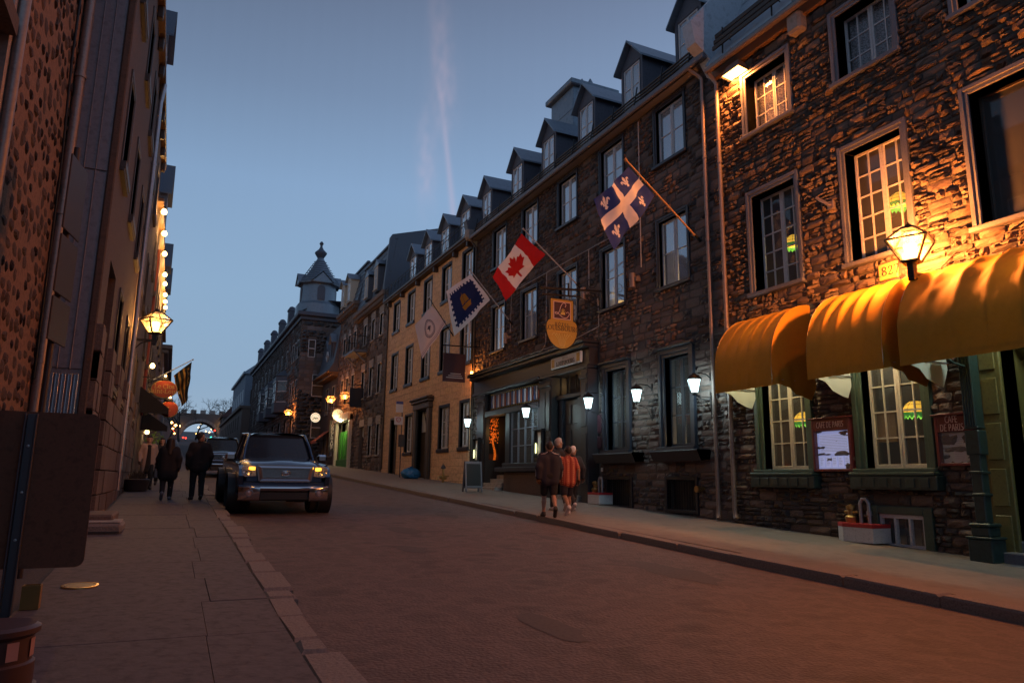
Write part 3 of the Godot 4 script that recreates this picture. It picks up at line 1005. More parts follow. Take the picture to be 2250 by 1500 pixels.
	b.cbox(Vector3(-0.17, 0.97, -0.17), Vector3(0.17, 1.03, 0.17), 0.02)
	b.cbox(Vector3(-0.09, 1.03, -0.09), Vector3(0.09, 2.5, 0.09), 0.015)
	b.cbox(Vector3(-0.12, 2.1, -0.11), Vector3(0.12, 2.5, 0.11), 0.015)
	for y in [1.45, 1.8, 2.52]: b.cbox(Vector3(-0.115, y, -0.11), Vector3(0.115, y + 0.045, 0.11), 0.012)
	for k in 5: b.tube([Vector3(-0.08 + 0.04 * k, 2.56, 0.1), Vector3(-0.08 + 0.04 * k, 3.95, 0.1)], 0.018, 6)
	b.cbox(Vector3(-0.1, 2.56, -0.11), Vector3(0.1, 4.0, 0.1), 0.01)
	b.tube([Vector3(0.0, 3.55, 0.1), Vector3(-0.05, 3.6, 0.3), Vector3(-0.12, 3.75, 0.5), Vector3(-0.1, 3.9, 0.62)], 0.022, 6)
	b.tube([Vector3(0.0, 3.82, 0.1), Vector3(-0.02, 3.83, 0.62)], 0.015, 6)
	add(en, "iron_column", b, mats.teal_paint)
	# wall and stones
	var wall = part(f.node, "wall")
	b = MB.new()
	sheet(f, za, zb, -0.6, 12.35, 0.0, 0.36, b)
	b.quad(f.P(za, -0.6, -0.4), f.P(za, -0.6, 0), f.P(za, 12.35, 0), f.P(za, 12.35, -0.4))
	add(wall, "mortar_bed", b, mats.mortar)
	wins.append([-9.3, -8.86, 5.49, 5.85])
	var rects = cut(courses(za, -3.2, -0.1, 12.1, 0.1, 0.23, 0.16, 0.55, 0.45), wins)
	lay(f, wall, rects, stones_a, mats.cafe_stone, 0.06, 0.014, 300, "stone", 0.65)
	var st = MB.new()
	f.bx(st, -9.28, -8.88, 5.51, 5.83, -0.02, 0.05, 0.012)
	add(wall, "date_stone", st, mats.gold_pale)
	text(wall, "1827", Transform3D(Basis(), f.P(-9.08, 5.67, 0.052)), 0.17, mats.dark_paint, true)
	shell(f, za, zb, 12.2, [4.95, 9.2], mats.room_wood, 6.0)
	# back-of-room detail seen through the panes: a picture rail and pictures
	b = MB.new()
	for y in [[1.2, 2.1], [5.3, 6.2]]: f.bx(b, za + 0.25, zb - 0.3, y[0], y[1], -3.1, -3.04)
	for q in [-12.0, -10.6, -9.2, -8.2]: f.bx(b, q, q + 0.5, 2.6, 3.3, -3.08, -3.03)
	add(f.node, "room_panelling", b, mats.wood)
	# eaves: soffit, gutter, roof, snow rails
	b = MB.new()
	f.bx(b, za, zb, 12.36, 12.44, -0.3, 0.3)
	f.bx(b, za, zb, 12.1, 12.36, 0.02, 0.16, 0.02)
	add(f.node, "eaves_board", b, mats.wood)
	b = MB.new()
	f.bx(b, za + 0.02, zb, 12.2, 12.34, 0.3, 0.46, 0.03)
	add(f.node, "gutter", b, mats.pipe_metal)
	b = MB.new()
	for k in 12:
		var q0 = za + (zb - za) * k / 12.0
		var q1 = za + (zb - za) * (k + 1) / 12.0
		b.quad(f.P(q0, 12.45, 0.34), f.P(q1, 12.45, 0.34), f.P(q1, 17.0, -2.4), f.P(q0, 17.0, -2.4))
		b.bar(f.P(q0, 12.46, 0.35), f.P(q0, 17.01, -2.39), 0.035, 0.04)
	for y in [13.6, 14.7, 15.8]:
		var w: float = 0.34 - (y - 12.45) / 4.55 * 2.74
		f.bx(b, za, zb, y, y + 0.02, w - 0.02, w + 0.012)
	b.quad(f.P(za, 17.0, -2.4), f.P(zb, 17.0, -2.4), f.P(zb, 17.4, -7), f.P(za, 17.4, -7))
	add(f.node, "roof", b, mats.roof_pale)
	for k in 3:
		b = MB.new()
		f.bx(b, -13.3, zb, 12.7 + k * 0.19, 12.82 + k * 0.19, 0.36 - k * 0.05, 0.41 - k * 0.05, 0.01)
		add(f.node, "snow_rail", b, mats.brown_paint)
	for q in 8:
		b = MB.new()
		var z = -13.0 + q * 1.7
		b.bar(f.P(z, 12.5, 0.33), f.P(z, 13.25, 0.3), 0.03, 0.03)
		b.bar(f.P(z, 13.1, 0.3), f.P(z, 12.95, 0.02), 0.02, 0.02)
		add(f.node, "rail_bracket", b, mats.black_iron)
	# corbelled fire wall between cafe and hotel
	b = MB.new()
	var poly = PackedVector2Array()
	for q in [[11.46, 13.64], [11.59, 13.05], [11.98, 12.78], [12.3, 12.3], [12.5, 12.2], [19.0, 12.2], [19.0, 17.9], [14.75, 17.6]]: poly.append(Vector2(q[0] - F, q[1] - f.y0))
	b.prism(poly, Transform3D(Basis(Vector3(0, 0, -1), Vector3(0, 1, 0), Vector3(1, 0, 0)), f.P(-13.95, f.y0, 0)), 0.36)
	add(f.node, "fire_wall", b, mats.roof_pale)
	gutter_pipe(f.node, [f.P(-13.5, 12.2, 0.38), f.P(-13.52, 11.95, 0.12), f.P(-13.52, 0.95, 0.12), f.P(-13.4, 0.78, 0.2)], 0.055, mats.pipe_metal)
	# corbel block under the eaves
	b = MB.new()
	f.bx(b, -10.95, -10.55, 11.75, 12.25, 0.0, 0.3, 0.06)
	add(f.node, "corbel", b, mats.lintel)
	b = MB.new()
	b.tube([f.P(-10.25, 7.42, 0.0), f.P(-10.25, 7.42, 0.12), f.P(-10.5, 7.66, 0.2)], 0.035, 8)
	b.cbox(f.P(-10.33, 7.33, 0.0), f.P(-10.17, 7.51, 0.1), 0.01)
	add(f.node, "old_bracket", b, mats.pipe_metal)
	b = MB.new()
	b.tube([f.P(-7.45, 5.85, 0.06), f.P(-7.75, 5.62, 0.07), f.P(-8.0, 5.45, 0.07), f.P(-8.05, 5.2, 0.07), f.P(-7.85, 5.05, 0.06)], 0.012, 6)
	add(f.node, "cable", b, mats.black_iron)

	# pendant lamps inside: things of their own
	var spots = [[-12.29, 7.36, "yellow and green stained glass lamp hanging in the upper window above the leftmost awning"], [-9.44, 7.4, "yellow and green stained glass lamp hanging in the upper window behind the street lantern"], [-12.31, 3.05, "yellow glass lamp with green fringe seen in the cafe window under the leftmost awning"], [-9.51, 3.05, "yellow glass lamp with green fringe seen in the cafe window between the two menu boxes"]]
	for s in spots: pendant(Vector3(F + 1.0, s[1], s[0]), s[2])

	# awnings
	awning(-12.72, -11.0, 5, "leftmost yellow barrel awning with bright side, over the first cafe window", 0.25)
	awning(-10.08, -8.42, 5, "middle yellow barrel awning over the second cafe window", 0.3)
	awning(-8.1, -4.6, 7, "large wrinkled yellow barrel awning over the cafe door at the right edge", 1.0)

	# menu boxes
	menu_box(-11.1, -10.14, 1.86, 2.92, ["CAFE DE PARIS"], true, "maroon menu box with bright lilac menu between the two ground-floor cafe windows")
	menu_box(-8.38, -7.74, 1.94, 2.8, ["CAFE", "DE PARIS"], false, "maroon menu box with paper sheets beside the olive cafe door")

	# gas meters behind white guards
	gas_meter(Vector3(F, 0, -9.98), "white and red metal guard with gas meter pipes beside the barred basement window")

	street_lantern(Vector3(11.55, 5.42, -8.08), F, "large glowing orange street lantern above the yellow awnings", 42.0)
	floodlight(-12.72, "bright orange floodlight under the cafe eaves at the corner downpipe", 26.0)
	floodlight(-4.6, "unseen second orange floodlight under the cafe eaves beyond the right edge, lighting the top window and road", 20.0)  # out of view; placed to light the top window and the near road

func pendant(at: Vector3, label: String) -> void:
	var t = thing("pendant_lamp", at, label, "lamp", "stained glass lamps inside the cafe")
	var b = MB.new()
	b.lathe([[0.02, 0.2], [0.1, 0.19], [0.18, 0.13], [0.235, 0.04], [0.25, -0.03]], 20)
	add(t, "lamp_shade", b, mats.shade_yellow)
	b = MB.new()
	b.lathe([[0.25, -0.032], [0.262, -0.06], [0.255, -0.1]], 20)
	add(t, "green_lamp_band", b, mats.shade_green)
	b = MB.new()
	for k in 20:
		var a = TAU * k / 20.0
		var d = Vector3(cos(a), 0, sin(a))
		b.tri(d * 0.255 + Vector3(0, -0.1, 0) + d.cross(Vector3.UP) * 0.035, d * 0.255 + Vector3(0, -0.1, 0) - d.cross(Vector3.UP) * 0.035, d * 0.25 + Vector3(0, -0.155, 0))
	add(t, "lamp_fringe", b, mats.shade_green)
	b = MB.new()
	b.tube([Vector3(0, 0.2, 0), Vector3(0, 1.3, 0)], 0.008, 6)
	for k in 10:
		var a = TAU * k / 10.0
		var pts = []
		for q in [[0.03, 0.2], [0.104, 0.192], [0.186, 0.132], [0.24, 0.042], [0.255, -0.03]]: pts.append(Vector3(cos(a) * q[0], q[1], sin(a) * q[0]))
		b.tube(pts, 0.004, 4)
	for y in [[0.188, 0.12], [0.243, 0.03]]:
		var ring = []
		for k in 21: ring.append(Vector3(cos(TAU * k / 20.0) * y[0], y[1], sin(TAU * k / 20.0) * y[0]))
		b.tube(ring, 0.004, 4, false)
	add(t, "leading", b, mats.black_iron)
	omni(t, Vector3(0, -0.2, 0), Color(1.0, 0.7, 0.3), 0.22, 0.1)

# A barrel awning on bent ribs; its ends hang lower at the wall
func awning(za: float, zb: float, bays: int, label: String, wrinkle: float) -> void:
	var zc = (za + zb) * 0.5
	var f = Front.new()
	f.z0 = zc
	f.y0 = 3.6
	f.node = thing("yellow_awning", Vector3(F, 3.6, zc), label, "awning", "yellow barrel awnings", Basis(Vector3(0, 0, 1), Vector3(0, 1, 0), Vector3(-1, 0, 0)))
	var prof = []       # w, y from the wall down to the front hem
	for k in 15:
		var a = PI * 0.5 * k / 14.0
		prof.append(Vector2(0.06 + 1.2 * sin(a), 3.98 + 1.42 * pow(cos(a), 0.9)))
	prof.append(Vector2(1.265, 3.82))
	prof.append(Vector2(1.26, 3.66))
	prof.append(Vector2(1.262, 3.58))
	var nz = FastNoiseLite.new()
	nz.seed = int(-za * 10)
	nz.frequency = 1.1
	var cols = bays * 10
	var g = []
	for i in prof.size():
		var row = []
		var t0: Vector2 = prof[maxi(i - 1, 0)]
		var t1: Vector2 = prof[mini(i + 1, prof.size() - 1)]
		var tn = (t1 - t0).normalized()
		var nn = Vector2(-tn.y, tn.x)
		if nn.x < 0: nn = -nn
		for j in cols + 1:
			var u = float(j) / cols
			var fr = fmod(u * bays, 1.0)
			var sag = -0.085 * sin(PI * fr) * sin(PI * minf(1.0, i / 12.0)) if i < prof.size() - 3 else -0.012 * sin(PI * fr)
			sag += wrinkle * 0.03 * nz.get_noise_2d(u * (zb - za) * 2.2 + i * 0.35, i * 0.25) * minf(1.0, i / 3.0)
			if i >= prof.size() - 3: sag += 0.012 * nz.get_noise_2d(u * 30.0, i * 3.0)
			var q: Vector2 = prof[i] + nn * sag
			row.append(f.P(lerpf(za, zb, u), q.y, q.x))
		g.append(row)
	var b = MB.new()
	b.grid(g)
	add(f.node, "canopy", b, mats.awning)
	for s in [0, 1]:
		var z: float = zb if s else za
		var hem = [[1.262, 3.58], [1.1, 3.62], [0.9, 3.6], [0.72, 3.5], [0.5, 3.4], [0.3, 3.36], [0.1, 3.3]]
		if s == 0: hem = [[1.262, 3.58], [1.05, 3.64], [0.85, 3.6], [0.66, 3.46], [0.48, 3.36], [0.28, 3.3], [0.06, 3.27]]
		for side in [0, 1]:
			var dz: float = (0.004 if s else -0.004) * (1 if side == 0 else -1)
			var rows = []
			for i in 15:
				var row = []
				for j in 9:
					var k = j / 8.0
					var tp: Vector2 = prof[i]
					var hx = tp.x
					var hy = 3.6
					for h in hem.size() - 1:
						if hx <= hem[h][0] and hx >= hem[h + 1][0]:
							hy = lerpf(hem[h][1], hem[h + 1][1], (hem[h][0] - hx) / (hem[h][0] - hem[h + 1][0]))
					var ruff = (0.03 * sin(hx * 19.0 + k * 6.0) + 0.02 * sin(hx * 41.0)) * k * k * (1.0 if s else 0.4)
					row.append(f.P(z + dz + ruff, lerpf(tp.y, hy, k), hx))
				rows.append(row)
			b = MB.new()
			b.grid(rows)
			add(f.node, "end_panel" if side == 0 else "pale_end_lining", b, mats.awning if side == 0 else mats.frosted)  # inner face paler than the canvas; cool lamplight put into its colour
	for k in bays + 1:
		var z = lerpf(za + 0.03, zb - 0.03, float(k) / bays)
		var pts = []
		for i in range(0, 16, 2): pts.append(f.P(z, prof[i].y - 0.035, prof[i].x - 0.035))
		b = MB.new()
		b.tube(pts, 0.012, 6)
		add(f.node, "rib", b, mats.galvanised)
	b = MB.new()
	b.tube([f.P(za + 0.03, 3.72, 1.22), f.P(zb - 0.03, 3.72, 1.22)], 0.014, 6)
	b.tube([f.P(za + 0.03, 3.72, 1.22), f.P(za + 0.03, 3.72, 0.02)], 0.012, 6)
	b.tube([f.P(zb - 0.03, 3.72, 1.22), f.P(zb - 0.03, 3.72, 0.02)], 0.012, 6)
	add(f.node, "frame", b, mats.galvanised)
	# unseen strip lamp under the canopy, placed to light the wall below
	b = MB.new()
	f.bx(b, zc - 0.32, zc + 0.32, 4.8, 4.86, 0.45, 0.55, 0.01)
	add(f.node, "unseen_lamp_housing", b, mats.white_paint)
	b = MB.new()
	b.tube([f.P(zc - 0.22, 4.78, 0.5), f.P(zc + 0.22, 4.78, 0.5)], 0.015, 8)
	add(f.node, "lamp_tube", b, mats.tube_light)
	var tone = Color(1.0, 0.86, 0.5) if za < -10.5 else (Color(1.0, 0.86, 0.55) if za < -9 else Color(0.85, 1.0, 0.85))
	omni(f.node, f.P(zc, 4.78, 0.5), tone, 2.6, 0.08)

func menu_box(za: float, zb: float, ya: float, yb: float, lines: Array, lit: bool, label: String) -> void:
	var zc = (za + zb) * 0.5
	var f = Front.new()
	f.z0 = zc
	f.y0 = ya
	f.node = thing("menu_box", Vector3(F, ya, zc), label, "menu box", "cafe menu boxes", Basis(Vector3(0, 0, 1), Vector3(0, 1, 0), Vector3(-1, 0, 0)))
	var hd = 0.24 if lit else 0.28
	var b = MB.new()
	f.bx(b, za, za + 0.06, ya, yb, 0.0, 0.14, 0.008)
	f.bx(b, zb - 0.06, zb, ya, yb, 0.0, 0.14, 0.008)
	f.bx(b, za + 0.06, zb - 0.06, ya, ya + 0.05, 0.0, 0.14, 0.008)
	f.bx(b, za + 0.06, zb - 0.06, yb - hd, yb, 0.0, 0.14, 0.008)
	f.bx(b, za - 0.03, zb + 0.03, yb, yb + 0.035, 0.0, 0.19, 0.01)
	f.bx(b, za + 0.06, zb - 0.06, ya + 0.05, yb - hd, 0.0, 0.02)
	add(f.node, "case", b, mats.maroon)
	b = MB.new()
	f.bx(b, za + 0.065, zb - 0.065, ya + 0.055, yb - hd - 0.005, 0.03, 0.045)
	add(f.node, "backlit_menu_sign" if lit else "menu_board", b, mats.lit_menu if lit else mats.frosted)
	var sheets = []
	if lit:
		for k in 5: sheets.append([za + 0.1 + k * 0.155, za + 0.22 + k * 0.155, ya + 0.09, ya + 0.3])
		sheets.append([za + 0.12, zb - 0.12, ya + 0.36, yb - hd - 0.06])
	else:
		sheets = [[za + 0.2, zb - 0.1, ya + 0.28, yb - hd - 0.03], [za + 0.26, zb - 0.18, ya + 0.06, ya + 0.27]]
	for s in sheets:
		b = MB.new()
		f.bx(b, s[0], s[1], s[2], s[3], 0.05, 0.053)
		add(f.node, "backlit_sign_sheet" if lit else "paper_sheet", b, mats.lit_sheet if lit else mats.paper)
		b = MB.new()
		var y: float = s[3] - 0.03
		while y > s[2] + 0.02:
			f.bx(b, s[0] + 0.015, s[1] - 0.015 - rng.randf() * 0.04, y - 0.006, y, 0.0535, 0.0545)
			y -= 0.032
		add(f.node, "printed_lines", b, mats.print_grey)
	var g = add(f.node, "pane", unit_pane, mats.glass)
	g.transform = Transform3D(Basis.from_scale(Vector3(zb - za - 0.12, yb - hd - ya - 0.05, 1)), f.P(zc, (ya + 0.05 + yb - hd) * 0.5, 0.12))
	for k in lines.size():
		var t = text(f.node, lines[k], Transform3D(Basis.from_scale(Vector3(0.78, 1.2, 1)), f.P(zc, yb - hd * (k + 0.5) / lines.size(), 0.142)), 0.095, mats.pink_letter)

func gas_meter(at: Vector3, label: String) -> void:
	var f = Front.new()
	f.z0 = at.z
	f.y0 = gy(at.z) + PAVE
	f.node = thing("gas_meter_guard", Vector3(at.x, f.y0, at.z), label, "gas meter", "gas meters on the right pavement", Basis(Vector3(0, 0, 1), Vector3(0, 1, 0), Vector3(-1, 0, 0)))
	var y = f.y0
	var b = MB.new()
	var poly = PackedVector2Array([Vector2(-0.46, 0), Vector2(-0.46, 0.3), Vector2(-0.2, 0.48), Vector2(0.46, 0.48), Vector2(0.46, 0)])
	b.prism(poly, Transform3D(Basis(Vector3.RIGHT, Vector3(0, 0, 1), Vector3(0, -1, 0)), Vector3(0, 0.28, 0)), 0.27)
	add(f.node, "guard", b, mats.white_paint)
	b = MB.new()
	var p2 = PackedVector2Array()
	for q in poly: p2.append(q * 1.01)
	b.prism(p2, Transform3D(Basis(Vector3.RIGHT, Vector3(0, 0, 1), Vector3(0, -1, 0)), Vector3(0, 0.35, 0)), 0.07)
	add(f.node, "red_rim", b, mats.red)
	b = MB.new()
	b.tube([Vector3(0.0, 0.3, 0.2), Vector3(0.0, 0.72, 0.2), Vector3(0.05, 0.8, 0.2), Vector3(0.14, 0.8, 0.2), Vector3(0.19, 0.72, 0.2), Vector3(0.19, 0.3, 0.2)], 0.035, 8)
	b.tube([Vector3(0.19, 0.5, 0.2), Vector3(0.19, 0.58, 0.2)], 0.05, 8)
	add(f.node, "pipe", b, mats.galvanised)
	b = MB.new()
	b.lathe([[0.0, 0.34], [0.1, 0.34], [0.12, 0.45], [0.06, 0.5], [0.06, 0.58], [0.09, 0.6], [0.09, 0.66], [0.0, 0.7]], 12, Vector3(-0.22, 0, 0.2))
	b.tube([Vector3(-0.36, 0.55, 0.2), Vector3(-0.05, 0.55, 0.2)], 0.03, 8)
	add(f.node, "meter", b, mats.brass)
	b = MB.new()
	b.cbox(Vector3(-0.04, 0.98, 0.06), Vector3(0.05, 1.1, 0.1), 0.01)
	add(f.node, "tag_plate", b, mats.white)

# Lantern: tapering four-sided glass body with hipped glazed top, on a bracket from the wall at x
func street_lantern(at: Vector3, wall_x: float, label: String, power: float, tone := Color(1.0, 0.28, 0.05), scale_ := 1.0, group := "orange street lanterns on the house fronts") -> void:
	var t = thing("street_lantern", at, label, "lantern", group)
	var k = 0.76 * scale_
	var lo = 0.19 * k * 0.9
	var hi = 0.45 * k * 0.95
	var h0 = 0.06
	var h1 = 0.5 * k + h0
	var h2 = 0.8 * k + h0
	var tp = 0.14 * k
	var turn = Basis(Vector3.UP, 0.42)
	var c = [Vector2(-1, -1), Vector2(1, -1), Vector2(1, 1), Vector2(-1, 1)]
	var b = MB.new()
	b.t = Transform3D(turn, Vector3.ZERO)
	for i in 4:
		var p: Vector2 = c[i]
		var q: Vector2 = c[(i + 1) % 4]
		var a0 = Vector3(p.x * lo, h0, p.y * lo)
		var b0 = Vector3(q.x * lo, h0, q.y * lo)
		var a1 = Vector3(p.x * hi, h1, p.y * hi)
		var b1 = Vector3(q.x * hi, h1, q.y * hi)
		var a2 = Vector3(p.x * tp, h2, p.y * tp)
		var b2 = Vector3(q.x * tp, h2, q.y * tp)
		for s in [[a0, a1], [a1, a2], [a0, b0], [a1, b1], [a2, b2]]: b.bar(s[0], s[1], 0.032 * k / 0.76, 0.032 * k / 0.76)
	b.cbox(Vector3(-tp, h2, -tp), Vector3(tp, h2 + 0.03, tp), 0.008)
	b.lathe([[0.05, h2 + 0.03], [0.06, h2 + 0.07], [0.02, h2 + 0.1], [0.0, h2 + 0.14]], 10)
	b.cbox(Vector3(-lo, h0 - 0.03, -lo), Vector3(lo, h0, lo), 0.008)
	add(t, "frame", b, mats.black_iron)
	for i in 4:
		var p: Vector2 = c[i]
		var q: Vector2 = c[(i + 1) % 4]
		for lv in [[lo, h0, hi, h1], [hi, h1, tp, h2]]:
			b = MB.new()
			b.t = Transform3D(turn, Vector3.ZERO)
			b.quad(Vector3(p.x * lv[0], lv[1], p.y * lv[0]), Vector3(q.x * lv[0], lv[1], q.y * lv[0]), Vector3(q.x * lv[2], lv[3], q.y * lv[2]), Vector3(p.x * lv[2], lv[3], p.y * lv[2]))
			add(t, "pane", b, mats.lantern_glass)
	b = MB.new()
	b.lathe([[0.0, h0 + 0.05], [0.085 * k / 0.76, h0 + 0.06], [0.12 * k / 0.76, h0 + 0.3 * k / 0.76], [0.1 * k / 0.76, h0 + 0.33 * k / 0.76], [0.0, h0 + 0.34 * k / 0.76]], 16)
	add(t, "lamp_bulb", b, mats.bulb_orange)
	omni(t, Vector3(0, h0 + 0.2 * k / 0.76, 0), tone, power, 0.1)
	b = MB.new()
	b.cbox(Vector3(-0.06, -0.28, -0.06), Vector3(0.06, h0 - 0.03, 0.06), 0.01)
	var dx = wall_x - at.x
	b.bar(Vector3(-0.08 * signf(dx), -0.16, 0), Vector3(dx, -0.16, 0), 0.06, 0.07)
	b.tube([Vector3(dx * 0.25, -0.18, 0), Vector3(dx * 0.6, -0.26, 0), Vector3(dx * 0.95, -0.5, 0)], 0.018, 6)
	b.cbox(Vector3(dx - 0.03, -0.6, -0.07), Vector3(dx + 0.01, 0.05, 0.07), 0.01)
	add(t, "bracket", b, mats.black_iron)

func floodlight(z: float, label: String, power: float) -> void:
	var t = thing("floodlight", Vector3(F - 0.2, 11.78, z), label, "floodlight", "floodlights under the cafe eaves")
	t.rotation_degrees = Vector3(0, 0, -8)
	var b = MB.new()
	b.quad(Vector3(-0.12, 0.28, 0.2), Vector3(0.12, 0.28, 0.2), Vector3(0.12, 0.28, -0.2), Vector3(-0.12, 0.28, -0.2))
	for s in [[Vector3(-0.2, 0, 0.32), Vector3(0.16, 0, 0.32), Vector3(0.12, 0.28, 0.2), Vector3(-0.12, 0.28, 0.2)], [Vector3(0.16, 0, -0.32), Vector3(-0.2, 0, -0.32), Vector3(-0.12, 0.28, -0.2), Vector3(0.12, 0.28, -0.2)], [Vector3(-0.2, 0, -0.32), Vector3(-0.2, 0, 0.32), Vector3(-0.12, 0.28, 0.2), Vector3(-0.12, 0.28, -0.2)], [Vector3(0.16, 0, 0.32), Vector3(0.16, 0, -0.32), Vector3(0.12, 0.28, -0.2), Vector3(0.12, 0.28, 0.2)]]:
		b.quad(s[0], s[1], s[2], s[3])
	b.bar(Vector3(0, 0.28, 0), Vector3(0.06, 0.5, 0), 0.05, 0.05)
	add(t, "housing", b, mats.pipe_metal)
	b = MB.new()
	b.box(Vector3(-0.17, 0.02, -0.28), Vector3(0.13, 0.03, 0.28))
	add(t, "lamp_face", b, mats.flood_face)
	var l = AreaLight3D.new()
	l.name = "lamp_light"
	l.area_size = Vector2(0.28, 0.54)
	l.light_color = Color(1.0, 0.28, 0.05).linear_to_srgb()
	l.light_energy = power
	l.area_normalize_energy = true
	l.shadow_enabled = true
	t.add_child(l)
	l.transform = Transform3D(Basis(Vector3.RIGHT, -PI / 2), Vector3(-0.02, -0.01, 0))

func build_hotel() -> void:
	rng.seed = 202
	var f = front("stone_hotel_building", true, F, -22.2, "dark brown stone hotel with five rows of flags and lanterns, between the cafe and the yellow house")
	f.node.set_meta("label", "long dark stone hotel with lanterns and white sash windows, between cafe and yellow house")
	var za = -30.4
	var zb = -13.63
	var wins = []
	var base = {"casing": 0.12, "recess": 0.12, "out": 0.05, "sill": 0.1, "cols": 1, "rows": 2, "stile": 0.06, "casing_mat": mats.blue_black, "sash_mat": mats.white_paint}
	var zc = [-15.68, -18.74, -21.67, -24.72, -27.7]
	for i in 5:
		var top = base.duplicate()
		top.curtain = mats.curtain
		window(f, zc[i] - 0.75, zc[i] + 0.75, 10.67, 12.63, top)
		wins.append([zc[i] - 0.75, zc[i] + 0.75, 10.67, 12.63])
		var mid = base.duplicate()
		mid.curtain = mats.curtain
		mid.curtain_mode = "sides"
		window(f, zc[i] - 0.74, zc[i] + 0.74, 6.94, 9.12, mid)
		wins.append([zc[i] - 0.74, zc[i] + 0.74, 6.94, 9.12])
	var low = base.duplicate()
	low.merge({"casing": 0.22, "recess": 0.18, "out": 0.1, "rows": 3, "bar": 0.035, "sash_mat": mats.blue_black, "glass": mats.glass}, true)
	for z in [[-16.42, -14.9], [-19.36, -17.84]]:
		var w = window(f, z[0], z[1], 2.44, 5.22, low)
		var hd = MB.new()
		f.bx(hd, z[0] - 0.08, z[1] + 0.08, 5.22, 5.3, 0.0, 0.2, 0.02)
		add(w, "hood", hd, mats.blue_black)
		wins.append([z[0], z[1], 2.44, 5.3])
	for z in [[-16.4, -14.42], [-19.38, -17.25]]:
		var b0 = MB.new()
		var q0 = f.P(z[0], 2.16, 0.0)
		b0.t = Transform3D(Basis(), q0)
		var w: float = z[1] - z[0]
		b0.prism(PackedVector2Array([Vector2(0, 0.02), Vector2(0.32, -0.02), Vector2(0.45, 0.24), Vector2(0.43, 0.27), Vector2(0, 0.27)]), Transform3D(Basis(Vector3(0, 0, 1), Vector3(0, 1, 0), Vector3(1, 0, 0)), Vector3.ZERO), w)
		add(f.node, "flower_box", b0, mats.dark_paint)
	# basement grilles
	for z in [[-16.3, -14.93], [-19.28, -17.84]]:
		var g = part(f.node, "basement_grille")
		f.holes.append([z[0] + 0.1, z[1] - 0.1, 0.9, 1.66])
		wins.append([z[0], z[1], 0.8, 1.75])
		var b1 = MB.new()
		f.bx(b1, z[0], z[0] + 0.1, 0.8, 1.75, -0.1, 0.05, 0.01)
		f.bx(b1, z[1] - 0.1, z[1], 0.8, 1.75, -0.1, 0.05, 0.01)
		f.bx(b1, z[0] + 0.1, z[1] - 0.1, 1.66, 1.75, -0.1, 0.05, 0.01)
		f.bx(b1, z[0] + 0.1, z[1] - 0.1, 0.8, 0.9, -0.1, 0.05, 0.01)
		add(g, "casing", b1, mats.dark_paint)
		for k in 11:
			var q = lerpf(z[0] + 0.16, z[1] - 0.16, k / 10.0)
			b1 = MB.new()
			b1.tube([f.P(q, 0.9, 0.0), f.P(q, 1.66, 0.0)], 0.011, 6)
			add(g, "bar", b1, mats.black_iron)
		b1 = MB.new()
		f.bx(b1, z[0] + 0.1, z[1] - 0.1, 0.9, 1.66, -0.2, -0.18)
		add(g, "shutter", b1, mats.dark_paint)
	f.holes.append([-29.2, -19.7, 0.4, 5.86])
	wins.append([-29.6, -19.58, 0.2, 6.12])
	storefront(f)
	var wall = part(f.node, "wall")
	var b = MB.new()
	sheet(f, za, zb, 0.0, 12.9, 0.0, 0.34, b)
	add(wall, "mortar_bed", b, mats.hotel_mortar)
	var rects = cut(courses(za, zb, 0.3, 12.7, 0.13, 0.29, 0.22, 0.6, 0.35), wins)
	lay(f, wall, rects, stones_a, mats.hotel_stone, 0.035, 0.02, 300, "stone", 0.5)
	shell(f, za, zb, 12.75, [5.95, 9.9], mats.room, 5.0)
	# eaves and roof
	b = MB.new()
	f.bx(b, za, zb, 12.72, 12.8, -0.3, 0.3)
	f.bx(b, za, zb, 12.8, 12.98, 0.24, 0.34, 0.02)
	add(f.node, "eaves_board", b, mats.grey_paint)
	b = MB.new()
	f.bx(b, za, zb, 12.72, 12.9, 0.341, 0.45, 0.03)
	add(f.node, "gutter", b, mats.grey_paint)
	b = MB.new()
	b.quad(f.P(za, 12.99, 0.34), f.P(zb, 12.99, 0.34), f.P(zb, 16.4, -4.2), f.P(za, 16.4, -4.2))
	b.quad(f.P(za, 16.4, -4.2), f.P(zb, 16.4, -4.2), f.P(zb, 13, -8.5), f.P(za, 13, -8.5))
	b.tri(f.P(zb - 0.01, 12.8, 0.3), f.P(zb - 0.01, 16.4, -4.2), f.P(zb - 0.01, 12.8, -8.5))
	b.tri(f.P(za + 0.01, 12.8, 0.3), f.P(za + 0.01, 16.4, -4.2), f.P(za + 0.01, 12.8, -8.5))
	add(f.node, "roof", b, mats.roof_slate)
	for k in 3:
		b = MB.new()
		b.tube([f.P(za + 0.3, 13.1 + k * 0.15, 0.28 - k * 0.05), f.P(zb - 0.2, 13.1 + k * 0.15, 0.28 - k * 0.05)], 0.032, 6)
		add(f.node, "snow_rail", b, mats.brown_paint)
	for k in 13:
		var z = za + 0.6 + k * 1.29
		b = MB.new()
		b.bar(f.P(z, 12.95, 0.36), f.P(z, 13.6, 0.24), 0.03, 0.03)
		add(f.node, "rail_bracket", b, mats.black_iron)
	for z in [-14.95, -17.8, -20.66, -23.55, -26.42, -29.75]:
		dormer(f, z, 0.6, 13.3, 15.08, 15.75, -0.2, 3.0, mats.dormer_wall, mats.roof_blue, mats.white_paint, mats.curtain)
	# chimney stack with a cap
	b = MB.new()
	f.bx(b, -25.5, -23.6, 13.0, 17.6, -3.3, -1.35, 0.03)
	for y in [14.5, 15.6, 16.6]: f.bx(b, -25.51, -23.59, y, y + 0.03, -3.31, -1.335)
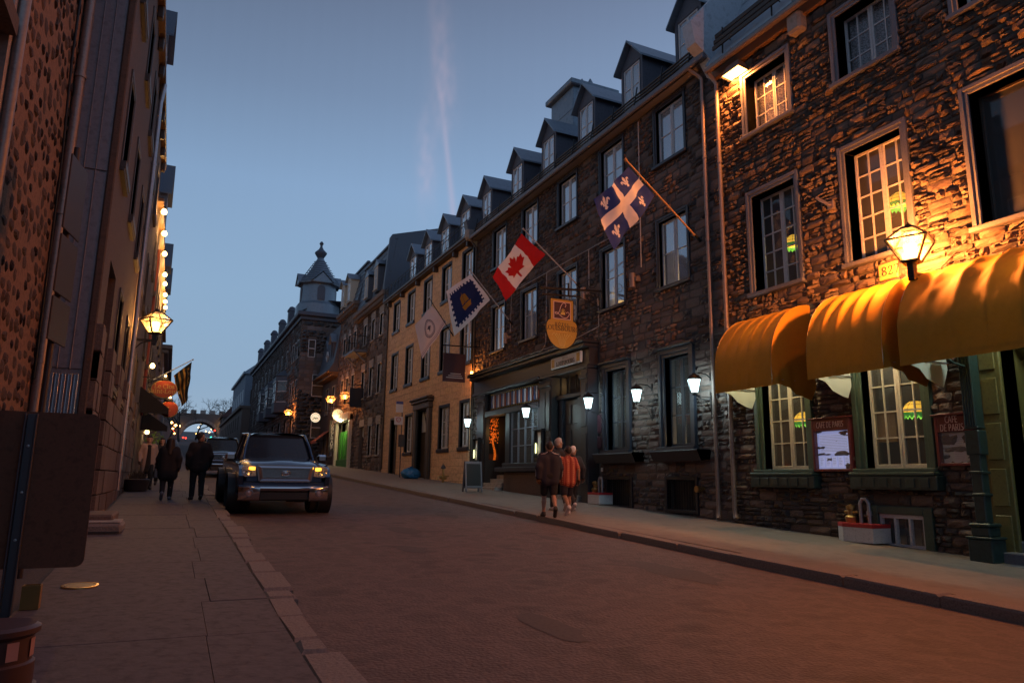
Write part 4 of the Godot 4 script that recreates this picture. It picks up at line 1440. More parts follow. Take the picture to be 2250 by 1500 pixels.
	for w in [-2.0, -2.65]: f.bx(b, -23.6, -23.585, 13.0, 17.55, w, w + 0.03)
	add(f.node, "chimney", b, mats.roof_blue)
	b = MB.new()
	f.bx(b, -25.7, -23.4, 17.6, 17.85, -3.5, -1.15, 0.04)
	b.lathe([[0.16, 17.85 - f.y0], [0.2, 18.1 - f.y0], [0.12, 18.3 - f.y0], [0.02, 18.5 - f.y0]], 10, Vector3(-24.3 - f.z0, 0, -2.2))
	b.lathe([[0.1, 17.85 - f.y0], [0.12, 18.05 - f.y0], [0.03, 18.25 - f.y0]], 10, Vector3(-23.8 - f.z0, 0, -2.3))
	add(f.node, "chimney_cap", b, mats.roof_blue)
	# fire wall towards the yellow house
	b = MB.new()
	var poly = PackedVector2Array()
	for q in [[11.7, 13.62], [11.8, 13.2], [12.2, 12.9], [12.4, 12.4], [20.0, 12.4], [20.0, 13.6], [16.6, 17.3]]: poly.append(Vector2(q[0] - F, q[1] - f.y0))
	b.prism(poly, Transform3D(Basis(Vector3(0, 0, -1), Vector3(0, 1, 0), Vector3(1, 0, 0)), f.P(-30.66, f.y0, 0)), 0.34)
	add(f.node, "fire_wall", b, mats.roof_slate)
	b = MB.new()
	f.bx(b, -30.72, -30.28, 12.75, 13.3, 0.0, 0.55, 0.1)
	add(f.node, "corbel", b, mats.lintel)
	gutter_pipe(f.node, [f.P(-14.3, 12.75, 0.38), f.P(-14.2, 12.55, 0.12), f.P(-14.1, 12.4, 0.1), f.P(-14.1, 0.95, 0.1), f.P(-14.0, 0.75, 0.2)], 0.055, mats.pipe_metal)
	gutter_pipe(f.node, [f.P(-30.3, 12.75, 0.36), f.P(-30.2, 12.3, 0.1), f.P(-30.2, 6.2, 0.1), f.P(-30.2, 1.5, 0.12)], 0.05, mats.brown_paint)
	# conduits and the small fittings they feed
	b = MB.new()
	b.tube([f.P(-17.15, 12.6, 0.05), f.P(-17.15, 7.9, 0.05)], 0.018, 6)
	b.tube([f.P(-17.15, 9.33, 0.05), f.P(-19.6, 9.33, 0.05), f.P(-23.4, 9.3, 0.05), f.P(-26.3, 9.25, 0.05), f.P(-26.4, 7.6, 0.05)], 0.014, 6)
	b.tube([f.P(-20.15, 9.33, 0.05), f.P(-20.15, 8.0, 0.05)], 0.014, 6)
	b.tube([f.P(-23.2, 9.3, 0.05), f.P(-23.25, 6.6, 0.05), f.P(-23.6, 6.3, 0.06)], 0.014, 6)
	b.tube([f.P(-19.6, 7.5, 0.05), f.P(-19.55, 6.55, 0.05), f.P(-20.6, 6.3, 0.3), f.P(-24.0, 6.22, 0.45), f.P(-28.6, 6.2, 0.5)], 0.014, 6)
	add(f.node, "conduit", b, mats.wire_grey)
	for s in [[-17.45, 7.55], [-20.35, 7.8], [-26.6, 7.35]]:
		b = MB.new()
		b.lathe([[0.0, s[1] - 0.22 - f.y0], [0.09, s[1] - 0.22 - f.y0], [0.09, s[1] + 0.22 - f.y0], [0.0, s[1] + 0.24 - f.y0]], 12, f.P(s[0], f.y0, 0.16))
		f.bx(b, s[0] + 0.1, s[0] + 0.2, s[1] - 0.05, s[1] + 0.08, 0.0, 0.16)
		add(f.node, "wall_fitting", b, mats.pipe_metal)
	b = MB.new()
	b.tube([f.P(-14.74, 1.44, 0.0), f.P(-14.74, 1.44, 0.22)], 0.06, 10)
	b.tube([f.P(-14.74, 1.44, 0.16), f.P(-14.74, 1.44, 0.24)], 0.085, 10)
	add(f.node, "standpipe", b, mats.brass)
	# plaques by the door
	b = MB.new()
	f.bx(b, -19.74, -19.46, 3.1, 3.68, 0.02, 0.06, 0.01)
	add(f.node, "plaque", b, mats.plum)
	b = MB.new()
	b.prism(PackedVector2Array([Vector2(-0.28, 0), Vector2(0.28, 0), Vector2(0.28, 0.28), Vector2(0.14, 0.36), Vector2(0, 0.41), Vector2(-0.14, 0.36), Vector2(-0.28, 0.28)]), Transform3D(Basis(), f.P(-19.72, 2.62, 0.03)), 0.04)
	add(f.node, "plaque", b, mats.plum)

	# lamps standing in rooms: things of their own
	var lamps = [[-15.35, 7.22, 0.55, "lit table lamp in the hotel window below the blue and white flag's pole"], [-19.15, 7.16, 0.55, "lit table lamp in the hotel window right of the hanging hotel sign"], [-27.95, 7.2, 0.5, "lit table lamp in the leftmost second-floor hotel window"], [-15.3, 2.62, 0.6, "dim amber lamp low in the ground-floor hotel window nearest the downpipe"]]
	for l in lamps:
		var t = thing("table_lamp", Vector3(F + l[2], l[1] - 0.3, l[0]), l[3], "lamp", "table lamps in hotel rooms")
		b = MB.new()
		b.lathe([[0.15, 0.28], [0.1, 0.52]], 16)
		add(t, "lamp_shade", b, mats.shade_amber)
		b = MB.new()
		b.lathe([[0.0, 0.0], [0.09, 0.0], [0.09, 0.02], [0.02, 0.05], [0.035, 0.15], [0.015, 0.24], [0.015, 0.34]], 12)
		b.cbox(Vector3(-0.25, -0.04, -0.25), Vector3(0.25, 0.0, 0.25), 0.01)
		b.cbox(Vector3(-0.03, -0.7, -0.03), Vector3(0.03, -0.04, 0.03), 0.01)
		add(t, "lamp_foot", b, mats.brass)
		omni(t, Vector3(0, 0.36, 0), Color(1.0, 0.66, 0.28), 0.45, 0.08)

	# cool white lanterns
	var lan = [[-14.31, 0.55, "cool white wall lantern beside the downpipe, nearest the cafe"], [-16.81, 0.55, "cool white wall lantern between the two tall ground-floor hotel windows"], [-19.25, 0.65, "cool white wall lantern at the right post of the hotel door"], [-23.22, 0.85, "cool white wall lantern on the dark post between shop window and hotel door"], [-28.88, 0.85, "cool white wall lantern at the left end of the dark shopfront"]]
	for l in lan: wall_lantern(Vector3(F - l[1], 3.72, l[0]), F - (0.3 if l[1] > 0.8 else 0.0), l[2])
	gas_meter(Vector3(F, 0, -19.4), "white and red metal guard with gas meter pipes beside the hotel door")
	# hidden orange lamp by the shopfront cornice, placed to light the yellow wall
	var sp = thing("hidden_cornice_lamp", Vector3(F - 0.25, 6.28, -30.05), "small hidden orange lamp by the shopfront cornice, lighting the yellow house wall", "lamp")
	b = MB.new()
	b.lathe([[0.0, 0.0], [0.05, 0.0], [0.06, 0.12], [0.0, 0.14]], 10)
	add(sp, "lamp_bulb", b, mats.bulb_orange)
	b = MB.new()
	b.cbox(Vector3(-0.07, -0.1, -0.07), Vector3(0.07, -0.002, 0.07), 0.01)
	add(sp, "lamp_foot", b, mats.black_iron)
	omni(sp, Vector3(-0.05, 0.07, 0), Color(1.0, 0.3, 0.05), 1.5, 0.04)
	hotel_sign()
	chalk_board()

func wall_lantern(at: Vector3, wall_x: float, label: String) -> void:
	var t = thing("wall_lantern", at, label, "lantern", "cool white lanterns along the hotel")
	var b = MB.new()
	b.lathe([[0.0, 0.0], [0.03, 0.02], [0.03, 0.05], [0.09, 0.06], [0.1, 0.09]], 6)
	b.lathe([[0.2, 0.42], [0.21, 0.44], [0.13, 0.52], [0.06, 0.55], [0.05, 0.58], [0.0, 0.6]], 6)
	for k in 6:
		var a = TAU * k / 6.0
		b.bar(Vector3(cos(a) * 0.1, 0.08, sin(a) * 0.1), Vector3(cos(a) * 0.185, 0.43, sin(a) * 0.185), 0.014, 0.014)
	add(t, "frame", b, mats.black_iron)
	b = MB.new()
	b.lathe([[0.09, 0.085], [0.17, 0.42]], 6)
	add(t, "lamp_glass", b, mats.bulb_cool)
	omni(t, Vector3(0, 0.25, 0), Color(0.68, 0.97, 1.0), 1.5, 0.12)
	b = MB.new()
	var dx = wall_x - at.x
	b.tube([Vector3(0, 0.56, 0), Vector3(dx * 0.3, 0.6, 0), Vector3(dx * 0.7, 0.58, 0), Vector3(dx, 0.48, 0)], 0.014, 6)
	b.tube([Vector3(dx * 0.1, 0.0, 0), Vector3(dx * 0.9, 0.0, 0)], 0.01, 6)
	b.tube([Vector3(dx * 0.2, -0.01, 0), Vector3(dx * 0.65, -0.08, 0), Vector3(dx * 0.92, -0.35, 0)], 0.01, 6)
	b.cbox(Vector3(dx - 0.03, -0.5, -0.03), Vector3(dx, 0.05, 0.03), 0.006)
	b.cbox(Vector3(dx - 0.03, 0.42, -0.04), Vector3(dx, 0.64, 0.04), 0.006)
	add(t, "bracket", b, mats.black_iron)

func storefront(f: Front) -> void:
	var s = part(f.node, "shopfront")
	var b = MB.new()
	# cornice and fascia
	f.bx(b, -29.6, -19.6, 6.0, 6.1, 0.0, 0.66, 0.02)
	f.bx(b, -29.55, -19.65, 5.86, 5.999, 0.0, 0.56, 0.03)
	f.bx(b, -29.5, -19.68, 5.3, 5.859, -0.2, 0.34)
	f.bx(b, -29.5, -19.68, 5.18, 5.299, -0.2, 0.42, 0.02)
	add(s, "cornice", b, mats.dark_paint)
	b = MB.new()
	for k in 26: f.bx(b, -29.5 + k * 0.28, -29.5 + k * 0.28 + 0.26, 6.1, 6.14, 0.2, 0.68 + 0.02 * (k % 2), 0.01)
	add(s, "slates", b, mats.dark_paint)
	# posts
	for q in [[-29.2, -28.9, 0.3], [-28.95, -28.1, 0.4], [-23.14, -22.59, 0.36], [-22.51, -22.1, 0.44], [-20.12, -19.68, 0.42]]:
		b = MB.new()
		f.bx(b, q[0], q[1], 0.5, 5.17, -0.2, q[2], 0.02)
		f.bx(b, q[0] + 0.06, q[1] - 0.06, 3.3, 4.7, q[2], q[2] + 0.03, 0.015)
		f.bx(b, q[0] + 0.06, q[1] - 0.06, 1.5, 3.1, q[2], q[2] + 0.03, 0.015)
		f.bx(b, q[0] - 0.03, q[1] + 0.03, 4.85, 5.0, q[2], q[2] + 0.06, 0.02)
		add(s, "post", b, mats.dark_paint)
	# striped glass transom: blue, white and rust slats in a beaded frame
	var tones = [Color(0.05, 0.09, 0.22), Color(0.55, 0.55, 0.6), Color(0.3, 0.07, 0.03)]
	for k in 27:
		b = MB.new()
		var q = -27.65 + k * 0.164
		f.bx(b, q, q + 0.085, 4.52, 5.04, 0.26, 0.3, 0.01)
		add(s, "slat", b, M("slat_%d" % (k % 3), tones[k % 3], 0.3))
		b = MB.new()
		for y in [4.48, 5.08]:
			b.lathe([[0.0, -0.03], [0.03, 0.0], [0.0, 0.03]], 6, f.P(q + 0.04, y, 0.31))
		add(s, "bead", b, mats.gold_pale)
	b = MB.new()
	f.bx(b, -28.1, -23.14, 4.45, 5.17, 0.0, 0.2)
	f.bx(b, -28.1, -23.14, 4.2, 4.42, -0.1, 0.4, 0.015)
	f.bx(b, -26.2, -25.8, 1.9, 4.2, -0.1, 0.3, 0.015)
	f.bx(b, -23.4, -23.14, 1.9, 4.2, -0.1, 0.3, 0.015)
	f.bx(b, -26.6, -22.95, 1.92, 2.08, 0.0, 0.58, 0.015)
	f.bx(b, -26.2, -23.14, 2.081, 2.24, 0.0, 0.42, 0.015)
	add(s, "beam", b, mats.dark_paint)
	for i in 4:
		for j in 3:
			var g = add(s, "pane", unit_pane, mats.glass)
			g.transform = Transform3D(Basis.from_scale(Vector3(0.57, 0.64, 1)), f.P(-25.8 + (i + 0.5) * 0.6, 2.24 + (j + 0.5) * 0.655, 0.18))
	b = MB.new()
	for i in 5: f.bx(b, -25.8 + i * 0.6 - 0.03, -25.8 + i * 0.6 + 0.03, 2.24, 4.2, 0.15, 0.22, 0.008)
	for j in range(1, 3):
		for i in 4: f.bx(b, -25.77 + i * 0.6, -25.23 + i * 0.6, 2.24 + j * 0.655 - 0.02, 2.24 + j * 0.655 + 0.02, 0.16, 0.21, 0.006)
	add(s, "glazing_bar", b, mats.grey_paint)
	b = MB.new()
	f.bx(b, -26.1, -22.1, 0.5, 1.91, -0.1, 0.4, 0.02)
	add(s, "stall_riser", b, mats.stucco)
	b = MB.new()
	f.bx(b, -26.0, -23.2, 0.5, 4.3, -2.6, -2.5)
	f.bx(b, -28.1, -23.2, 4.3, 4.4, -2.6, -0.1)
	f.bx(b, -26.05, -26.0, 0.5, 4.3, -2.6, -0.1)
	add(s, "shop_room", b, mats.room_wood)
	# entrance recess with steps and a lit art panel on its side wall
	b = MB.new()
	f.bx(b, -28.12, -28.06, 0.5, 4.2, -1.3, 0.35)
	f.bx(b, -28.06, -26.06, 0.5, 4.2, -1.36, -1.3)
	add(s, "recess_lining", b, mats.brown_paint)
	for k in 4:
		b = MB.new()
		f.bx(b, -28.05, -26.22, 0.9, 1.32 + k * 0.16, -1.28, 0.72 - k * 0.3, 0.015)
		add(s, "step", b, mats.lintel)
	b = MB.new()
	b.t = Transform3D(Basis(Vector3(0, 0, -1), Vector3(0, 1, 0), Vector3(1, 0, 0)), f.P(-28.05, 2.42, 0.18))
	b.quad(Vector3(0, 0, 0), Vector3(0.42, 0, 0), Vector3(0.42, 1.75, 0), Vector3(0, 1.75, 0))
	var art = add(s, "backlit_sign_panel", b, art_material())
	omni(s, f.P(-27.6, 3.6, 0.0), Color(1.0, 0.5, 0.12), 0.12, 0.1)
	# hotel door, transom and its sign board
	b = MB.new()
	f.bx(b, -22.1, -20.12, 0.6, 4.5, -0.2, 0.02)
	f.bx(b, -21.75, -20.68, 1.15, 4.3, 0.02, 0.09, 0.01)
	for q in [-21.6, -21.1]:
		f.bx(b, q, q + 0.34, 3.5, 4.15, 0.09, 0.12, 0.02)
		f.bx(b, q, q + 0.34, 1.4, 3.3, 0.09, 0.12, 0.02)
	f.bx(b, -21.95, -21.75, 0.9, 4.35, 0.02, 0.2, 0.02)
	f.bx(b, -20.68, -20.4, 0.9, 4.35, 0.02, 0.2, 0.02)
	f.bx(b, -22.1, -20.3, 4.35, 4.5, 0.02, 0.26, 0.02)
	add(s, "door", b, mats.blue_black)
	b = MB.new()
	b.lathe([[0.0, 0.0], [0.03, 0.02], [0.0, 0.05]], 8, f.P(-20.8, 2.6, 0.1), Basis(Vector3.RIGHT, PI / 2))
	add(s, "knob", b, mats.brass)
	b = MB.new()
	f.bx(b, -22.1, -20.12, 4.501, 5.17, -0.8, -0.75)
	f.bx(b, -22.1, -20.12, 4.45, 4.5, -0.8, -0.2)
	add(s, "transom_room", b, mats.gold_pale)
	omni(s, f.P(-21.3, 4.95, -0.5), Color(1.0, 0.62, 0.25), 0.16, 0.06)
	b = MB.new()
	for q in [-22.1, -21.6, -21.08, -20.56]: f.bx(b, q, q + 0.05, 4.52, 5.17, -0.02, 0.05, 0.006)
	f.bx(b, -20.5, -20.12, 4.5, 5.17, -0.1, 0.06, 0.01)
	add(s, "glazing_bar", b, mats.dark_paint)
	for q in [-21.83, -21.31, -20.79]:
		var g = add(s, "pane", unit_pane, mats.glass)
		g.transform = Transform3D(Basis.from_scale(Vector3(0.47, 0.65, 1)), f.P(q, 4.84, 0.0))
	for k in 2:
		b = MB.new()
		f.bx(b, -22.0, -20.3, 0.75, 0.98 + k * 0.16, -0.1, 0.75 - k * 0.32, 0.015)
		add(s, "step", b, mats.lintel)
	# awning roller
	b = MB.new()
	b.tube([f.P(-28.8, 5.12, 0.66), f.P(-22.6, 5.2, 0.66)], 0.05, 8)
	for q in [-28.4, -25.7, -23.0]: b.bar(f.P(q, 5.15, 0.3), f.P(q, 5.15, 0.66), 0.04, 0.05)
	b.bar(f.P(-26.6, 4.98, 0.62), f.P(-25.0, 5.03, 0.62), 0.04, 0.04)
	add(s, "awning_roller", b, mats.dark_paint)

	# sign board above the hotel door
	var sb = thing("hotel_name_board", Vector3(F - 0.42, 5.42, -21.09), "pale flat name board above the hotel door in the dark cornice", "sign", "", Basis(Vector3(0, 0, 1), Vector3(0, 1, 0), Vector3(-1, 0, 0)))
	b = MB.new()
	b.cbox(Vector3(-1.02, 0, -0.06), Vector3(1.02, 0.38, 0.02), 0.01)
	add(sb, "board", b, mats.paper)
	for x in [-0.86, 0.86]:
		b = MB.new()
		b.cbox(Vector3(x - 0.1, 0.05, 0.02), Vector3(x + 0.1, 0.33, 0.026), 0.003)
		add(sb, "emblem", b, mats.gold)
	text(sb, "HÔTEL", Transform3D(Basis(), Vector3(0, 0.285, 0.024)), 0.085, mats.wire_grey, true)
	text(sb, "LOUISBOURG", Transform3D(Basis(), Vector3(0, 0.125, 0.024)), 0.14, mats.dark_paint, true)
	# two lit menu cases on the posts
	for q in [[-22.93, 2.4, "lit menu case with glowing tube on the post right of the shop window"], [-28.75, 2.35, "lit menu case on the leftmost post of the dark shopfront"]]:
		var mc = thing("menu_case", Vector3(F - 0.44, q[1], q[0]), q[2], "menu case", "menu cases on the shopfront", Basis(Vector3(0, 0, 1), Vector3(0, 1, 0), Vector3(-1, 0, 0)))
		b = MB.new()
		b.cbox(Vector3(-0.3, 0, -0.06), Vector3(0.3, 0.95, 0.02), 0.01)
		b.cbox(Vector3(-0.34, 0.95, -0.06), Vector3(0.34, 1.0, 0.12), 0.01)
		b.cbox(Vector3(-0.3, 0.0, 0.02), Vector3(-0.25, 0.95, 0.1), 0.008)
		b.cbox(Vector3(0.25, 0.0, 0.02), Vector3(0.3, 0.95, 0.1), 0.008)
		add(mc, "case", b, mats.dark_paint)
		b = MB.new()
		b.box(Vector3(-0.1, 0.08, 0.021), Vector3(0.22, 0.88, 0.026))
		add(mc, "menu_sheet", b, mats.paper)
		b = MB.new()
		b.tube([Vector3(-0.19, 0.15, 0.06), Vector3(-0.19, 0.5, 0.06)], 0.02, 8)
		add(mc, "lamp_tube", b, M("tube_green", Color(1, 1, 0.8), 0.5, 0, {"emit": Color(0.95, 1.0, 0.45), "power": 3.0}))
		omni(mc, Vector3(-0.19, 0.32, 0.06), Color(0.95, 1.0, 0.5), 0.05, 0.03)

func art_material() -> StandardMaterial3D:
	var im = Image.create(96, 384, false, Image.FORMAT_RGB8)
	im.fill(Color(0.05, 0.02, 0.01))
	var nz = FastNoiseLite.new()
	nz.seed = 9
	nz.frequency = 0.03
	nz.fractal_octaves = 4
	for y in 384:
		for x in 96:
			var u = x / 96.0
			var v = y / 384.0
			var trunk = absf(u - 0.5 - 0.14 * sin(v * 9.0)) < 0.09 + 0.1 * maxf(v - 0.5, 0.0)
			var crown = v < 0.6 and nz.get_noise_2d(x * 2.0, y) > -0.02 + 0.5 * absf(u - 0.5)
			if v > 0.36 and trunk or crown:
				var k = 0.75 + 0.5 * nz.get_noise_2d(x * 3.0, y * 3.0)
				im.set_pixel(x, y, Color(0.95 * k, 0.42 * k, 0.1 * k))
			elif v > 0.86: im.set_pixel(x, y, Color(0.16, 0.06, 0.02))
	var m = StandardMaterial3D.new()
	m.resource_name = "art_panel"
	var t = ImageTexture.create_from_image(im)
	m.albedo_texture = t
	m.emission_enabled = true
	m.emission_operator = BaseMaterial3D.EMISSION_OP_MULTIPLY
	m.emission = Color(1, 1, 1)
	m.emission_texture = t
	m.emission_energy_multiplier = 0.9
	m.cull_mode = BaseMaterial3D.CULL_DISABLED
	return m

# Shield-shaped hanging sign on a wrought iron bracket
func hotel_sign() -> void:
	var t = thing("hanging_hotel_sign", Vector3(10.78, 5.65, -19.4), "gold shield-shaped hotel sign hanging from black iron bracket", "sign")
	var pts = PackedVector2Array()
	pts.append(Vector2(-0.4, 1.57))
	pts.append(Vector2(-0.4, 0.9))
	for k in 5: pts.append(Vector2(-0.4, 0.9) + Vector2(-0.14 * sin(k / 4.0 * PI / 2), -0.18 * (1 - cos(k / 4.0 * PI / 2))))
	for k in 17:
		var a = PI + PI * k / 16.0
		pts.append(Vector2(0.55 * cos(a), 0.66 + 0.66 * sin(a)))
	for k in 5:
		var j = 4 - k
		pts.append(Vector2(0.4, 0.9) + Vector2(0.14 * sin(j / 4.0 * PI / 2), -0.18 * (1 - cos(j / 4.0 * PI / 2))))
	pts.append(Vector2(0.4, 1.57))
	var clean = PackedVector2Array()
	for p in pts:
		if clean.is_empty() or clean[-1].distance_to(p) > 0.004: clean.append(p)
	var b = MB.new()
	b.prism(clean, Transform3D(Basis(), Vector3(0, 0, -0.03)), 0.06)
	add(t, "board", b, mats.gold)
	b = MB.new()
	for k in clean.size(): b.bar(Vector3(clean[k].x, clean[k].y, 0), Vector3(clean[(k + 1) % clean.size()].x, clean[(k + 1) % clean.size()].y, 0), 0.05, 0.05)
	add(t, "rim", b, mats.black_iron)
	b = MB.new()
	b.cbox(Vector3(-0.31, 0.93, 0.03), Vector3(0.31, 1.5, 0.04), 0.004)
	add(t, "panel_border", b, mats.pink_letter)
	b = MB.new()
	b.cbox(Vector3(-0.285, 0.955, 0.04), Vector3(0.285, 1.475, 0.048), 0.003)
	add(t, "panel", b, mats.plum)
	b = MB.new()      # script capital drawn as a ribbon
	var st = []
	for q in [[0.1, 1.33], [0.13, 1.41], [0.07, 1.46], [0.0, 1.43], [-0.06, 1.33], [-0.1, 1.2], [-0.16, 1.1], [-0.24, 1.09], [-0.26, 1.13], [-0.2, 1.14], [-0.1, 1.07], [0.0, 1.0], [0.12, 0.98], [0.2, 1.03], [0.25, 1.12], [0.2, 1.18], [0.14, 1.14]]: st.append(Vector3(q[0], q[1], 0.05))
	var fine = []
	for i in st.size() - 1:
		for k in 4: fine.append((st[i] as Vector3).cubic_interpolate(st[i + 1], st[maxi(i - 1, 0)], st[mini(i + 2, st.size() - 1)], k / 4.0))
	fine.append(st[-1])
	b.tube(fine, 0.013, 5)
	add(t, "lettering", b, mats.pink_letter)
	b = MB.new()
	for k in 5:
		var a = PI * (0.1 + 0.8 * k / 4.0)
		b.bar(Vector3(0.02, 1.15, 0.052), Vector3(0.02 + 0.1 * cos(a), 1.15 + 0.12 * sin(a), 0.052), 0.03, 0.01)
	b.cbox(Vector3(-0.06, 1.08, 0.048), Vector3(0.1, 1.15, 0.056), 0.003)
	add(t, "emblem", b, mats.gold_pale)
	text(t, "H Ô T E L", Transform3D(Basis(), Vector3(0, 0.77, 0.034)), 0.085, mats.dark_paint, true)
	text(t, "LOUISBOURG", Transform3D(Basis.from_scale(Vector3(0.92, 1, 1)), Vector3(0, 0.64, 0.034)), 0.15, mats.dark_paint, true)
	b = MB.new()
	for k in 7:
		var x = -0.36 + 0.12 * k
		b.tube([Vector3(x * 0.2, 0.06, 0.032), Vector3(x * 0.4, 0.3, 0.032), Vector3(x * 0.8, 0.47, 0.032), Vector3(x, 0.4, 0.032)], 0.012, 4)
	b.box(Vector3(-0.22, 0.53, 0.03), Vector3(0.22, 0.54, 0.036))
	add(t, "ornament", b, mats.gold_pale)
	b = MB.new()
	b.bar(Vector3(-0.75, 1.87, 0), Vector3(1.52, 2.04, 0), 0.05, 0.06)
	b.bar(Vector3(-0.7, 1.68, 0), Vector3(0.7, 1.75, 0), 0.05, 0.05)
	for x in [-0.3, 0.3]: b.tube([Vector3(x, 1.57, 0), Vector3(x, 1.72, 0)], 0.012, 5)
	b.bar(Vector3(0.25, 1.72, 0), Vector3(0.25, 2.15, 0), 0.04, 0.04)
	b.tube([Vector3(0.25, 2.15, 0), Vector3(0.0, 2.03, 0), Vector3(-0.2, 1.9, 0)], 0.01, 5)
	for s in [1.0, -1.0]:
		var sc = []
		for k in 22:
			var a = k * 0.42
			var r = 0.2 * (1 - k / 26.0)
			sc.append(Vector3(1.1 + cos(a) * r, 2.02 + s * (0.25 - sin(a) * r), 0))
		b.tube(sc, 0.012, 5)
	b.cbox(Vector3(1.48, 1.4, -0.04), Vector3(1.52, 2.5, 0.04), 0.01)
	b.tube([Vector3(1.5, 1.45, 0), Vector3(1.1, 1.6, 0), Vector3(0.7, 1.72, 0)], 0.015, 5)
	add(t, "bracket", b, mats.black_iron)

func chalk_board() -> void:
	var z = -25.25
	var t = thing("chalkboard_stand", Vector3(10.26, gy(z) + PAVE, z), "grey framed folding chalkboard standing on the pavement by the shop steps", "sign")
	for s in [1.0, -1.0]:
		var b = MB.new()
		b.t = Transform3D(Basis(Vector3.RIGHT, -0.13 * s), Vector3(0, 0, 0.17 * s))
		for q in [[-0.34, -0.28, 0, 1.12], [0.28, 0.34, 0, 1.12], [-0.28, 0.28, 1.03, 1.12], [-0.28, 0.28, 0.14, 0.22]]: b.cbox(Vector3(q[0], q[2], -0.02), Vector3(q[1], q[3], 0.02), 0.006)
		add(t, "frame", b, mats.grey_paint)
		b = MB.new()
		b.t = Transform3D(Basis(Vector3.RIGHT, -0.13 * s), Vector3(0, 0, 0.17 * s))
		b.box(Vector3(-0.28, 0.22, -0.008), Vector3(0.28, 1.03, 0.008))
		add(t, "slate", b, M("slate_board", Color(0.03, 0.032, 0.034), 0.8))

func lintel(f: Front, wall: Node, za: float, zb: float, ya: float, yb: float, w := 0.05) -> void:
	var b = MB.new()
	f.bx(b, za, zb, ya, yb, -0.02, w, 0.015)
	add(wall, "lintel", b, mats.lintel)

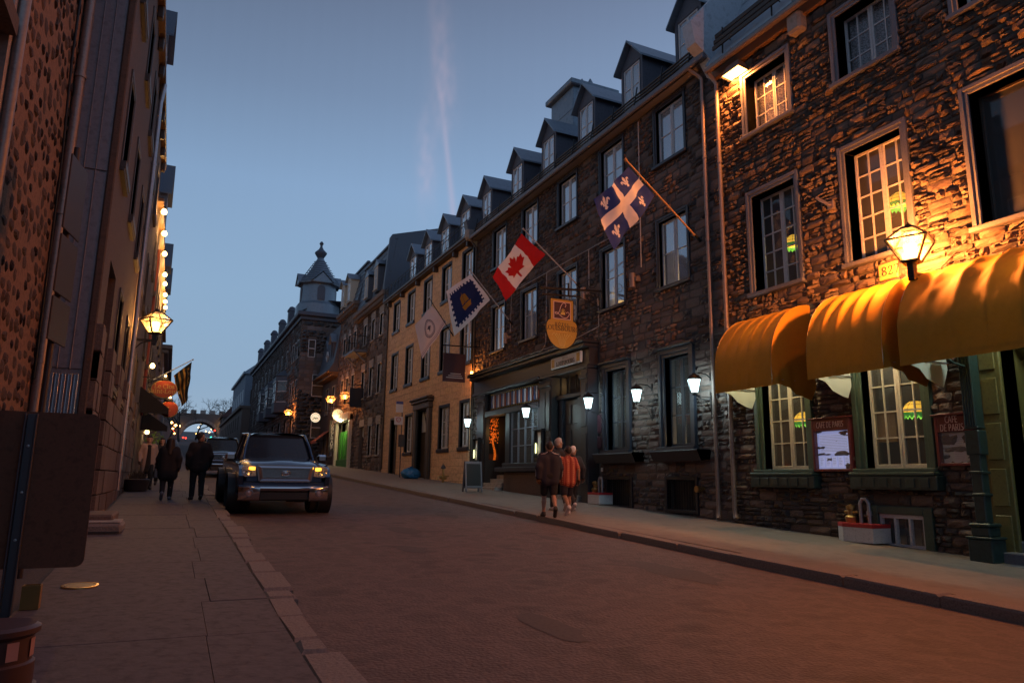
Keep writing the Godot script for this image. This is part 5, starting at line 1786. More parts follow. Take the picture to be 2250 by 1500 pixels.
func build_yellow() -> void:
	rng.seed = 303
	var f = front("yellow_block_house", true, F, -38.2, "yellow painted block house with dark window frames, beyond the stone hotel")
	var za = -45.62
	var zb = -30.7
	var wins = []
	var o = {"casing": 0.13, "recess": 0.14, "out": 0.05, "sill": 0.12, "cols": 1, "rows": 2, "stile": 0.07, "casing_mat": mats.dark_paint, "sash_mat": mats.white_paint, "sill_deep": 0.06, "curtain": mats.curtain}
	for z in [-43.6, -40.55, -37.45, -34.4, -31.45]:
		for y in [[10.62, 12.7], [6.93, 9.38]]:
			var q = o.duplicate()
			if y[0] < 9: q.merge({"rows": 3, "curtain_mode": "sides"}, true)
			window(f, z - 0.76, z + 0.76, y[0], y[1], q)
			wins.append([z - 0.76, z + 0.76, y[0], y[1]])
	for z in [[-40.9, -39.35], [-35.0, -33.4], [-32.05, -30.75]]:
		var q = o.duplicate()
		q.rows = 3
		window(f, z[0], z[1], 2.95, 5.28, q)
		wins.append([z[0], z[1], 2.95, 5.28])
	# plain door and pillared door
	for d in [[-43.95, -42.45, 1.85, 5.27, false], [-38.6, -36.1, 1.5, 5.4, true]]:
		var dn = part(f.node, "doorway")
		var a: float = d[0]
		var e: float = d[1]
		f.holes.append([a + 0.2, e - 0.2, d[2], d[3] - 0.15])
		wins.append([a, e, d[2] - 1, d[3] + (0.6 if d[4] else 0.0)])
		var b = MB.new()
		f.bx(b, a, a + 0.2, d[2], d[3], -0.25, 0.08, 0.02)
		f.bx(b, e - 0.2, e, d[2], d[3], -0.25, 0.08, 0.02)
		f.bx(b, a + 0.2, e - 0.2, d[3] - 0.15, d[3], -0.25, 0.08, 0.02)
		if d[4]:
			f.bx(b, a - 0.1, a + 0.36, d[2], d[3] - 0.1, 0.08, 0.22, 0.03)
			f.bx(b, e - 0.36, e + 0.1, d[2], d[3] - 0.1, 0.08, 0.22, 0.03)
			f.bx(b, a - 0.15, e + 0.15, d[3] - 0.1, d[3] + 0.22, 0.0, 0.26, 0.03)
			f.bx(b, a - 0.25, e + 0.25, d[3] + 0.22, d[3] + 0.38, 0.0, 0.36, 0.04)
			f.bx(b, a - 0.32, e + 0.32, d[3] + 0.38, d[3] + 0.5, 0.0, 0.44, 0.04)
		add(dn, "door_case", b, mats.brown_paint)
		b = MB.new()
		f.bx(b, a + 0.2, e - 0.2, d[2], d[2] + 2.6, -0.22, -0.16, 0.01)
		for q in [a + 0.3, (a + e) * 0.5 + 0.05]: f.bx(b, q, q + (e - a - 0.75) * 0.5, d[2] + 0.2, d[2] + 0.9, -0.16, -0.13, 0.02)
		add(dn, "door", b, mats.brown_paint)
		b = MB.new()
		f.bx(b, (a + e) * 0.5 - 0.2, (a + e) * 0.5 + 0.2, d[2] + 1.1, d[2] + 2.4, -0.16, -0.15)
		add(dn, "door_pane", b, mats.curtain)
		b = MB.new()
		f.bx(b, a + 0.2, e - 0.2, d[2] + 2.6, d[3] - 0.15, -0.22, -0.2)
		add(dn, "fanlight", b, mats.curtain if d[4] else mats.brown_paint)
		b = MB.new()
		for k in 4: b.bar(f.P((a + e) * 0.5, d[2] + 2.65, -0.18), f.P((a + e) * 0.5 + lerpf(-0.6, 0.6, k / 3.0), d[3] - 0.17, -0.18), 0.04, 0.04)
		add(dn, "fanlight_bar", b, mats.brown_paint)
		b = MB.new()
		f.bx(b, a - 0.3, e + 0.5, d[2] - 0.6, d[2] - 0.02, 0.0, 0.6, 0.02)
		add(dn, "step", b, mats.lintel)
	var wall = part(f.node, "wall")
	var b = MB.new()
	sheet(f, za, zb, 0.6, 13.0, 0.0, 0.3, b)
	add(wall, "joint_bed", b, mats.yellow_joint)
	var rects = []
	var y = 0.8
	var row = 0
	while y < 12.85:
		var h = minf(0.355, 12.9 - y)
		var z = za - (0.4 if row % 2 else 0.0)
		while z < zb:
			var a = maxf(z, za)
			var e = minf(z + 0.82, zb)
			if e - a > 0.05: rects.append([a, e, y, y + h])
			z += 0.82
		y += 0.355
		row += 1
	var blocks = []
	rng.seed = 304
	for i in 10:
		var q = MB.new()
		q.colored = true
		var t = rng.randf_range(0.82, 1.1)
		q.col = Color(t, t * rng.randf_range(0.96, 1.02), t * rng.randf_range(0.9, 1.02))
		q.cbox(Vector3(-0.5, -0.5, -0.3), Vector3(0.5, 0.5, 1.0), 0.012)
		blocks.append(q.mesh())
	lay(f, wall, cut(rects, wins), blocks, mats.yellow_block, 0.03, 0.012, 300, "block", 0.08)
	shell(f, za, zb, 12.9, [5.9, 9.9], mats.room, 5.0)
	b = MB.new()
	f.bx(b, za - 0.1, zb, 12.9, 12.98, -0.3, 0.36)
	f.bx(b, za - 0.1, zb, 12.98, 13.12, 0.28, 0.44, 0.02)
	add(f.node, "eaves_board", b, mats.brown_paint)
	for z in [-45.0, -42.1, -39.0, -35.9, -32.9, -31.0]:
		b = MB.new()
		f.bx(b, z - 0.09, z + 0.09, 12.6, 12.9, 0.02, 0.3, 0.03)
		add(f.node, "corbel", b, mats.brown_paint)
	b = MB.new()
	b.quad(f.P(za, 13.12, 0.36), f.P(zb, 13.12, 0.36), f.P(zb, 16.7, -4.2), f.P(za, 16.7, -4.2))
	b.quad(f.P(za, 16.7, -4.2), f.P(zb, 16.7, -4.2), f.P(zb, 13, -8.5), f.P(za, 13, -8.5))
	add(f.node, "roof", b, mats.roof_slate)
	for z in [-41.4, -38.5, -35.62, -32.65]:
		dormer(f, z, 0.72, 13.5, 15.17, 15.86, -0.25, 3.0, mats.dormer_wall, mats.roof_blue, mats.white_paint, mats.curtain)
	b = MB.new()     # thin iron snow fence on the eaves
	for yy in [13.3, 13.75, 13.95]: b.tube([f.P(za, yy, 0.3), f.P(zb, yy, 0.3)], 0.018, 5)
	for k in 40: b.bar(f.P(za + k * 0.38, 13.3, 0.3), f.P(za + k * 0.38 + (0.34 if k % 2 else -0.04), 13.95, 0.3), 0.02, 0.02)
	add(f.node, "snow_fence", b, mats.black_iron)
	gutter_pipe(f.node, [f.P(-45.5, 12.9, 0.3), f.P(-45.5, 12.5, 0.08), f.P(-45.5, 2.2, 0.08)], 0.06, mats.brown_paint)

func small_house_window(f: Front, zc: float, w: float, ya: float, yb: float, arched := false, cas: Material = null) -> void:
	var n = window(f, zc - w * 0.5, zc + w * 0.5, ya, yb, {"casing": 0.07, "recess": 0.16, "out": 0.02, "sill": 0.12, "cols": 1, "rows": 1, "leaves": 2, "stile": 0.07, "casing_mat": cas if cas else mats.white_paint, "sash_mat": mats.white_paint, "sill_mat": mats.lintel, "curtain": mats.curtain, "curtain_mode": "sides"})
	if arched:
		var b = MB.new()
		var pts = PackedVector2Array()
		for k in 9: pts.append(Vector2(cos(PI * k / 8.0) * w * 0.5, sin(PI * k / 8.0) * 0.45))
		b.prism(pts, Transform3D(Basis(), f.P(zc, yb, -0.02)), 0.06)
		add(n, "arch_head", b, mats.lintel)

func build_stone_houses() -> void:
	rng.seed = 404
	# house with plain stone lintels and arched dormers
	var f = front("brown_stone_house", true, F, -50.1, "brown stone house with slate mansard and dentil cornice, beyond the yellow house")
	var za = -54.5
	var zb = -45.66
	var wins = []
	var lint = []
	for z in [-47.4, -49.65, -51.95]:
		for y in [[11.08, 12.78], [7.14, 9.32]]:
			small_house_window(f, z, 1.02, y[0], y[1])
			wins.append([z - 0.51, z + 0.51, y[0], y[1]])
			lint.append([z - 0.6, z + 0.6, y[1], y[1] + 0.5])
	for z in [-47.0, -49.15]:
		small_house_window(f, z, 1.0, 3.0, 5.2)
		wins.append([z - 0.5, z + 0.5, 3.0, 5.2])
		lint.append([z - 0.6, z + 0.6, 5.2, 5.7])
	f.holes.append([-52.1, -50.95, 2.05, 5.2])
	wins.append([-52.1, -50.95, 1.0, 5.2])
	lint.append([-52.2, -50.85, 5.2, 5.7])
	var wall = part(f.node, "wall")
	var b = MB.new()
	sheet(f, za, zb, 1.0, 14.0, 0.0, 0.3, b)
	add(wall, "mortar_bed", b, mats.far_mortar)
	for l in lint: lintel(f, wall, l[0], l[1], l[2], l[3])
	lay(f, wall, cut(courses(za, zb, 1.6, 13.3, 0.2, 0.32, 0.35, 0.8, 0.1), wins + lint), stones_b, mats.far_stone, 0.035, 0.02, 200, "stone", 0.4)
	var dr = part(f.node, "doorway")
	b = MB.new()
	f.bx(b, -52.1, -50.95, 2.05, 4.5, -0.25, -0.2, 0.01)
	f.bx(b, -51.9, -51.6, 2.3, 4.2, -0.2, -0.18, 0.02)
	f.bx(b, -51.45, -51.15, 2.3, 4.2, -0.2, -0.18, 0.02)
	add(dr, "door", b, mats.brown_paint)
	b = MB.new()
	f.bx(b, -52.1, -50.95, 4.52, 5.2, -0.25, -0.2)
	add(dr, "fanlight", b, mats.curtain)
	shell(f, za, zb, 13.9, [6.0, 10.0], mats.room, 6.0)
	b = MB.new()
	f.bx(b, za, zb, 13.62, 13.95, -0.3, 0.5, 0.04)
	f.bx(b, za, zb, 13.3, 13.61, -0.1, 0.2, 0.02)
	add(f.node, "cornice", b, mats.far_stone)
	for k in 30:
		b = MB.new()
		f.bx(b, za + 0.1 + k * 0.29, za + 0.25 + k * 0.29, 13.35, 13.6, 0.2, 0.4)
		add(f.node, "dentil", b, mats.far_stone)
	mansard(f, za, zb, 13.96, 17.6, 0.15, -0.35, [[-50.9, 14.35, 16.35], [-48.2, 14.35, 16.45]], true)
	b = MB.new()    # sheet-metal party gable above the yellow roof
	var poly = PackedVector2Array()
	for q in [[11.95, 13.2], [11.9, 14.3], [12.18, 17.64], [12.31, 17.86], [15.8, 18.87], [19.5, 19.5], [19.5, 13.2]]: poly.append(Vector2(q[0] - F, q[1] - f.y0))
	b.prism(poly, Transform3D(Basis(Vector3(0, 0, -1), Vector3(0, 1, 0), Vector3(1, 0, 0)), f.P(-45.98, f.y0, 0)), 0.3)
	add(f.node, "party_gable", b, mats.roof_slate)
	for k in 5:
		for j in 7:
			b = MB.new()
			var x0 = -0.1 + j * 1.02 + (0.5 if k % 2 else 0.0)
			var y1 = 13.55 + k * 0.86
			if x0 + 1.0 > 7.0 or y1 + 0.84 > 17.75: continue
			f.bx(b, -45.68, -45.655, y1, y1 + 0.84, -x0 - 1.0, -x0)
			add(f.node, "metal_panel", b, mats.roof_slate)
	# iron balcony
	var bal = part(f.node, "balcony")
	b = MB.new()
	f.bx(b, -54.3, -51.2, 10.55, 10.75, 0.0, 1.0, 0.03)
	for z in [-54.1, -51.4]: b.bar(f.P(z, 9.9, 0.05), f.P(z, 10.55, 0.8), 0.1, 0.1)
	add(bal, "deck", b, mats.grey_paint)
	b = MB.new()
	for w in [[-54.3, 0.0, -54.3, 0.97], [-54.3, 0.97, -51.2, 0.97], [-51.2, 0.97, -51.2, 0.0]]:
		b.tube([f.P(w[0], 11.75, w[1]), f.P(w[2], 11.75, w[3])], 0.025, 5)
		for k in 12: b.tube([f.P(lerpf(w[0], w[2], k / 11.0), 10.75, lerpf(w[1], w[3], k / 11.0)), f.P(lerpf(w[0], w[2], k / 11.0), 11.75, lerpf(w[1], w[3], k / 11.0))], 0.01, 4)
	add(bal, "railing", b, mats.black_iron)

	# taller house with arched windows over the shop with green doors
	rng.seed = 405
	f = front("arched_window_house", true, F, -57.8, "brown stone house with arched windows above the green doors and shop clock")
	za = -61.1
	zb = -54.52
	wins = []
	for z in [-55.3, -57.25, -59.1]:
		for y in [[11.4, 12.95], [7.7, 9.5]]:
			small_house_window(f, z, 0.95, y[0], y[1], true)
			wins.append([z - 0.5, z + 0.5, y[0], y[1] + 0.45])
	f.holes.append([-59.5, -54.9, 2.2, 5.9])
	wins.append([-59.9, -54.6, 1.0, 6.6])
	wall = part(f.node, "wall")
	b = MB.new()
	sheet(f, za, zb, 1.0, 15.2, 0.0, 0.3, b)
	add(wall, "mortar_bed", b, mats.far_mortar)
	lay(f, wall, cut(courses(za, zb, 1.8, 14.6, 0.2, 0.32, 0.35, 0.8, 0.1), wins), stones_b, mats.far_stone, 0.035, 0.02, 120, "stone", 0.4)
	shell(f, za, zb, 15.1, [6.7, 10.2], mats.room, 6.0)
	b = MB.new()
	f.bx(b, za, zb, 14.9, 15.2, -0.3, 0.45, 0.04)
	for k in 12: f.bx(b, za + 0.2 + k * 0.55, za + 0.4 + k * 0.55, 14.65, 14.9, 0.02, 0.35)
	add(f.node, "cornice", b, mats.far_stone)
	mansard(f, za, zb, 15.2, 18.4, 0.15, -0.6, [[-59.3, 15.5, 17.9], [-57.0, 15.5, 17.9]], false)
	# shop front: two pairs of green doors under a lit fanlight
	var sh = part(f.node, "shop_entrance")
	b = MB.new()
	f.bx(b, -59.9, -59.5, 1.9, 6.4, -0.2, 0.25, 0.03)
	f.bx(b, -54.95, -54.6, 1.9, 6.4, -0.2, 0.25, 0.03)
	f.bx(b, -59.9, -54.6, 5.9, 6.55, -0.2, 0.4, 0.04)
	add(sh, "door_case", b, mats.cream_paint)
	for q in [-59.4, -58.25, -57.1, -55.95]:
		b = MB.new()
		f.bx(b, q, q + 0.75, 2.2, 5.2, -0.2, -0.05, 0.02)
		f.bx(b, q + 0.1, q + 0.65, 3.2, 5.0, -0.05, -0.02, 0.02)
		add(sh, "door", b, M("shop_green", Color(0.05, 0.28, 0.03), 0.5))
	b = MB.new()
	f.bx(b, -59.5, -54.95, 2.1, 3.0, -0.02, 0.1, 0.02)
	add(sh, "door_panel", b, M("shop_green_dark", Color(0.02, 0.13, 0.02), 0.5))
	b = MB.new()
	f.bx(b, -59.5, -54.95, 5.2, 5.9, -0.6, -0.55)
	f.bx(b, -59.5, -54.95, 2.0, 5.2, -0.6, -0.55)
	add(sh, "shop_room", b, mats.cream_paint)
	b = MB.new()
	f.bx(b, -57.6, -56.6, 6.0, 6.1, 0.45, 0.55)
	add(sh, "lamp_strip", b, mats.tube_light)
	omni(sh, f.P(-57.1, 5.92, 0.55), Color(1.0, 0.85, 0.45), 3.2, 0.1)

	# small house with flared mansard
	rng.seed = 406
	f = front("flared_roof_house", true, F, -64.3, "small house with flared grey mansard roof and diamond window, beside the turreted corner building")
	za = -67.6
	zb = -61.15
	wins = []
	for z in [-62.5, -65.2]:
		small_house_window(f, z, 1.2, 7.0, 9.4, false, mats.cream_paint)
		wins.append([z - 0.6, z + 0.6, 7.0, 9.4])
		small_house_window(f, z, 1.6, 3.3, 5.6, false, mats.cream_paint)
		wins.append([z - 0.8, z + 0.8, 3.3, 5.6])
	wall = part(f.node, "wall")
	b = MB.new()
	sheet(f, za, zb, 1.0, 10.5, 0.0, 0.3, b)
	b.quad(f.P(za, 1, -5), f.P(za, 1, 0), f.P(za, 10.5, 0), f.P(za, 10.5, -5))
	add(wall, "rendered_face", b, mats.stucco)
	shell(f, za, zb, 10.4, [6.3], mats.room, 5.0)
	var prof = [[0.95, 10.45], [0.75, 10.6], [0.4, 11.2], [0.22, 12.2], [0.05, 13.6], [-0.1, 14.6], [-2.5, 15.8]]
	b = MB.new()
	for i in prof.size() - 1:
		b.quad(f.P(za - 0.1, prof[i][1], prof[i][0]), f.P(zb, prof[i][1], prof[i][0]), f.P(zb, prof[i + 1][1], prof[i + 1][0]), f.P(za - 0.1, prof[i + 1][1], prof[i + 1][0]))
	for z in [za - 0.1, zb]:
		for i in prof.size() - 1: b.quad(f.P(z, prof[i][1], prof[i][0]), f.P(z, prof[i + 1][1], prof[i + 1][0]), f.P(z, prof[i + 1][1], -3), f.P(z, prof[i][1], -3))
	add(f.node, "roof", b, mats.dormer_wall)
	b = MB.new()
	f.bx(b, za - 0.15, zb, 10.3, 10.44, -0.3, 0.98, 0.03)
	f.bx(b, za - 0.1, zb, 10.05, 10.3, -0.3, 0.6, 0.05)
	add(f.node, "eaves_board", b, mats.wood)
	f.wo = 0.35
	for z in [-62.6, -66.4]:
		dormer(f, z, 0.5, 11.3, 13.3, 13.9, 0.0, 1.2, mats.dormer_wall, mats.roof_blue, mats.white_paint)
	f.wo = 0.0
	b = MB.new()
	for k in 4:
		var a = PI * 0.5 * k
		b.bar(f.P(-64.6, 12.2, 0.32) + Vector3(cos(a), sin(a), 0) * 0.42, f.P(-64.6, 12.2, 0.32) + Vector3(cos(a + PI / 2), sin(a + PI / 2), 0) * 0.42, 0.14, 0.1)
	add(f.node, "diamond_window", b, mats.white_paint)

func mansard(f: Front, za: float, zb: float, y0: float, y1: float, w0: float, w1: float, dorms: Array, arched: bool) -> void:
	var b = MB.new()
	b.quad(f.P(za, y0, w0), f.P(zb, y0, w0), f.P(zb, y1, w1), f.P(za, y1, w1))
	b.quad(f.P(za, y1, w1), f.P(zb, y1, w1), f.P(zb, y1 + 0.8, -4), f.P(za, y1 + 0.8, -4))
	for z in [za, zb]: b.quad(f.P(z, y0, w0), f.P(z, y1, w1), f.P(z, y1 + 0.8, -4), f.P(z, y0, -4))
	var rows = int((y1 - y0) / 0.42)
	for k in rows:
		var t = float(k) / rows
		f.bx(b, za, zb, lerpf(y0, y1, t), lerpf(y0, y1, t) + 0.03, lerpf(w0, w1, t), lerpf(w0, w1, t) + 0.03)
	f.bx(b, za, zb, y1 - 0.05, y1 + 0.12, w1 - 0.1, w1 + 0.14, 0.02)
	add(f.node, "mansard_roof", b, mats.roof_slate)
	for d in dorms:
		if arched:
			var dn = part(f.node, "dormer")
			b = MB.new()
			var pts = PackedVector2Array([Vector2(0.55, 0), Vector2(0.55, d[2] - d[1] - 0.55)])
			for k in range(1, 8): pts.append(Vector2(cos(PI * k / 8.0) * 0.55, d[2] - d[1] - 0.55 + sin(PI * k / 8.0) * 0.55))
			pts.append(Vector2(-0.55, d[2] - d[1] - 0.55)); pts.append(Vector2(-0.55, 0))
			b.prism(pts, Transform3D(Basis(), f.P(d[0], d[1], -1.2)), 1.55)
			add(dn, "cheeks", b, mats.roof_slate)
			f.wo = 0.36
			window(f, d[0] - 0.4, d[0] + 0.4, d[1] + 0.1, d[2] - 0.25, {"hole": false, "casing": 0.1, "sill": 0.08, "out": 0.03, "recess": 0.04, "cols": 1, "rows": 2, "stile": 0.05, "casing_mat": mats.cream_paint, "sash_mat": mats.white_paint}, dn)
			f.wo = 0.0
			b = MB.new()
			f.bx(b, d[0] - 0.75, d[0] + 0.75, d[2] - 0.3, d[2] - 0.2, 0.36, 0.42, 0.02)
			b.tri(f.P(d[0] - 0.75, d[2] - 0.2, 0.4), f.P(d[0] + 0.75, d[2] - 0.2, 0.4), f.P(d[0], d[2] + 0.25, 0.4))
			for s in [-1.0, 1.0]: b.quad(f.P(d[0] + s * 0.78, d[2] - 0.22, 0.44), f.P(d[0], d[2] + 0.28, 0.44), f.P(d[0], d[2] + 0.28, -1.2), f.P(d[0] + s * 0.78, d[2] - 0.22, -1.2))
			add(dn, "pediment", b, mats.roof_blue)
		else:
			dormer(f, d[0], 0.6, d[1], d[2] - 0.45, d[2], 0.35, 1.4, mats.cream_paint, mats.roof_blue, mats.white_paint)

func build_corner_building() -> void:
	rng.seed = 505
	var X = 10.1
	var f = front("turreted_corner_building", true, X, -88.0, "long dark stone corner building with pointed turret, right of the far street")
	var za = -112.0
	var zb = -68.0
	var wins = []
	for z in [-69.2, -71.2, -72.6, -76.6, -80.2, -83.5, -87.0, -91.2, -94.6, -98.5, -102.5, -106.5]:
		for y in [[12.5, 14.4], [8.3, 10.6]]:
			if y[0] < 10 and z < -73 and z > -100: continue
			small_house_window(f, z, 0.95, y[0], y[1])
			wins.append([z - 0.5, z + 0.5, y[0], y[1]])
	for z in [-70.5, -74.5, -79.0, -84.0, -89.0]:
		small_house_window(f, z, 1.8, 4.6, 7.2, false, mats.brown_paint)
		wins.append([z - 0.9, z + 0.9, 4.6, 7.2])
	var wall = part(f.node, "wall")
	var b = MB.new()
	sheet(f, za, zb, 2.0, 16.5, 0.0, 0.3, b)
	add(wall, "mortar_bed", b, mats.far_mortar)
	lay(f, wall, cut(courses(za, zb, 2.4, 16.2, 0.3, 0.42, 0.6, 1.2, 0.0), wins), stones_b, mats.grey_stone, 0.04, 0.02, 40, "stone", 0.4)
	# gable side that faces down the street
	var side = Front.new()
	side.z0 = 0.0
	side.y0 = 0.0
	var sd = part(f.node, "side_wall")
	sd.transform = Transform3D(Basis(Vector3(0, 0, -1), Vector3(0, 1, 0), Vector3(1, 0, 0)), f.P(zb, 0, 0))
	side.node = sd
	# in this frame z stands for the distance from the corner, y for height
	side.holes = [[0.75, 1.28, 12.66, 14.2], [1.3, 2.45, 9.02, 10.95], [1.45, 2.6, 5.2, 7.0]]
	b = MB.new()
	sheet(side, 0.0, 8.0, 2.0, 16.5, 0.0, 0.3, b)
	add(sd, "mortar_bed", b, mats.far_mortar)
	lay(side, sd, cut(courses(0.0, 8.0, 2.4, 16.2, 0.3, 0.42, 0.5, 1.1, 0.0), [[0.68, 1.35, 12.6, 14.5], [1.22, 2.53, 8.94, 11.03], [1.37, 2.68, 5.1, 7.1]]), stones_b, mats.grey_stone, 0.04, 0.02, 120, "stone", 0.4)
	for h in side.holes:
		var c = MB.new()
		side.bx(c, h[0] - 0.07, h[0], h[2] - 0.07, h[3] + 0.07, -0.15, 0.05, 0.01)
		side.bx(c, h[1], h[1] + 0.07, h[2] - 0.07, h[3] + 0.07, -0.15, 0.05, 0.01)
		side.bx(c, h[0], h[1], h[3], h[3] + 0.07, -0.15, 0.05, 0.01)
		side.bx(c, h[0], h[1], h[2] - 0.07, h[2], -0.15, 0.05, 0.01)
		side.bx(c, h[0], h[1], (h[2] + h[3]) * 0.5 - 0.04, (h[2] + h[3]) * 0.5 + 0.04, -0.15, 0.0, 0.01)
		add(sd, "window_frame", c, mats.white_paint)
		for k in 2:
			var g = add(sd, "pane", unit_pane, mats.glass)
			g.transform = Transform3D(Basis.from_scale(Vector3(h[1] - h[0], (h[3] - h[2]) * 0.5, 1)), side.P((h[0] + h[1]) * 0.5, lerpf(h[2], h[3], 0.25 + 0.5 * k), -0.12))
		c = MB.new()
		side.bx(c, h[0] - 0.2, h[1] + 0.2, h[2] - 0.3, h[3] + 0.3, -0.5, -0.45)
		add(sd, "window_backing", c, mats.room if h[2] < 12 else M("lit_window_yellow", Color(0.5, 0.45, 0.22), 0.8))  # yellow glow of the lit upper window put into its backing colour
	shell(f, za, zb - 0.4, 16.4, [7.6, 11.6], mats.room, 7.0)
	b = MB.new()
	f.bx(b, za, zb + 0.5, 16.45, 16.85, -8.0, 0.5, 0.06)
	f.bx(b, za, zb + 0.2, 16.1, 16.44, -8.0, 0.2, 0.04)
	add(f.node, "cornice", b, mats.dormer_wall)
	b = MB.new()
	b.quad(f.P(za, 16.86, 0.3), f.P(zb, 16.86, 0.3), f.P(zb, 18.2, -2.0), f.P(za, 18.2, -2.0))
	b.quad(f.P(za, 18.2, -2.0), f.P(zb, 18.2, -2.0), f.P(zb, 18.4, -8), f.P(za, 18.4, -8))
	add(f.node, "roof", b, mats.roof_slate)
	for z in [-77.0, -84.0, -91.0, -98.0, -105.0]:
		b = MB.new()
		f.bx(b, z - 0.5, z + 0.5, 16.8, 18.6, -0.5, 0.15, 0.04)
		b.lathe([[0.45, 18.6 - f.y0], [0.5, 18.8 - f.y0], [0.25, 19.2 - f.y0], [0.0, 19.3 - f.y0]], 10, Vector3(z - f.z0, 0, -0.2))
		add(f.node, "parapet_pier", b, mats.dormer_wall)
	# wooden bay windows
	for z in [-77.2, -84.2, -90.8]:
		var bay = part(f.node, "bay_window")
		b = MB.new()
		var plan = PackedVector2Array([Vector2(-1.9, 0), Vector2(-1.1, 1.0), Vector2(1.1, 1.0), Vector2(1.9, 0)])
		b.prism(plan, Transform3D(Basis(Vector3.RIGHT, Vector3(0, 0, 1), Vector3(0, -1, 0)), f.P(z, 9.0, 0)), 1.0)
		b.prism(plan, Transform3D(Basis(Vector3.RIGHT, Vector3(0, 0, 1), Vector3(0, -1, 0)), f.P(z, 11.7, 0)), 0.5)
		for q in [Vector2(-1.1, 1.0), Vector2(1.1, 1.0), Vector2(0, 1.0)]: b.box(f.P(z + q.x - 0.15, 9.0, q.y - 0.18), f.P(z + q.x + 0.15, 11.2, q.y - 0.02))
		b.quad(f.P(z - 2.0, 11.7, 0), f.P(z - 1.2, 11.7, 1.1), f.P(z, 12.6, 0), f.P(z, 12.6, 0))
		b.quad(f.P(z - 1.2, 11.7, 1.1), f.P(z + 1.2, 11.7, 1.1), f.P(z, 12.6, 0), f.P(z, 12.6, 0))
		b.quad(f.P(z + 1.2, 11.7, 1.1), f.P(z + 2.0, 11.7, 0), f.P(z, 12.6, 0), f.P(z, 12.6, 0))
		add(bay, "body", b, mats.dormer_wall)
		b = MB.new()
		var edge = [plan[0], plan[1], Vector2(0, 1.0), plan[2], plan[3]]
		for k in 4:
			var p0: Vector2 = edge[k]
			var p1: Vector2 = edge[k + 1]
			b.quad(f.P(z + p0.x, 9.0, p0.y - 0.05), f.P(z + p1.x, 9.0, p1.y - 0.05), f.P(z + p1.x, 11.2, p1.y - 0.05), f.P(z + p0.x, 11.2, p0.y - 0.05))
		add(bay, "pane", b, mats.glass)
		b = MB.new()
		for k in 4:
			var p0: Vector2 = edge[k]
			var p1: Vector2 = edge[k + 1]
			for y in [9.05, 10.1, 11.15]: b.bar(f.P(z + p0.x, y, p0.y), f.P(z + p1.x, y, p1.y), 0.06, 0.08)
		add(bay, "sash", b, mats.white_paint)
	# turret
	var tu = part(f.node, "turret")
	tu.position = f.P(-69.6, 16.86, -1.55)
	var yb = 0.0
	b = MB.new()
	b.lathe([[2.15, yb], [2.1, 0.9], [1.9, 1.1], [1.75, 1.2], [1.65, 2.9], [1.8, 3.0]], 8, Vector3.ZERO, Basis(Vector3.UP, PI / 8))
	add(tu, "turret_drum", b, mats.roof_blue)
	b = MB.new()
	b.lathe([[2.1, 2.95], [2.15, 3.12], [1.75, 3.35], [0.95, 4.6], [0.35, 5.75], [0.3, 5.85]], 8, Vector3.ZERO, Basis(Vector3.UP, PI / 8))
	for k in 9: b.lathe([[lerpf(1.95, 0.4, k / 9.0), lerpf(3.28, 5.7, k / 9.0) - 0.06], [lerpf(1.95, 0.4, k / 9.0) + 0.06, lerpf(3.28, 5.7, k / 9.0)]], 8, Vector3.ZERO, Basis(Vector3.UP, PI / 8))
	add(tu, "spire", b, mats.roof_blue)
	b = MB.new()
	b.lathe([[0.3, 5.85], [0.55, 6.25], [0.6, 6.4], [0.25, 6.75], [0.12, 7.0], [0.12, 7.2], [0.22, 7.35], [0.1, 7.55], [0.0, 7.6]], 10)
	add(tu, "finial", b, mats.roof_slate)
	for k in 4:
		var a = PI * 0.5 * k
		var d = Vector3(sin(a), 0, cos(a))
		var s = d.cross(Vector3.UP)
		b = MB.new()
		var o = d * 2.0 + Vector3(0, 3.0, 0)
		b.tri(o - s * 0.95, o + s * 0.95, o + Vector3(0, 0.95, 0))
		for q in [-1.0, 1.0]: b.quad(o + s * q * 1.05 + d * 0.1, o + Vector3(0, 1.05, 0) + d * 0.1, Vector3(0, 4.05, 0) + d * 0.6, s * q * 1.05 + d * 0.8 + Vector3(0, 3.0, 0))
		add(tu, "gable", b, mats.roof_blue)
		b = MB.new()
		var pts = PackedVector2Array([Vector2(0.35, 0), Vector2(0.35, 1.1)])
		for j in range(1, 6): pts.append(Vector2(cos(PI * j / 6.0) * 0.35, 1.1 + sin(PI * j / 6.0) * 0.35))
		pts.append(Vector2(-0.35, 1.1)); pts.append(Vector2(-0.35, 0))
		b.prism(pts, Transform3D(Basis(s * -1.0, Vector3.UP, d), d * 1.6 + Vector3(0, 1.3, 0)), 0.08)
		add(tu, "blind_arch", b, mats.dormer_wall)

	# pale grey house beyond
	f = front("pale_grey_house", true, 9.6, -128.0, "pale blue grey house with hipped roof in the distance beyond the corner building")
	b = MB.new()
	f.bx(b, -142.0, -118.0, 5.0, 17.2, -9.0, 0.0)
	add(f.node, "wall", b, M("grey_blue", Color(0.16, 0.2, 0.26), 0.8, 0, {"tex": noises.streak, "scale": 0.3}))
	b = MB.new()
	f.bx(b, -142.4, -117.6, 17.2, 17.6, -9.3, 0.4, 0.05)
	b.quad(f.P(-142, 17.6, 0.2), f.P(-118, 17.6, 0.2), f.P(-120, 19.9, -2.5), f.P(-140, 19.9, -2.5))
	b.quad(f.P(-118, 17.6, 0.2), f.P(-118, 17.6, -9), f.P(-120, 19.9, -6), f.P(-120, 19.9, -2.5))
	b.quad(f.P(-120, 19.9, -2.5), f.P(-120, 19.9, -6), f.P(-140, 19.9, -6), f.P(-140, 19.9, -2.5))
	add(f.node, "roof", b, mats.roof_blue)
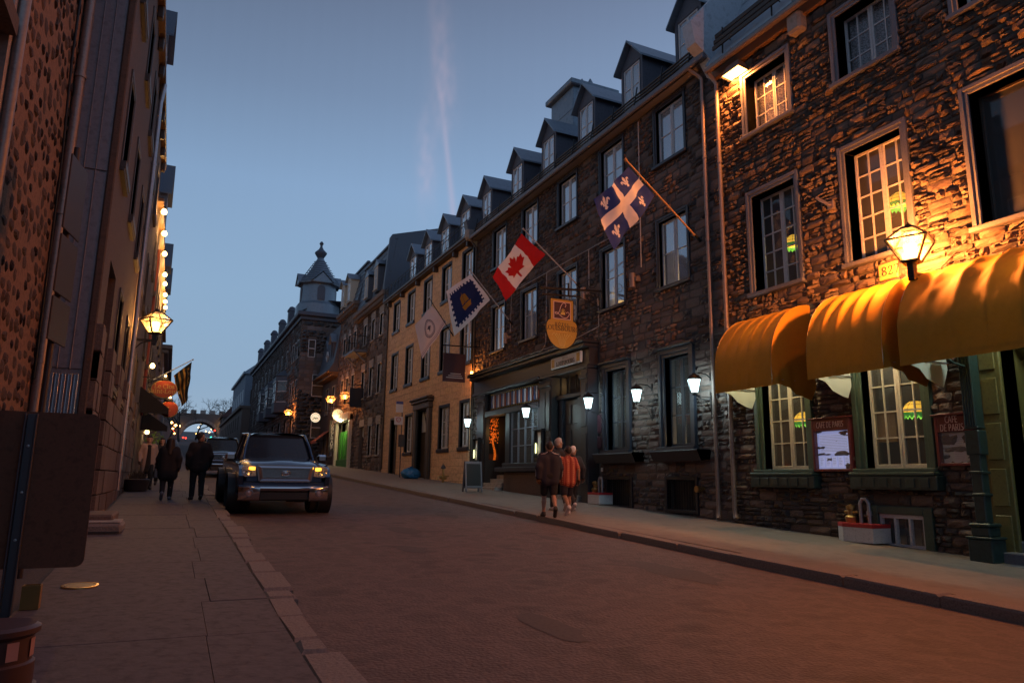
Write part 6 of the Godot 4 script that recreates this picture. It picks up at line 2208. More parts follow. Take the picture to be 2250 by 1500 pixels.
	for y in [9.0, 13.0]:
		for k in 6:
			b = MB.new()
			f.bx(b, -139.0 + k * 3.6, -138.0 + k * 3.6, y, y + 2.0, 0.0, 0.06)
			add(f.node, "window", b, mats.roof_pale)
	for x in [-1.5, -4.5]:
		b = MB.new()
		f.bx(b, -118.0, -117.94, 12.6, 14.8, x - 0.6, x + 0.6)
		add(f.node, "window", b, mats.room)
	# low brick row in front of it
	f = front("low_brown_row", true, 9.0, -121.0, "low brown row of shopfronts beyond the corner building on the right")
	b = MB.new()
	f.bx(b, -160.0, -112.2, 4.0, 11.4, -8.0, 0.0)
	f.bx(b, -160.2, -112.0, 11.4, 11.8, -8.0, 0.4)
	add(f.node, "wall", b, mats.far_stone)
	for k in 10:
		b = MB.new()
		f.bx(b, -158.0 + k * 4.4, -156.8 + k * 4.4, 8.6, 10.6, 0.0, 0.05)
		add(f.node, "window", b, mats.room)

func build_left() -> void:
	rng.seed = 606
	# nearest: rubble wall with smeared mortar, set back
	var f = front("rubble_wall_house", false, -2.0, -10.8, "rubble stone house with smeared tan mortar at the left edge")
	var b = MB.new()
	sheet(f, -13.2, -8.75, -0.5, 13.5, 0.0, 0.3, b)
	var wall = part(f.node, "wall")
	add(wall, "mortar_face", b, mats.rubble_mortar)
	b = MB.new()
	f.bx(b, -13.2, -8.75, -0.5, 13.4, -6.0, -0.02)
	add(wall, "core", b, mats.rubble_mortar)
	# stones: irregular lumps that just break the mortar skin
	var lumps = []
	for i in 14:
		var q = MB.new()
		q.colored = true
		var t = rng.randf_range(0.6, 1.5)
		q.col = Color(t, t * rng.randf_range(0.85, 1.0), t * rng.randf_range(0.8, 1.0))
		var n = 9
		var ring = []
		for k in n:
			var a = TAU * k / n
			var r = rng.randf_range(0.34, 0.52)
			ring.append(Vector3(cos(a) * r, sin(a) * r, 0.0))
		var c = Vector3(rng.randf_range(-0.08, 0.08), rng.randf_range(-0.08, 0.08), 1.0)
		for k in n:
			var p0: Vector3 = ring[k]
			var p1: Vector3 = ring[(k + 1) % n]
			var m0 = p0.lerp(c, 0.35) * Vector3(1, 1, 0) + Vector3(0, 0, rng.randf_range(0.6, 1.0))
			var m1 = p1.lerp(c, 0.35) * Vector3(1, 1, 0) + Vector3(0, 0, 0.8)
			q.tri(p0, p1, m1); q.tri(p0, m1, m0); q.tri(m0, m1, c)
		lumps.append(q.mesh())
	var rects = []
	var y = 1.0
	while y < 13.0:
		var z = -13.1 + rng.randf_range(0, 0.15)
		while z < -8.95:
			var w = rng.randf_range(0.16, 0.36)
			var h = rng.randf_range(0.14, 0.26)
			if rng.randf() < 0.86:
				var dy = rng.randf_range(-0.05, 0.05)
				rects.append([z, z + w, y + dy, y + dy + h])
			z += w + rng.randf_range(0.02, 0.09)
		y += 0.215
	lay(f, wall, rects, lumps, mats.rubble_stone, 0.02, 0.0, 300, "stone", 0.5)
	b = MB.new()
	f.bx(b, -8.6, 24.0, -2.0, 6.2, -6.0, -0.1)
	f.bx(b, -8.6, 24.0, 6.2, 6.4, -6.0, 0.1)
	add(f.node, "unseen_low_wing", b, mats.stucco)  # out of view, placed to shade the left pavement and road
	b = MB.new()
	f.bx(b, -8.9, -8.62, 0.2, 13.6, -0.3, 0.05, 0.02)
	b.tube([f.P(-8.72, 0.2, 0.1), f.P(-8.72, 13.4, 0.1)], 0.06, 10)
	add(f.node, "corner_trim", b, mats.pipe_metal)
	b = MB.new()
	b.tube([f.P(-12.2, 13.0, 0.03), f.P(-12.25, 8.0, 0.04), f.P(-12.6, 6.4, 0.04), f.P(-12.8, 3.0, 0.04)], 0.02, 5)
	add(f.node, "cable", b, mats.black_iron)

	# stucco house that steps forward; its clad side wall faces the camera
	f = front("tan_stucco_house", false, LX, -20.5, "tall tan stucco house with metal clad side wall, on the left behind the street lantern")
	var za = -28.2
	var zb = -13.0
	var wins = []
	var o = {"casing": 0.1, "recess": 0.18, "out": 0.03, "sill": 0.14, "cols": 1, "rows": 3, "stile": 0.06, "casing_mat": mats.brown_paint, "sash_mat": mats.white_paint, "sill_deep": 0.05, "sill_mat": mats.brown_paint}
	for z in [-14.2, -17.1, -20.0, -23.0, -26.2]:
		for q in [[6.85, 8.75], [10.1, 11.9]]:
			window(f, z - 0.62, z + 0.62, q[0], q[1], o)
		if z < -15.5: window(f, z - 0.6, z + 0.6, 3.25, 5.4, o)
	f.holes.append([-15.4, -14.0, 1.0, 5.3])
	wall = part(f.node, "wall")
	b = MB.new()
	sheet(f, za, zb, 0.2, 12.8, 0.0, 0.3, b)
	add(wall, "stucco_face", b, mats.stucco)
	shell(f, za, zb, 12.6, [5.8, 9.4], mats.room, 6.0)
	var dn = part(f.node, "doorway")
	b = MB.new()
	f.bx(b, -15.4, -14.0, 1.0, 3.9, -0.34, -0.28, 0.02)
	for q in [-15.2, -14.6]:
		for yy in [1.2, 2.5]: f.bx(b, q, q + 0.4, yy, yy + 1.1, -0.28, -0.25, 0.02)
	add(dn, "door", b, mats.brown_paint)
	b = MB.new()
	f.bx(b, -15.4, -14.0, 3.9, 5.3, -0.34, -0.3)
	add(dn, "fanlight", b, mats.room)
	b = MB.new()
	f.bx(b, -15.5, -13.9, 0.4, 0.95, 0.0, 0.5, 0.03)
	add(dn, "step", b, mats.ashlar)
	# ashlar base courses
	var blocks = []
	for i in 8:
		var q = MB.new()
		q.colored = true
		var t = rng.randf_range(0.8, 1.15)
		q.col = Color(t, t * 0.97, t * 0.95)
		q.cbox(Vector3(-0.5, -0.5, -0.3), Vector3(0.5, 0.5, 1.0), 0.03)
		blocks.append(q.mesh())
	var bl = []
	for k in 8:
		var yy = 0.3 + k * 0.46
		var z = za - (0.45 if k % 2 else 0.0)
		while z < zb:
			bl.append([maxf(z, za), minf(z + 0.95, zb), yy, yy + 0.46])
			z += 0.95
	var openings = [[-15.5, -13.9, 0, 5.4]]
	for z in [-17.1, -20.0, -23.0, -26.2]: openings.append([z - 0.7, z + 0.7, 3.1, 5.5])
	lay(f, wall, cut(bl, openings), blocks, mats.ashlar, 0.1, 0.02, 120, "block", 0.12)
	b = MB.new()
	f.bx(b, za, zb + 0.1, 12.72, 12.86, -0.3, 0.16)
	add(f.node, "eaves_board", b, mats.wood)
	for k in 11:
		b = MB.new()
		f.bx(b, zb - 0.5 - k * 1.4, zb - 0.7 - k * 1.4, 12.4, 12.71, 0.0, 0.14, 0.02)
		add(f.node, "corbel", b, mats.brown_paint)
	b = MB.new()
	b.quad(f.P(za, 12.87, 0.16), f.P(zb, 12.87, 0.16), f.P(zb, 16.5, -4.5), f.P(za, 16.5, -4.5))
	b.tri(f.P(zb, 12.87, 0.16), f.P(zb, 16.5, -4.5), f.P(zb, 12.87, -9))
	add(f.node, "roof", b, mats.roof_slate)
	for z in [-16.5, -24.0]:
		dormer(f, z, 0.75, 13.2, 15.4, 16.5, -0.05, 2.5, mats.dormer_wall, mats.roof_slate, mats.white_paint)
	# metal cladding on the side wall
	var cl = part(f.node, "side_cladding")
	b = MB.new()
	f.bx(b, zb, zb + 0.03, 0.2, 12.8, -8.0, 0.0)
	add(cl, "backing", b, mats.siding)
	for k in 5:
		for j in 3:
			b = MB.new()
			f.bx(b, zb + 0.031, zb + 0.055, 3.2 + j * 3.3 + 0.01, 6.48 + j * 3.3, -0.115 - k * 0.17 - 0.16, -0.115 - k * 0.17, 0.006)
			add(cl, "metal_sheet", b, mats.siding)
			b = MB.new()
			b.tube([f.P(zb + 0.06, 3.2 + j * 3.3, -0.115 - k * 0.17 - 0.165), f.P(zb + 0.06, 6.5 + j * 3.3, -0.115 - k * 0.17 - 0.165)], 0.012, 5)
			add(cl, "seam", b, mats.siding)
	b = MB.new()
	f.bx(b, zb + 0.031, zb + 0.08, 0.3, 12.8, -0.11, 0.01, 0.02)
	add(cl, "corner_board", b, mats.stucco)
	b = MB.new()
	var rows = [[], []]
	for k in 61:
		var x = -0.13 - 0.62 * k / 60.0
		var d = 0.03 * sin(k * TAU / 8.0)
		rows[0].append(f.P(zb + 0.1 + d, 3.12, x))
		rows[1].append(f.P(zb + 0.1 + d, 1.2, x))
	b.grid(rows)
	add(cl, "corrugated_sheet", b, mats.corrugated)
	gutter_pipe(f.node, [f.P(zb + 0.12, 12.8, -0.66), f.P(zb + 0.12, 0.9, -0.66)], 0.075, mats.pipe_metal)
	gutter_pipe(f.node, [f.P(-21.6, 12.7, 0.14), f.P(-21.6, 12.1, 0.08), f.P(-21.7, 6.5, 0.08), f.P(-21.7, 1.2, 0.1)], 0.06, mats.galvanised)

	# the row beyond: lower eaves with a string of bulbs
	f = front("left_shop_row", false, LX, -44.0, "shadowed row of shops under a string of bulbs on the left, beyond the stucco house")
	za = -60.0
	zb = -28.25
	for k in 9:
		var z = -29.9 - k * 3.35
		for q in [[5.9, 7.8], [9.0, 10.6]]: window(f, z - 0.55, z + 0.55, q[0], q[1], o)
	wall = part(f.node, "wall")
	b = MB.new()
	sheet(f, za, zb, 0.8, 11.6, 0.0, 0.3, b)
	add(wall, "stucco_face", b, mats.stucco)
	shell(f, za, zb, 11.5, [5.0, 8.4], mats.room, 6.0)
	b = MB.new()
	f.bx(b, za, zb, 11.5, 11.64, -0.3, 0.2, 0.02)
	add(f.node, "eaves_board", b, mats.wood)
	b = MB.new()
	b.quad(f.P(za, 11.65, 0.18), f.P(zb, 11.65, 0.18), f.P(zb, 15.5, -4.5), f.P(za, 15.5, -4.5))
	b.tri(f.P(zb, 11.65, 0.18), f.P(zb, 15.5, -4.5), f.P(zb, 11.65, -9))
	add(f.node, "roof", b, mats.roof_slate)
	for z in [-36.0, -49.0, -55.0]:
		dormer(f, z, 0.8, 12.0, 14.6, 16.0, 0.05, 2.5, mats.dormer_wall, mats.roof_slate, mats.white_paint)
	b = MB.new()
	f.bx(b, -33.5, -32.9, 4.0, 11.0, 0.0, 0.1, 0.02)
	add(f.node, "painted_pilaster", b, M("brick_red", Color(0.25, 0.05, 0.03), 0.8))
	b = MB.new()
	f.bx(b, -31.4, -29.4, 1.4, 4.2, 0.0, 0.08, 0.02)
	add(f.node, "shopfront", b, mats.brown_paint)
	# string of bulbs, each a lamp of its own
	var zs = [-28.5, -31.2, -34.2, -37.9, -39.8, -42.3, -44.0, -45.6, -51.0]
	for k in zs.size():
		var t = thing("string_bulb", Vector3(-1.02, 11.22, zs[k]), "round glowing bulb hanging from the left eaves", "light bulb", "string of bulbs under the left eaves")
		if k == 0: t.set_meta("label", "round glowing bulb, nearest and topmost of those under the left eaves")
		else: t.set_meta("label", "round glowing bulb under the left eaves, %s from the nearest" % ["", "second", "third", "fourth", "fifth", "sixth", "seventh", "eighth", "ninth"][k])
		b = MB.new()
		b.lathe([[0.0, -0.14], [0.08, -0.11], [0.11, -0.02], [0.07, 0.07], [0.03, 0.1]], 12)
		add(t, "bulb", b, mats.bulb_warm)
		b = MB.new()
		b.lathe([[0.035, 0.09], [0.04, 0.18], [0.0, 0.2]], 8)
		b.tube([Vector3(0, 0.18, 0), Vector3(0, 0.34, 0)], 0.008, 4)
		add(t, "socket", b, mats.black_iron)
		omni(t, Vector3(0, -0.02, 0), Color(1.0, 0.5, 0.15), 2.8, 0.08)
	# farther left: two more fronts with bold cornices
	for q in [[-60.1, -85.0, -1.1, 11.0, "dark red brick front with heavy cornice on the left, past the bulbs"], [-85.1, -150.0, -1.6, 12.5, "far dark row of fronts at the left before the gate"]]:
		f = front("dark_brick_front", false, q[2], (q[0] + q[1]) * 0.5, q[4])
		b = MB.new()
		f.bx(b, q[1], q[0], 1.5, q[3], -8.0, 0.0)
		add(f.node, "wall", b, mats.far_stone)
		b = MB.new()
		f.bx(b, q[1], q[0] + 0.3, q[3], q[3] + 0.35, -8.0, 0.55, 0.06)
		f.bx(b, q[1], q[0] + 0.15, q[3] - 0.3, q[3] - 0.01, -8.0, 0.3, 0.05)
		add(f.node, "cornice", b, mats.dormer_wall)
		for k in 6:
			b = MB.new()
			f.bx(b, q[0] - 2.2 - k * 3.5, q[0] - 1.2 - k * 3.5, q[3] - 3.2, q[3] - 1.2, 0.0, 0.06, 0.02)
			add(f.node, "window", b, mats.roof_pale)

	# lantern on the stucco house
	street_lantern(Vector3(-0.7, 5.5, -22.5), LX, "glowing amber street lantern on an arm from the left stucco house", 8.0, Color(1.0, 0.42, 0.1))
	# wall lamps by the shop doors
	for q in [[-38.0, 3.85, "yellowish shop lamp on the left wall, upper of the pair below the black awnings"], [-39.5, 3.55, "yellowish shop lamp on the left wall, lower of the pair below the black awnings"], [-37.0, 6.45, "small warm lamp on the left wall above the red oval sign"]]:
		var t = thing("shop_lamp", Vector3(-1.1, q[1], q[0]), q[2], "lamp", "shop lamps on the left")
		b = MB.new()
		b.lathe([[0.0, 0.0], [0.08, 0.02], [0.11, 0.14], [0.05, 0.24], [0.0, 0.26]], 10)
		add(t, "bulb", b, mats.bulb_warm)
		b = MB.new()
		b.bar(Vector3(-0.15, 0.27, 0), Vector3(0.02, 0.27, 0), 0.03, 0.03)
		b.cbox(Vector3(-0.15, 0.1, -0.05), Vector3(-0.11, 0.32, 0.05), 0.01)
		add(t, "bracket", b, mats.black_iron)
		omni(t, Vector3(0.0, 0.12, 0), Color(1.0, 0.66, 0.28), 0.8, 0.08)
	# red oval signs
	for q in [[-32.0, 5.0, 0.46, 0.34, ["Le Clos", "Saint-Louis"], "red oval hanging sign with gold script on the left"], [-33.2, 4.3, 0.34, 0.32, ["L"], "smaller red round sign with gold trim below the red oval sign"]]:
		var t = thing("red_oval_sign", Vector3(-0.44 + (0.24 if q[1] < 4.5 else 0.0), q[1], q[0]), q[5], "sign", "red hanging signs")
		b = MB.new()
		b.lathe([[0.0, -0.04], [0.97, -0.04], [1.0, 0.0], [0.97, 0.04], [0.0, 0.04]], 28, Vector3.ZERO, Basis.from_scale(Vector3(q[2], q[3], 1)) * Basis(Vector3.RIGHT, PI / 2))
		add(t, "board", b, M("sign_red", Color(0.35, 0.045, 0.015), 0.45))
		b = MB.new()
		var ring = []
		for k in 29: ring.append(Vector3(cos(TAU * k / 28.0) * q[2], sin(TAU * k / 28.0) * q[3], 0))
		b.tube(ring, 0.02, 5, false)
		add(t, "rim", b, mats.gold_pale)
		for k in q[4].size():
			text(t, q[4][k], Transform3D(Basis(), Vector3(0, 0.1 - 0.2 * k if q[4].size() > 1 else 0.0, 0.045)), 0.16, mats.gold_pale, true)
		b = MB.new()
		b.cbox(Vector3(-0.12, q[3], -0.08), Vector3(0.12, q[3] + 0.08, 0.08), 0.02)
		b.bar(Vector3(-0.85, q[3] + 0.1, 0), Vector3(0.1, q[3] + 0.1, 0), 0.04, 0.04)
		add(t, "bracket", b, mats.black_iron)
		b = MB.new()
		b.lathe([[0.0, 0.0], [0.05, 0.02], [0.04, 0.09], [0.0, 0.1]], 10, Vector3(0, q[3] + 0.12, 0.14))
		add(t, "lamp_bulb", b, mats.bulb_orange)
		omni(t, Vector3(0, q[3] + 0.16, 0.2), Color(1.0, 0.5, 0.15), 0.35, 0.04)
	# black awnings
	for q in [[-31.0, -33.6, 4.15, 4.95, "black shed awning under the red oval sign"], [-35.0, -38.0, 3.7, 4.4, "second black shed awning farther along the left shops"]]:
		var t = thing("black_awning", Vector3(LX, q[2], (q[0] + q[1]) * 0.5), q[4], "awning", "black awnings on the left")
		b = MB.new()
		var hz: float = (q[0] - q[1]) * 0.5
		var dy: float = q[3] - q[2]
		b.quad(Vector3(0, dy, hz), Vector3(1.05, 0, hz), Vector3(1.05, 0, -hz), Vector3(0, dy, -hz))
		b.tri(Vector3(0, dy, hz), Vector3(0, 0, hz), Vector3(1.05, 0, hz))
		b.tri(Vector3(0, dy, -hz), Vector3(1.05, 0, -hz), Vector3(0, 0, -hz))
		b.quad(Vector3(1.05, 0, hz), Vector3(1.05, -0.22, hz), Vector3(1.05, -0.22, -hz), Vector3(1.05, 0, -hz))
		b.quad(Vector3(0, 0, hz), Vector3(0, -0.2, hz), Vector3(1.05, -0.22, hz), Vector3(1.05, 0, hz))
		add(t, "canvas", b, M("black_canvas", Color(0.015, 0.012, 0.012), 0.8))
		b = MB.new()
		b.tube([Vector3(0, -0.1, hz - 0.03), Vector3(1.03, -0.02, hz - 0.03), Vector3(1.03, -0.02, -hz + 0.03), Vector3(0, -0.1, -hz + 0.03)], 0.015, 5)
		add(t, "frame", b, mats.black_iron)
	hanging_flag_left()
	# potted greenery by the shops
	var pl = thing("leafy_plant", Vector3(-0.75, 3.0, -41.0), "green leafy hanging plant beside the left shop lamps", "plant")
	b = MB.new()
	b.lathe([[0.0, -0.25], [0.2, -0.22], [0.3, 0.0], [0.28, 0.02], [0.0, 0.0]], 12)
	b.tube([Vector3(-0.45, 0.9, 0), Vector3(0, 0.85, 0), Vector3(0, 0.0, 0)], 0.012, 5)
	add(pl, "pot", b, mats.brown_paint)
	b = MB.new()
	for k in 420:
		var d = Vector3(rng.randf_range(-1, 1), rng.randf_range(-0.9, 1), rng.randf_range(-1, 1))
		if d.length() > 1: continue
		var p = Vector3(d.x * 0.5, 0.25 + d.y * 0.55, d.z * 0.5)
		var u = Vector3(rng.randf_range(-1, 1), rng.randf_range(-1, 0.4), rng.randf_range(-1, 1)).normalized() * 0.11
		var s = u.cross(Vector3(rng.randf(), rng.randf(), rng.randf())).normalized() * 0.035
		b.quad(p, p + u * 0.5 + s, p + u, p + u * 0.5 - s)
	add(pl, "foliage", b, mats.leaf)
	street_clutter()

func street_clutter() -> void:
	# brown sign board seen from behind on a steel channel post
	var z = -7.6
	var t = thing("brown_sign_board", Vector3(-0.98, gy(z) + PAVE, z), "big brown rounded board on a steel post at the lower left", "sign")
	var b = MB.new()
	var poly = PackedVector2Array()
	for q in [[0.31, 0.43, -PI / 2], [0.31, 1.63, 0.0], [-0.5, 1.63, PI / 2], [-0.5, 0.43, PI]]:
		for k in 5:
			var a: float = q[2] + PI * 0.5 * k / 4.0
			poly.append(Vector2(q[0] + cos(a) * 0.07, q[1] + sin(a) * 0.07))
	b.prism(poly, Transform3D(Basis(), Vector3(0, 0, -0.02)), 0.025)
	add(t, "board", b, mats.brown_board)
	b = MB.new()
	b.cbox(Vector3(-0.2, -0.1, 0.02), Vector3(-0.185, 1.68, 0.07), 0.004)
	b.cbox(Vector3(-0.185, -0.1, 0.006), Vector3(-0.115, 1.68, 0.022), 0.004)
	b.cbox(Vector3(-0.115, -0.1, 0.02), Vector3(-0.1, 1.68, 0.07), 0.004)
	add(t, "post", b, mats.post_steel)
	for q in [0.6, 1.0, 1.4]:
		b = MB.new()
		b.lathe([[0.0, 0.0], [0.014, 0.0], [0.012, 0.012], [0.0, 0.014]], 6, Vector3(-0.15, q, 0.022), Basis(Vector3.RIGHT, PI / 2))
		add(t, "bolt", b, mats.galvanised)
	# traffic signs seen edge-on from behind
	z = -9.6
	t = thing("sign_pole", Vector3(-1.3, gy(z) + PAVE, z), "tall pole with three brown sign backs against the left rubble wall", "sign pole")
	b = MB.new()
	b.tube([Vector3(-0.05, -0.1, 0), Vector3(-0.05, 4.95, 0)], 0.035, 8)
	add(t, "pole", b, mats.sign_back)
	for q in [[3.85, 4.75, 0.42], [3.1, 3.78, 0.42], [2.55, 3.05, 0.42]]:
		b = MB.new()
		b.t = Transform3D(Basis(Vector3.UP, 1.4), Vector3(0.0, 0, 0.02))
		b.cbox(Vector3(-0.3, q[0], -0.01), Vector3(0.3, q[1], 0.01), 0.006)
		b.cbox(Vector3(-0.06, q[0] + 0.1, -0.05), Vector3(0.06, q[0] + 0.16, -0.01), 0.01)
		b.cbox(Vector3(-0.06, q[1] - 0.16, -0.05), Vector3(0.06, q[1] - 0.1, -0.01), 0.01)
		add(t, "sign_plate", b, mats.sign_back)
	# traffic drum at the bottom left
	z = -4.75
	t = thing("traffic_drum", Vector3(-0.76, gy(z) + PAVE, z), "dark orange traffic drum with pale bands in the bottom left corner", "traffic drum")
	b = MB.new()
	b.lathe([[0.0, 0.5], [0.2, 0.5], [0.225, 0.485], [0.225, 0.46], [0.2, 0.44], [0.2, 0.32], [0.215, 0.31], [0.215, 0.2], [0.235, 0.19], [0.235, 0.06], [0.29, 0.05], [0.29, 0.0]], 24)
	add(t, "body", b, M("drum_dark", Color(0.06, 0.02, 0.015), 0.5))
	for k in 9:
		var a = TAU * k / 9.0
		b = MB.new()
		b.t = Transform3D(Basis(Vector3.UP, a), Vector3.ZERO)
		b.quad(Vector3(-0.03, 0.34, 0.2025), Vector3(0.03, 0.34, 0.2025), Vector3(0.03, 0.43, 0.2025), Vector3(-0.03, 0.43, 0.2025))
		add(t, "reflective_band", b, M("drum_band", Color(0.4, 0.2, 0.17), 0.4))
	# open yellowish box on the pavement edge
	z = -7.75
	t = thing("open_box", Vector3(-0.98, gy(z) + PAVE, z), "small open ochre box standing at the left pavement edge", "box")
	b = MB.new()
	for q in [[Vector3(-0.07, 0, -0.06), Vector3(0.07, 0.2, -0.05)], [Vector3(-0.07, 0, 0.05), Vector3(0.07, 0.2, 0.06)], [Vector3(-0.07, 0, -0.05), Vector3(-0.06, 0.2, 0.05)], [Vector3(0.06, 0, -0.05), Vector3(0.07, 0.2, 0.05)], [Vector3(-0.06, 0, -0.05), Vector3(0.06, 0.01, 0.05)]]: b.box(q[0], q[1])
	add(t, "shell", b, M("ochre", Color(0.22, 0.11, 0.02), 0.6))
	# valve cover set in the pavement
	z = -8.77
	t = thing("manhole_cover", Vector3(-0.7, gy(z) + PAVE, z), "round brass-edged cover set in the left pavement", "manhole cover")
	t.rotation.x = atan(0.0405)
	b = MB.new()
	b.lathe([[0.0, 0.012], [0.135, 0.012], [0.14, 0.008], [0.142, -0.02]], 24)
	add(t, "lid", b, mats.post_steel)
	b = MB.new()
	b.lathe([[0.142, 0.008], [0.15, 0.015], [0.168, 0.013], [0.172, -0.02]], 24)
	add(t, "rim", b, mats.brass)
	# stone doorstep blocks and a planter tub along the left wall
	for q in [[-0.92, -13.9, 0.34, 0.16, 0.5, "rough brown stone doorstep by the clad corner on the left"]]:
		t = thing("stone_block", Vector3(q[0], gy(q[1]) + PAVE - 0.02, q[1]), q[5], "stone block", "loose stones by the left wall")
		b = MB.new()
		b.cbox(Vector3(-q[2], 0, -q[4]), Vector3(q[2], q[3], q[4]), 0.04)
		add(t, "block", b, mats.kerb)
		b = MB.new()
		b.cbox(Vector3(-q[2] * 0.9, q[3] - 0.002, -q[4] * 0.9), Vector3(q[2] * 0.9, q[3] + 0.03, q[4] * 0.9), 0.012)
		add(t, "cap", b, mats.lintel)
	z = -24.6
	t = thing("round_planter", Vector3(-0.83, gy(z) + PAVE, z), "low dark planter tub on the left pavement behind the walkers", "planter")
	b = MB.new()
	b.lathe([[0.0, 0.0], [0.3, 0.0], [0.38, 0.34], [0.34, 0.36], [0.32, 0.3], [0.0, 0.3]], 18)
	add(t, "tub", b, mats.sign_back)
	b = MB.new()
	for k in 90:
		var a = rng.randf() * TAU
		var r = rng.randf() * 0.26
		var p = Vector3(cos(a) * r, 0.3, sin(a) * r)
		var u = Vector3(rng.randf_range(-0.12, 0.12), rng.randf_range(0.15, 0.4), rng.randf_range(-0.12, 0.12))
		b.tri(p - Vector3(0.02, 0, 0), p + Vector3(0.02, 0, 0), p + u)
	add(t, "stems", b, M("dry_stem", Color(0.09, 0.06, 0.04), 0.9))

func build_gate() -> void:
	# stone town gate across the end of the street
	var z = -200.0
	var y0 = gy(z)
	var t = thing("stone_town_gate", Vector3(6.3, y0, z), "stone gate with round arch and battlements across the far end of the street", "gate")
	var b = MB.new()
	var half = 4.3
	var crown = 4.6
	var pts = []
	for k in 17:
		var a = PI * k / 16.0
		pts.append(Vector2(-cos(a) * half, maxf(sin(a), 0.0) * crown))
	var top = 6.6
	for d in [3.0, -5.0]:
		for k in 16: b.quad(Vector3(pts[k].x, pts[k].y, d), Vector3(pts[k + 1].x, pts[k + 1].y, d), Vector3(pts[k + 1].x, top, d), Vector3(pts[k].x, top, d))
		b.quad(Vector3(-14, -2, d), Vector3(-half, -2, d), Vector3(-half, top, d), Vector3(-14, top, d))
		b.quad(Vector3(half, -2, d), Vector3(14, -2, d), Vector3(14, top, d), Vector3(half, top, d))
	for k in 16: b.quad(Vector3(pts[k].x, pts[k].y, 3), Vector3(pts[k].x, pts[k].y, -5), Vector3(pts[k + 1].x, pts[k + 1].y, -5), Vector3(pts[k + 1].x, pts[k + 1].y, 3))
	b.quad(Vector3(-14, top, 3), Vector3(14, top, 3), Vector3(14, top, -5), Vector3(-14, top, -5))
	add(t, "wall", b, mats.far_stone)
	for k in 13:
		b = MB.new()
		b.cbox(Vector3(-13.5 + k * 2.2, top + 0.002, 2.2), Vector3(-12.2 + k * 2.2, top + 0.9, 3.05), 0.05)
		add(t, "merlon", b, mats.lintel)
	for k in 17:
		b = MB.new()
		var a0 = PI * k / 17.0 + 0.01
		var a1 = PI * (k + 1) / 17.0 - 0.01
		var q = PackedVector2Array([Vector2(-cos(a0) * half, sin(a0) * crown), Vector2(-cos(a1) * half, sin(a1) * crown), Vector2(-cos(a1) * (half + 0.7), sin(a1) * (crown + 0.7)), Vector2(-cos(a0) * (half + 0.7), sin(a0) * (crown + 0.7))])
		b.prism(q, Transform3D(Basis(), Vector3(0, 0, 3.002)), 0.12)
		add(t, "voussoir", b, mats.lintel)
	# wall banks on both sides of the gate
	for s in [-1.0, 1.0]:
		var w = thing("rampart_wall", Vector3(6.3 + s * 30, y0, z), "dark rampart wall running off %s of the far gate" % ("left" if s < 0 else "right"), "wall")
		b = MB.new()
		b.box(Vector3(-16, -3, -4), Vector3(16, 4.5, 2))
		add(w, "face", b, mats.far_stone)
		b = MB.new()
		b.box(Vector3(-16, 4.502, -4.2), Vector3(16, 4.9, 2.2))
		add(w, "coping", b, mats.lintel)
	# lamps at and beyond the gate
	var k0 = 0
	for q in [[1.5, 3.0, 4, "gate lamp"], [10.9, 3.4, 4, "gate lamp"], [11.6, 3.4, 4, "gate lamp"]]:
		var l = thing("gate_lamp", Vector3(q[0], y0 + q[1], z + 4.0), ["warm lamp on the left foot of the far stone gate", "warm lamp on the right foot of the far gate, left of a pair", "warm lamp on the right foot of the far gate, right of a pair"][k0], "lamp", "lamps on the far gate")
		k0 += 1
		b = MB.new()
		b.lathe([[0.0, 0.0], [0.22, 0.1], [0.25, 0.35], [0.0, 0.6]], 8)
		add(l, "bulb", b, mats.bulb_warm)
		omni(l, Vector3(0, 0.3, 0), Color(1.0, 0.6, 0.25), 4.0, 0.2)
	var zz = -238.0
	var far_y = gy(zz)
	for k in 12:
		var l = thing("distant_street_light", Vector3(6.6 + k * 0.62 + rng.randf_range(-0.2, 0.2), far_y + 1.5 + 1.4 * (k % 3) + 0.6 * sin(k * 1.3), zz), "small distant light seen through the far gate", "light", "distant lights seen through the gate")
		b = MB.new()
		b.lathe([[0.0, -0.22], [0.22, 0.0], [0.0, 0.22]], 8)
		add(l, "bulb", b, mats.bulb_warm if k % 4 else mats.bulb_orange)
	for q in [[9.6, 2.6, mats.tail_red, "red traffic light under the far gate"], [8.9, 0.9, mats.signal_green, "green traffic light under the far gate"], [2.6, 0.6, mats.tail_red, "red tail light of a distant car left of the gate opening"], [3.2, 0.5, mats.tail_red, "second red tail light of a distant car at the gate"], [0.2, 2.1, mats.tail_red, "red light left of the far gate behind the walkers"]]:
		var l = thing("signal_light", Vector3(q[0], gy(-197.0) + q[1], -195.0), q[3], "signal light", "signal lights at the far gate")
		b = MB.new()
		b.lathe([[0.0, -0.24], [0.24, 0.0], [0.0, 0.24]], 10)
		add(l, "lamp_lens", b, q[2])
	for q in [[-0.2, 3.9, 0.26], [0.5, 3.4, 0.3], [0.1, 2.8, 0.22], [0.45, 1.9, 0.2]]:
		var l = thing("distant_street_light", Vector3(q[0], gy(-150.0) + q[1], -150.0), "orange light cluster on the left side of the far street", "light", "orange lights at the left of the far street")
		b = MB.new()
		b.lathe([[0.0, -q[2]], [q[2], 0.0], [0.0, q[2]]], 10)
		add(l, "bulb", b, mats.bulb_orange)
	# bare trees round the gate
	var specs = [[11.0, -188.0, 13.0, 1], [16.5, -205.0, 13.0, 2], [6.0, -215.0, 14.5, 3], [-0.5, -192.0, 12.0, 4], [1.5, -172.0, 13.5, 5], [22.0, -215.0, 14.0, 6], [13.2, -176.0, 8.0, 8]]
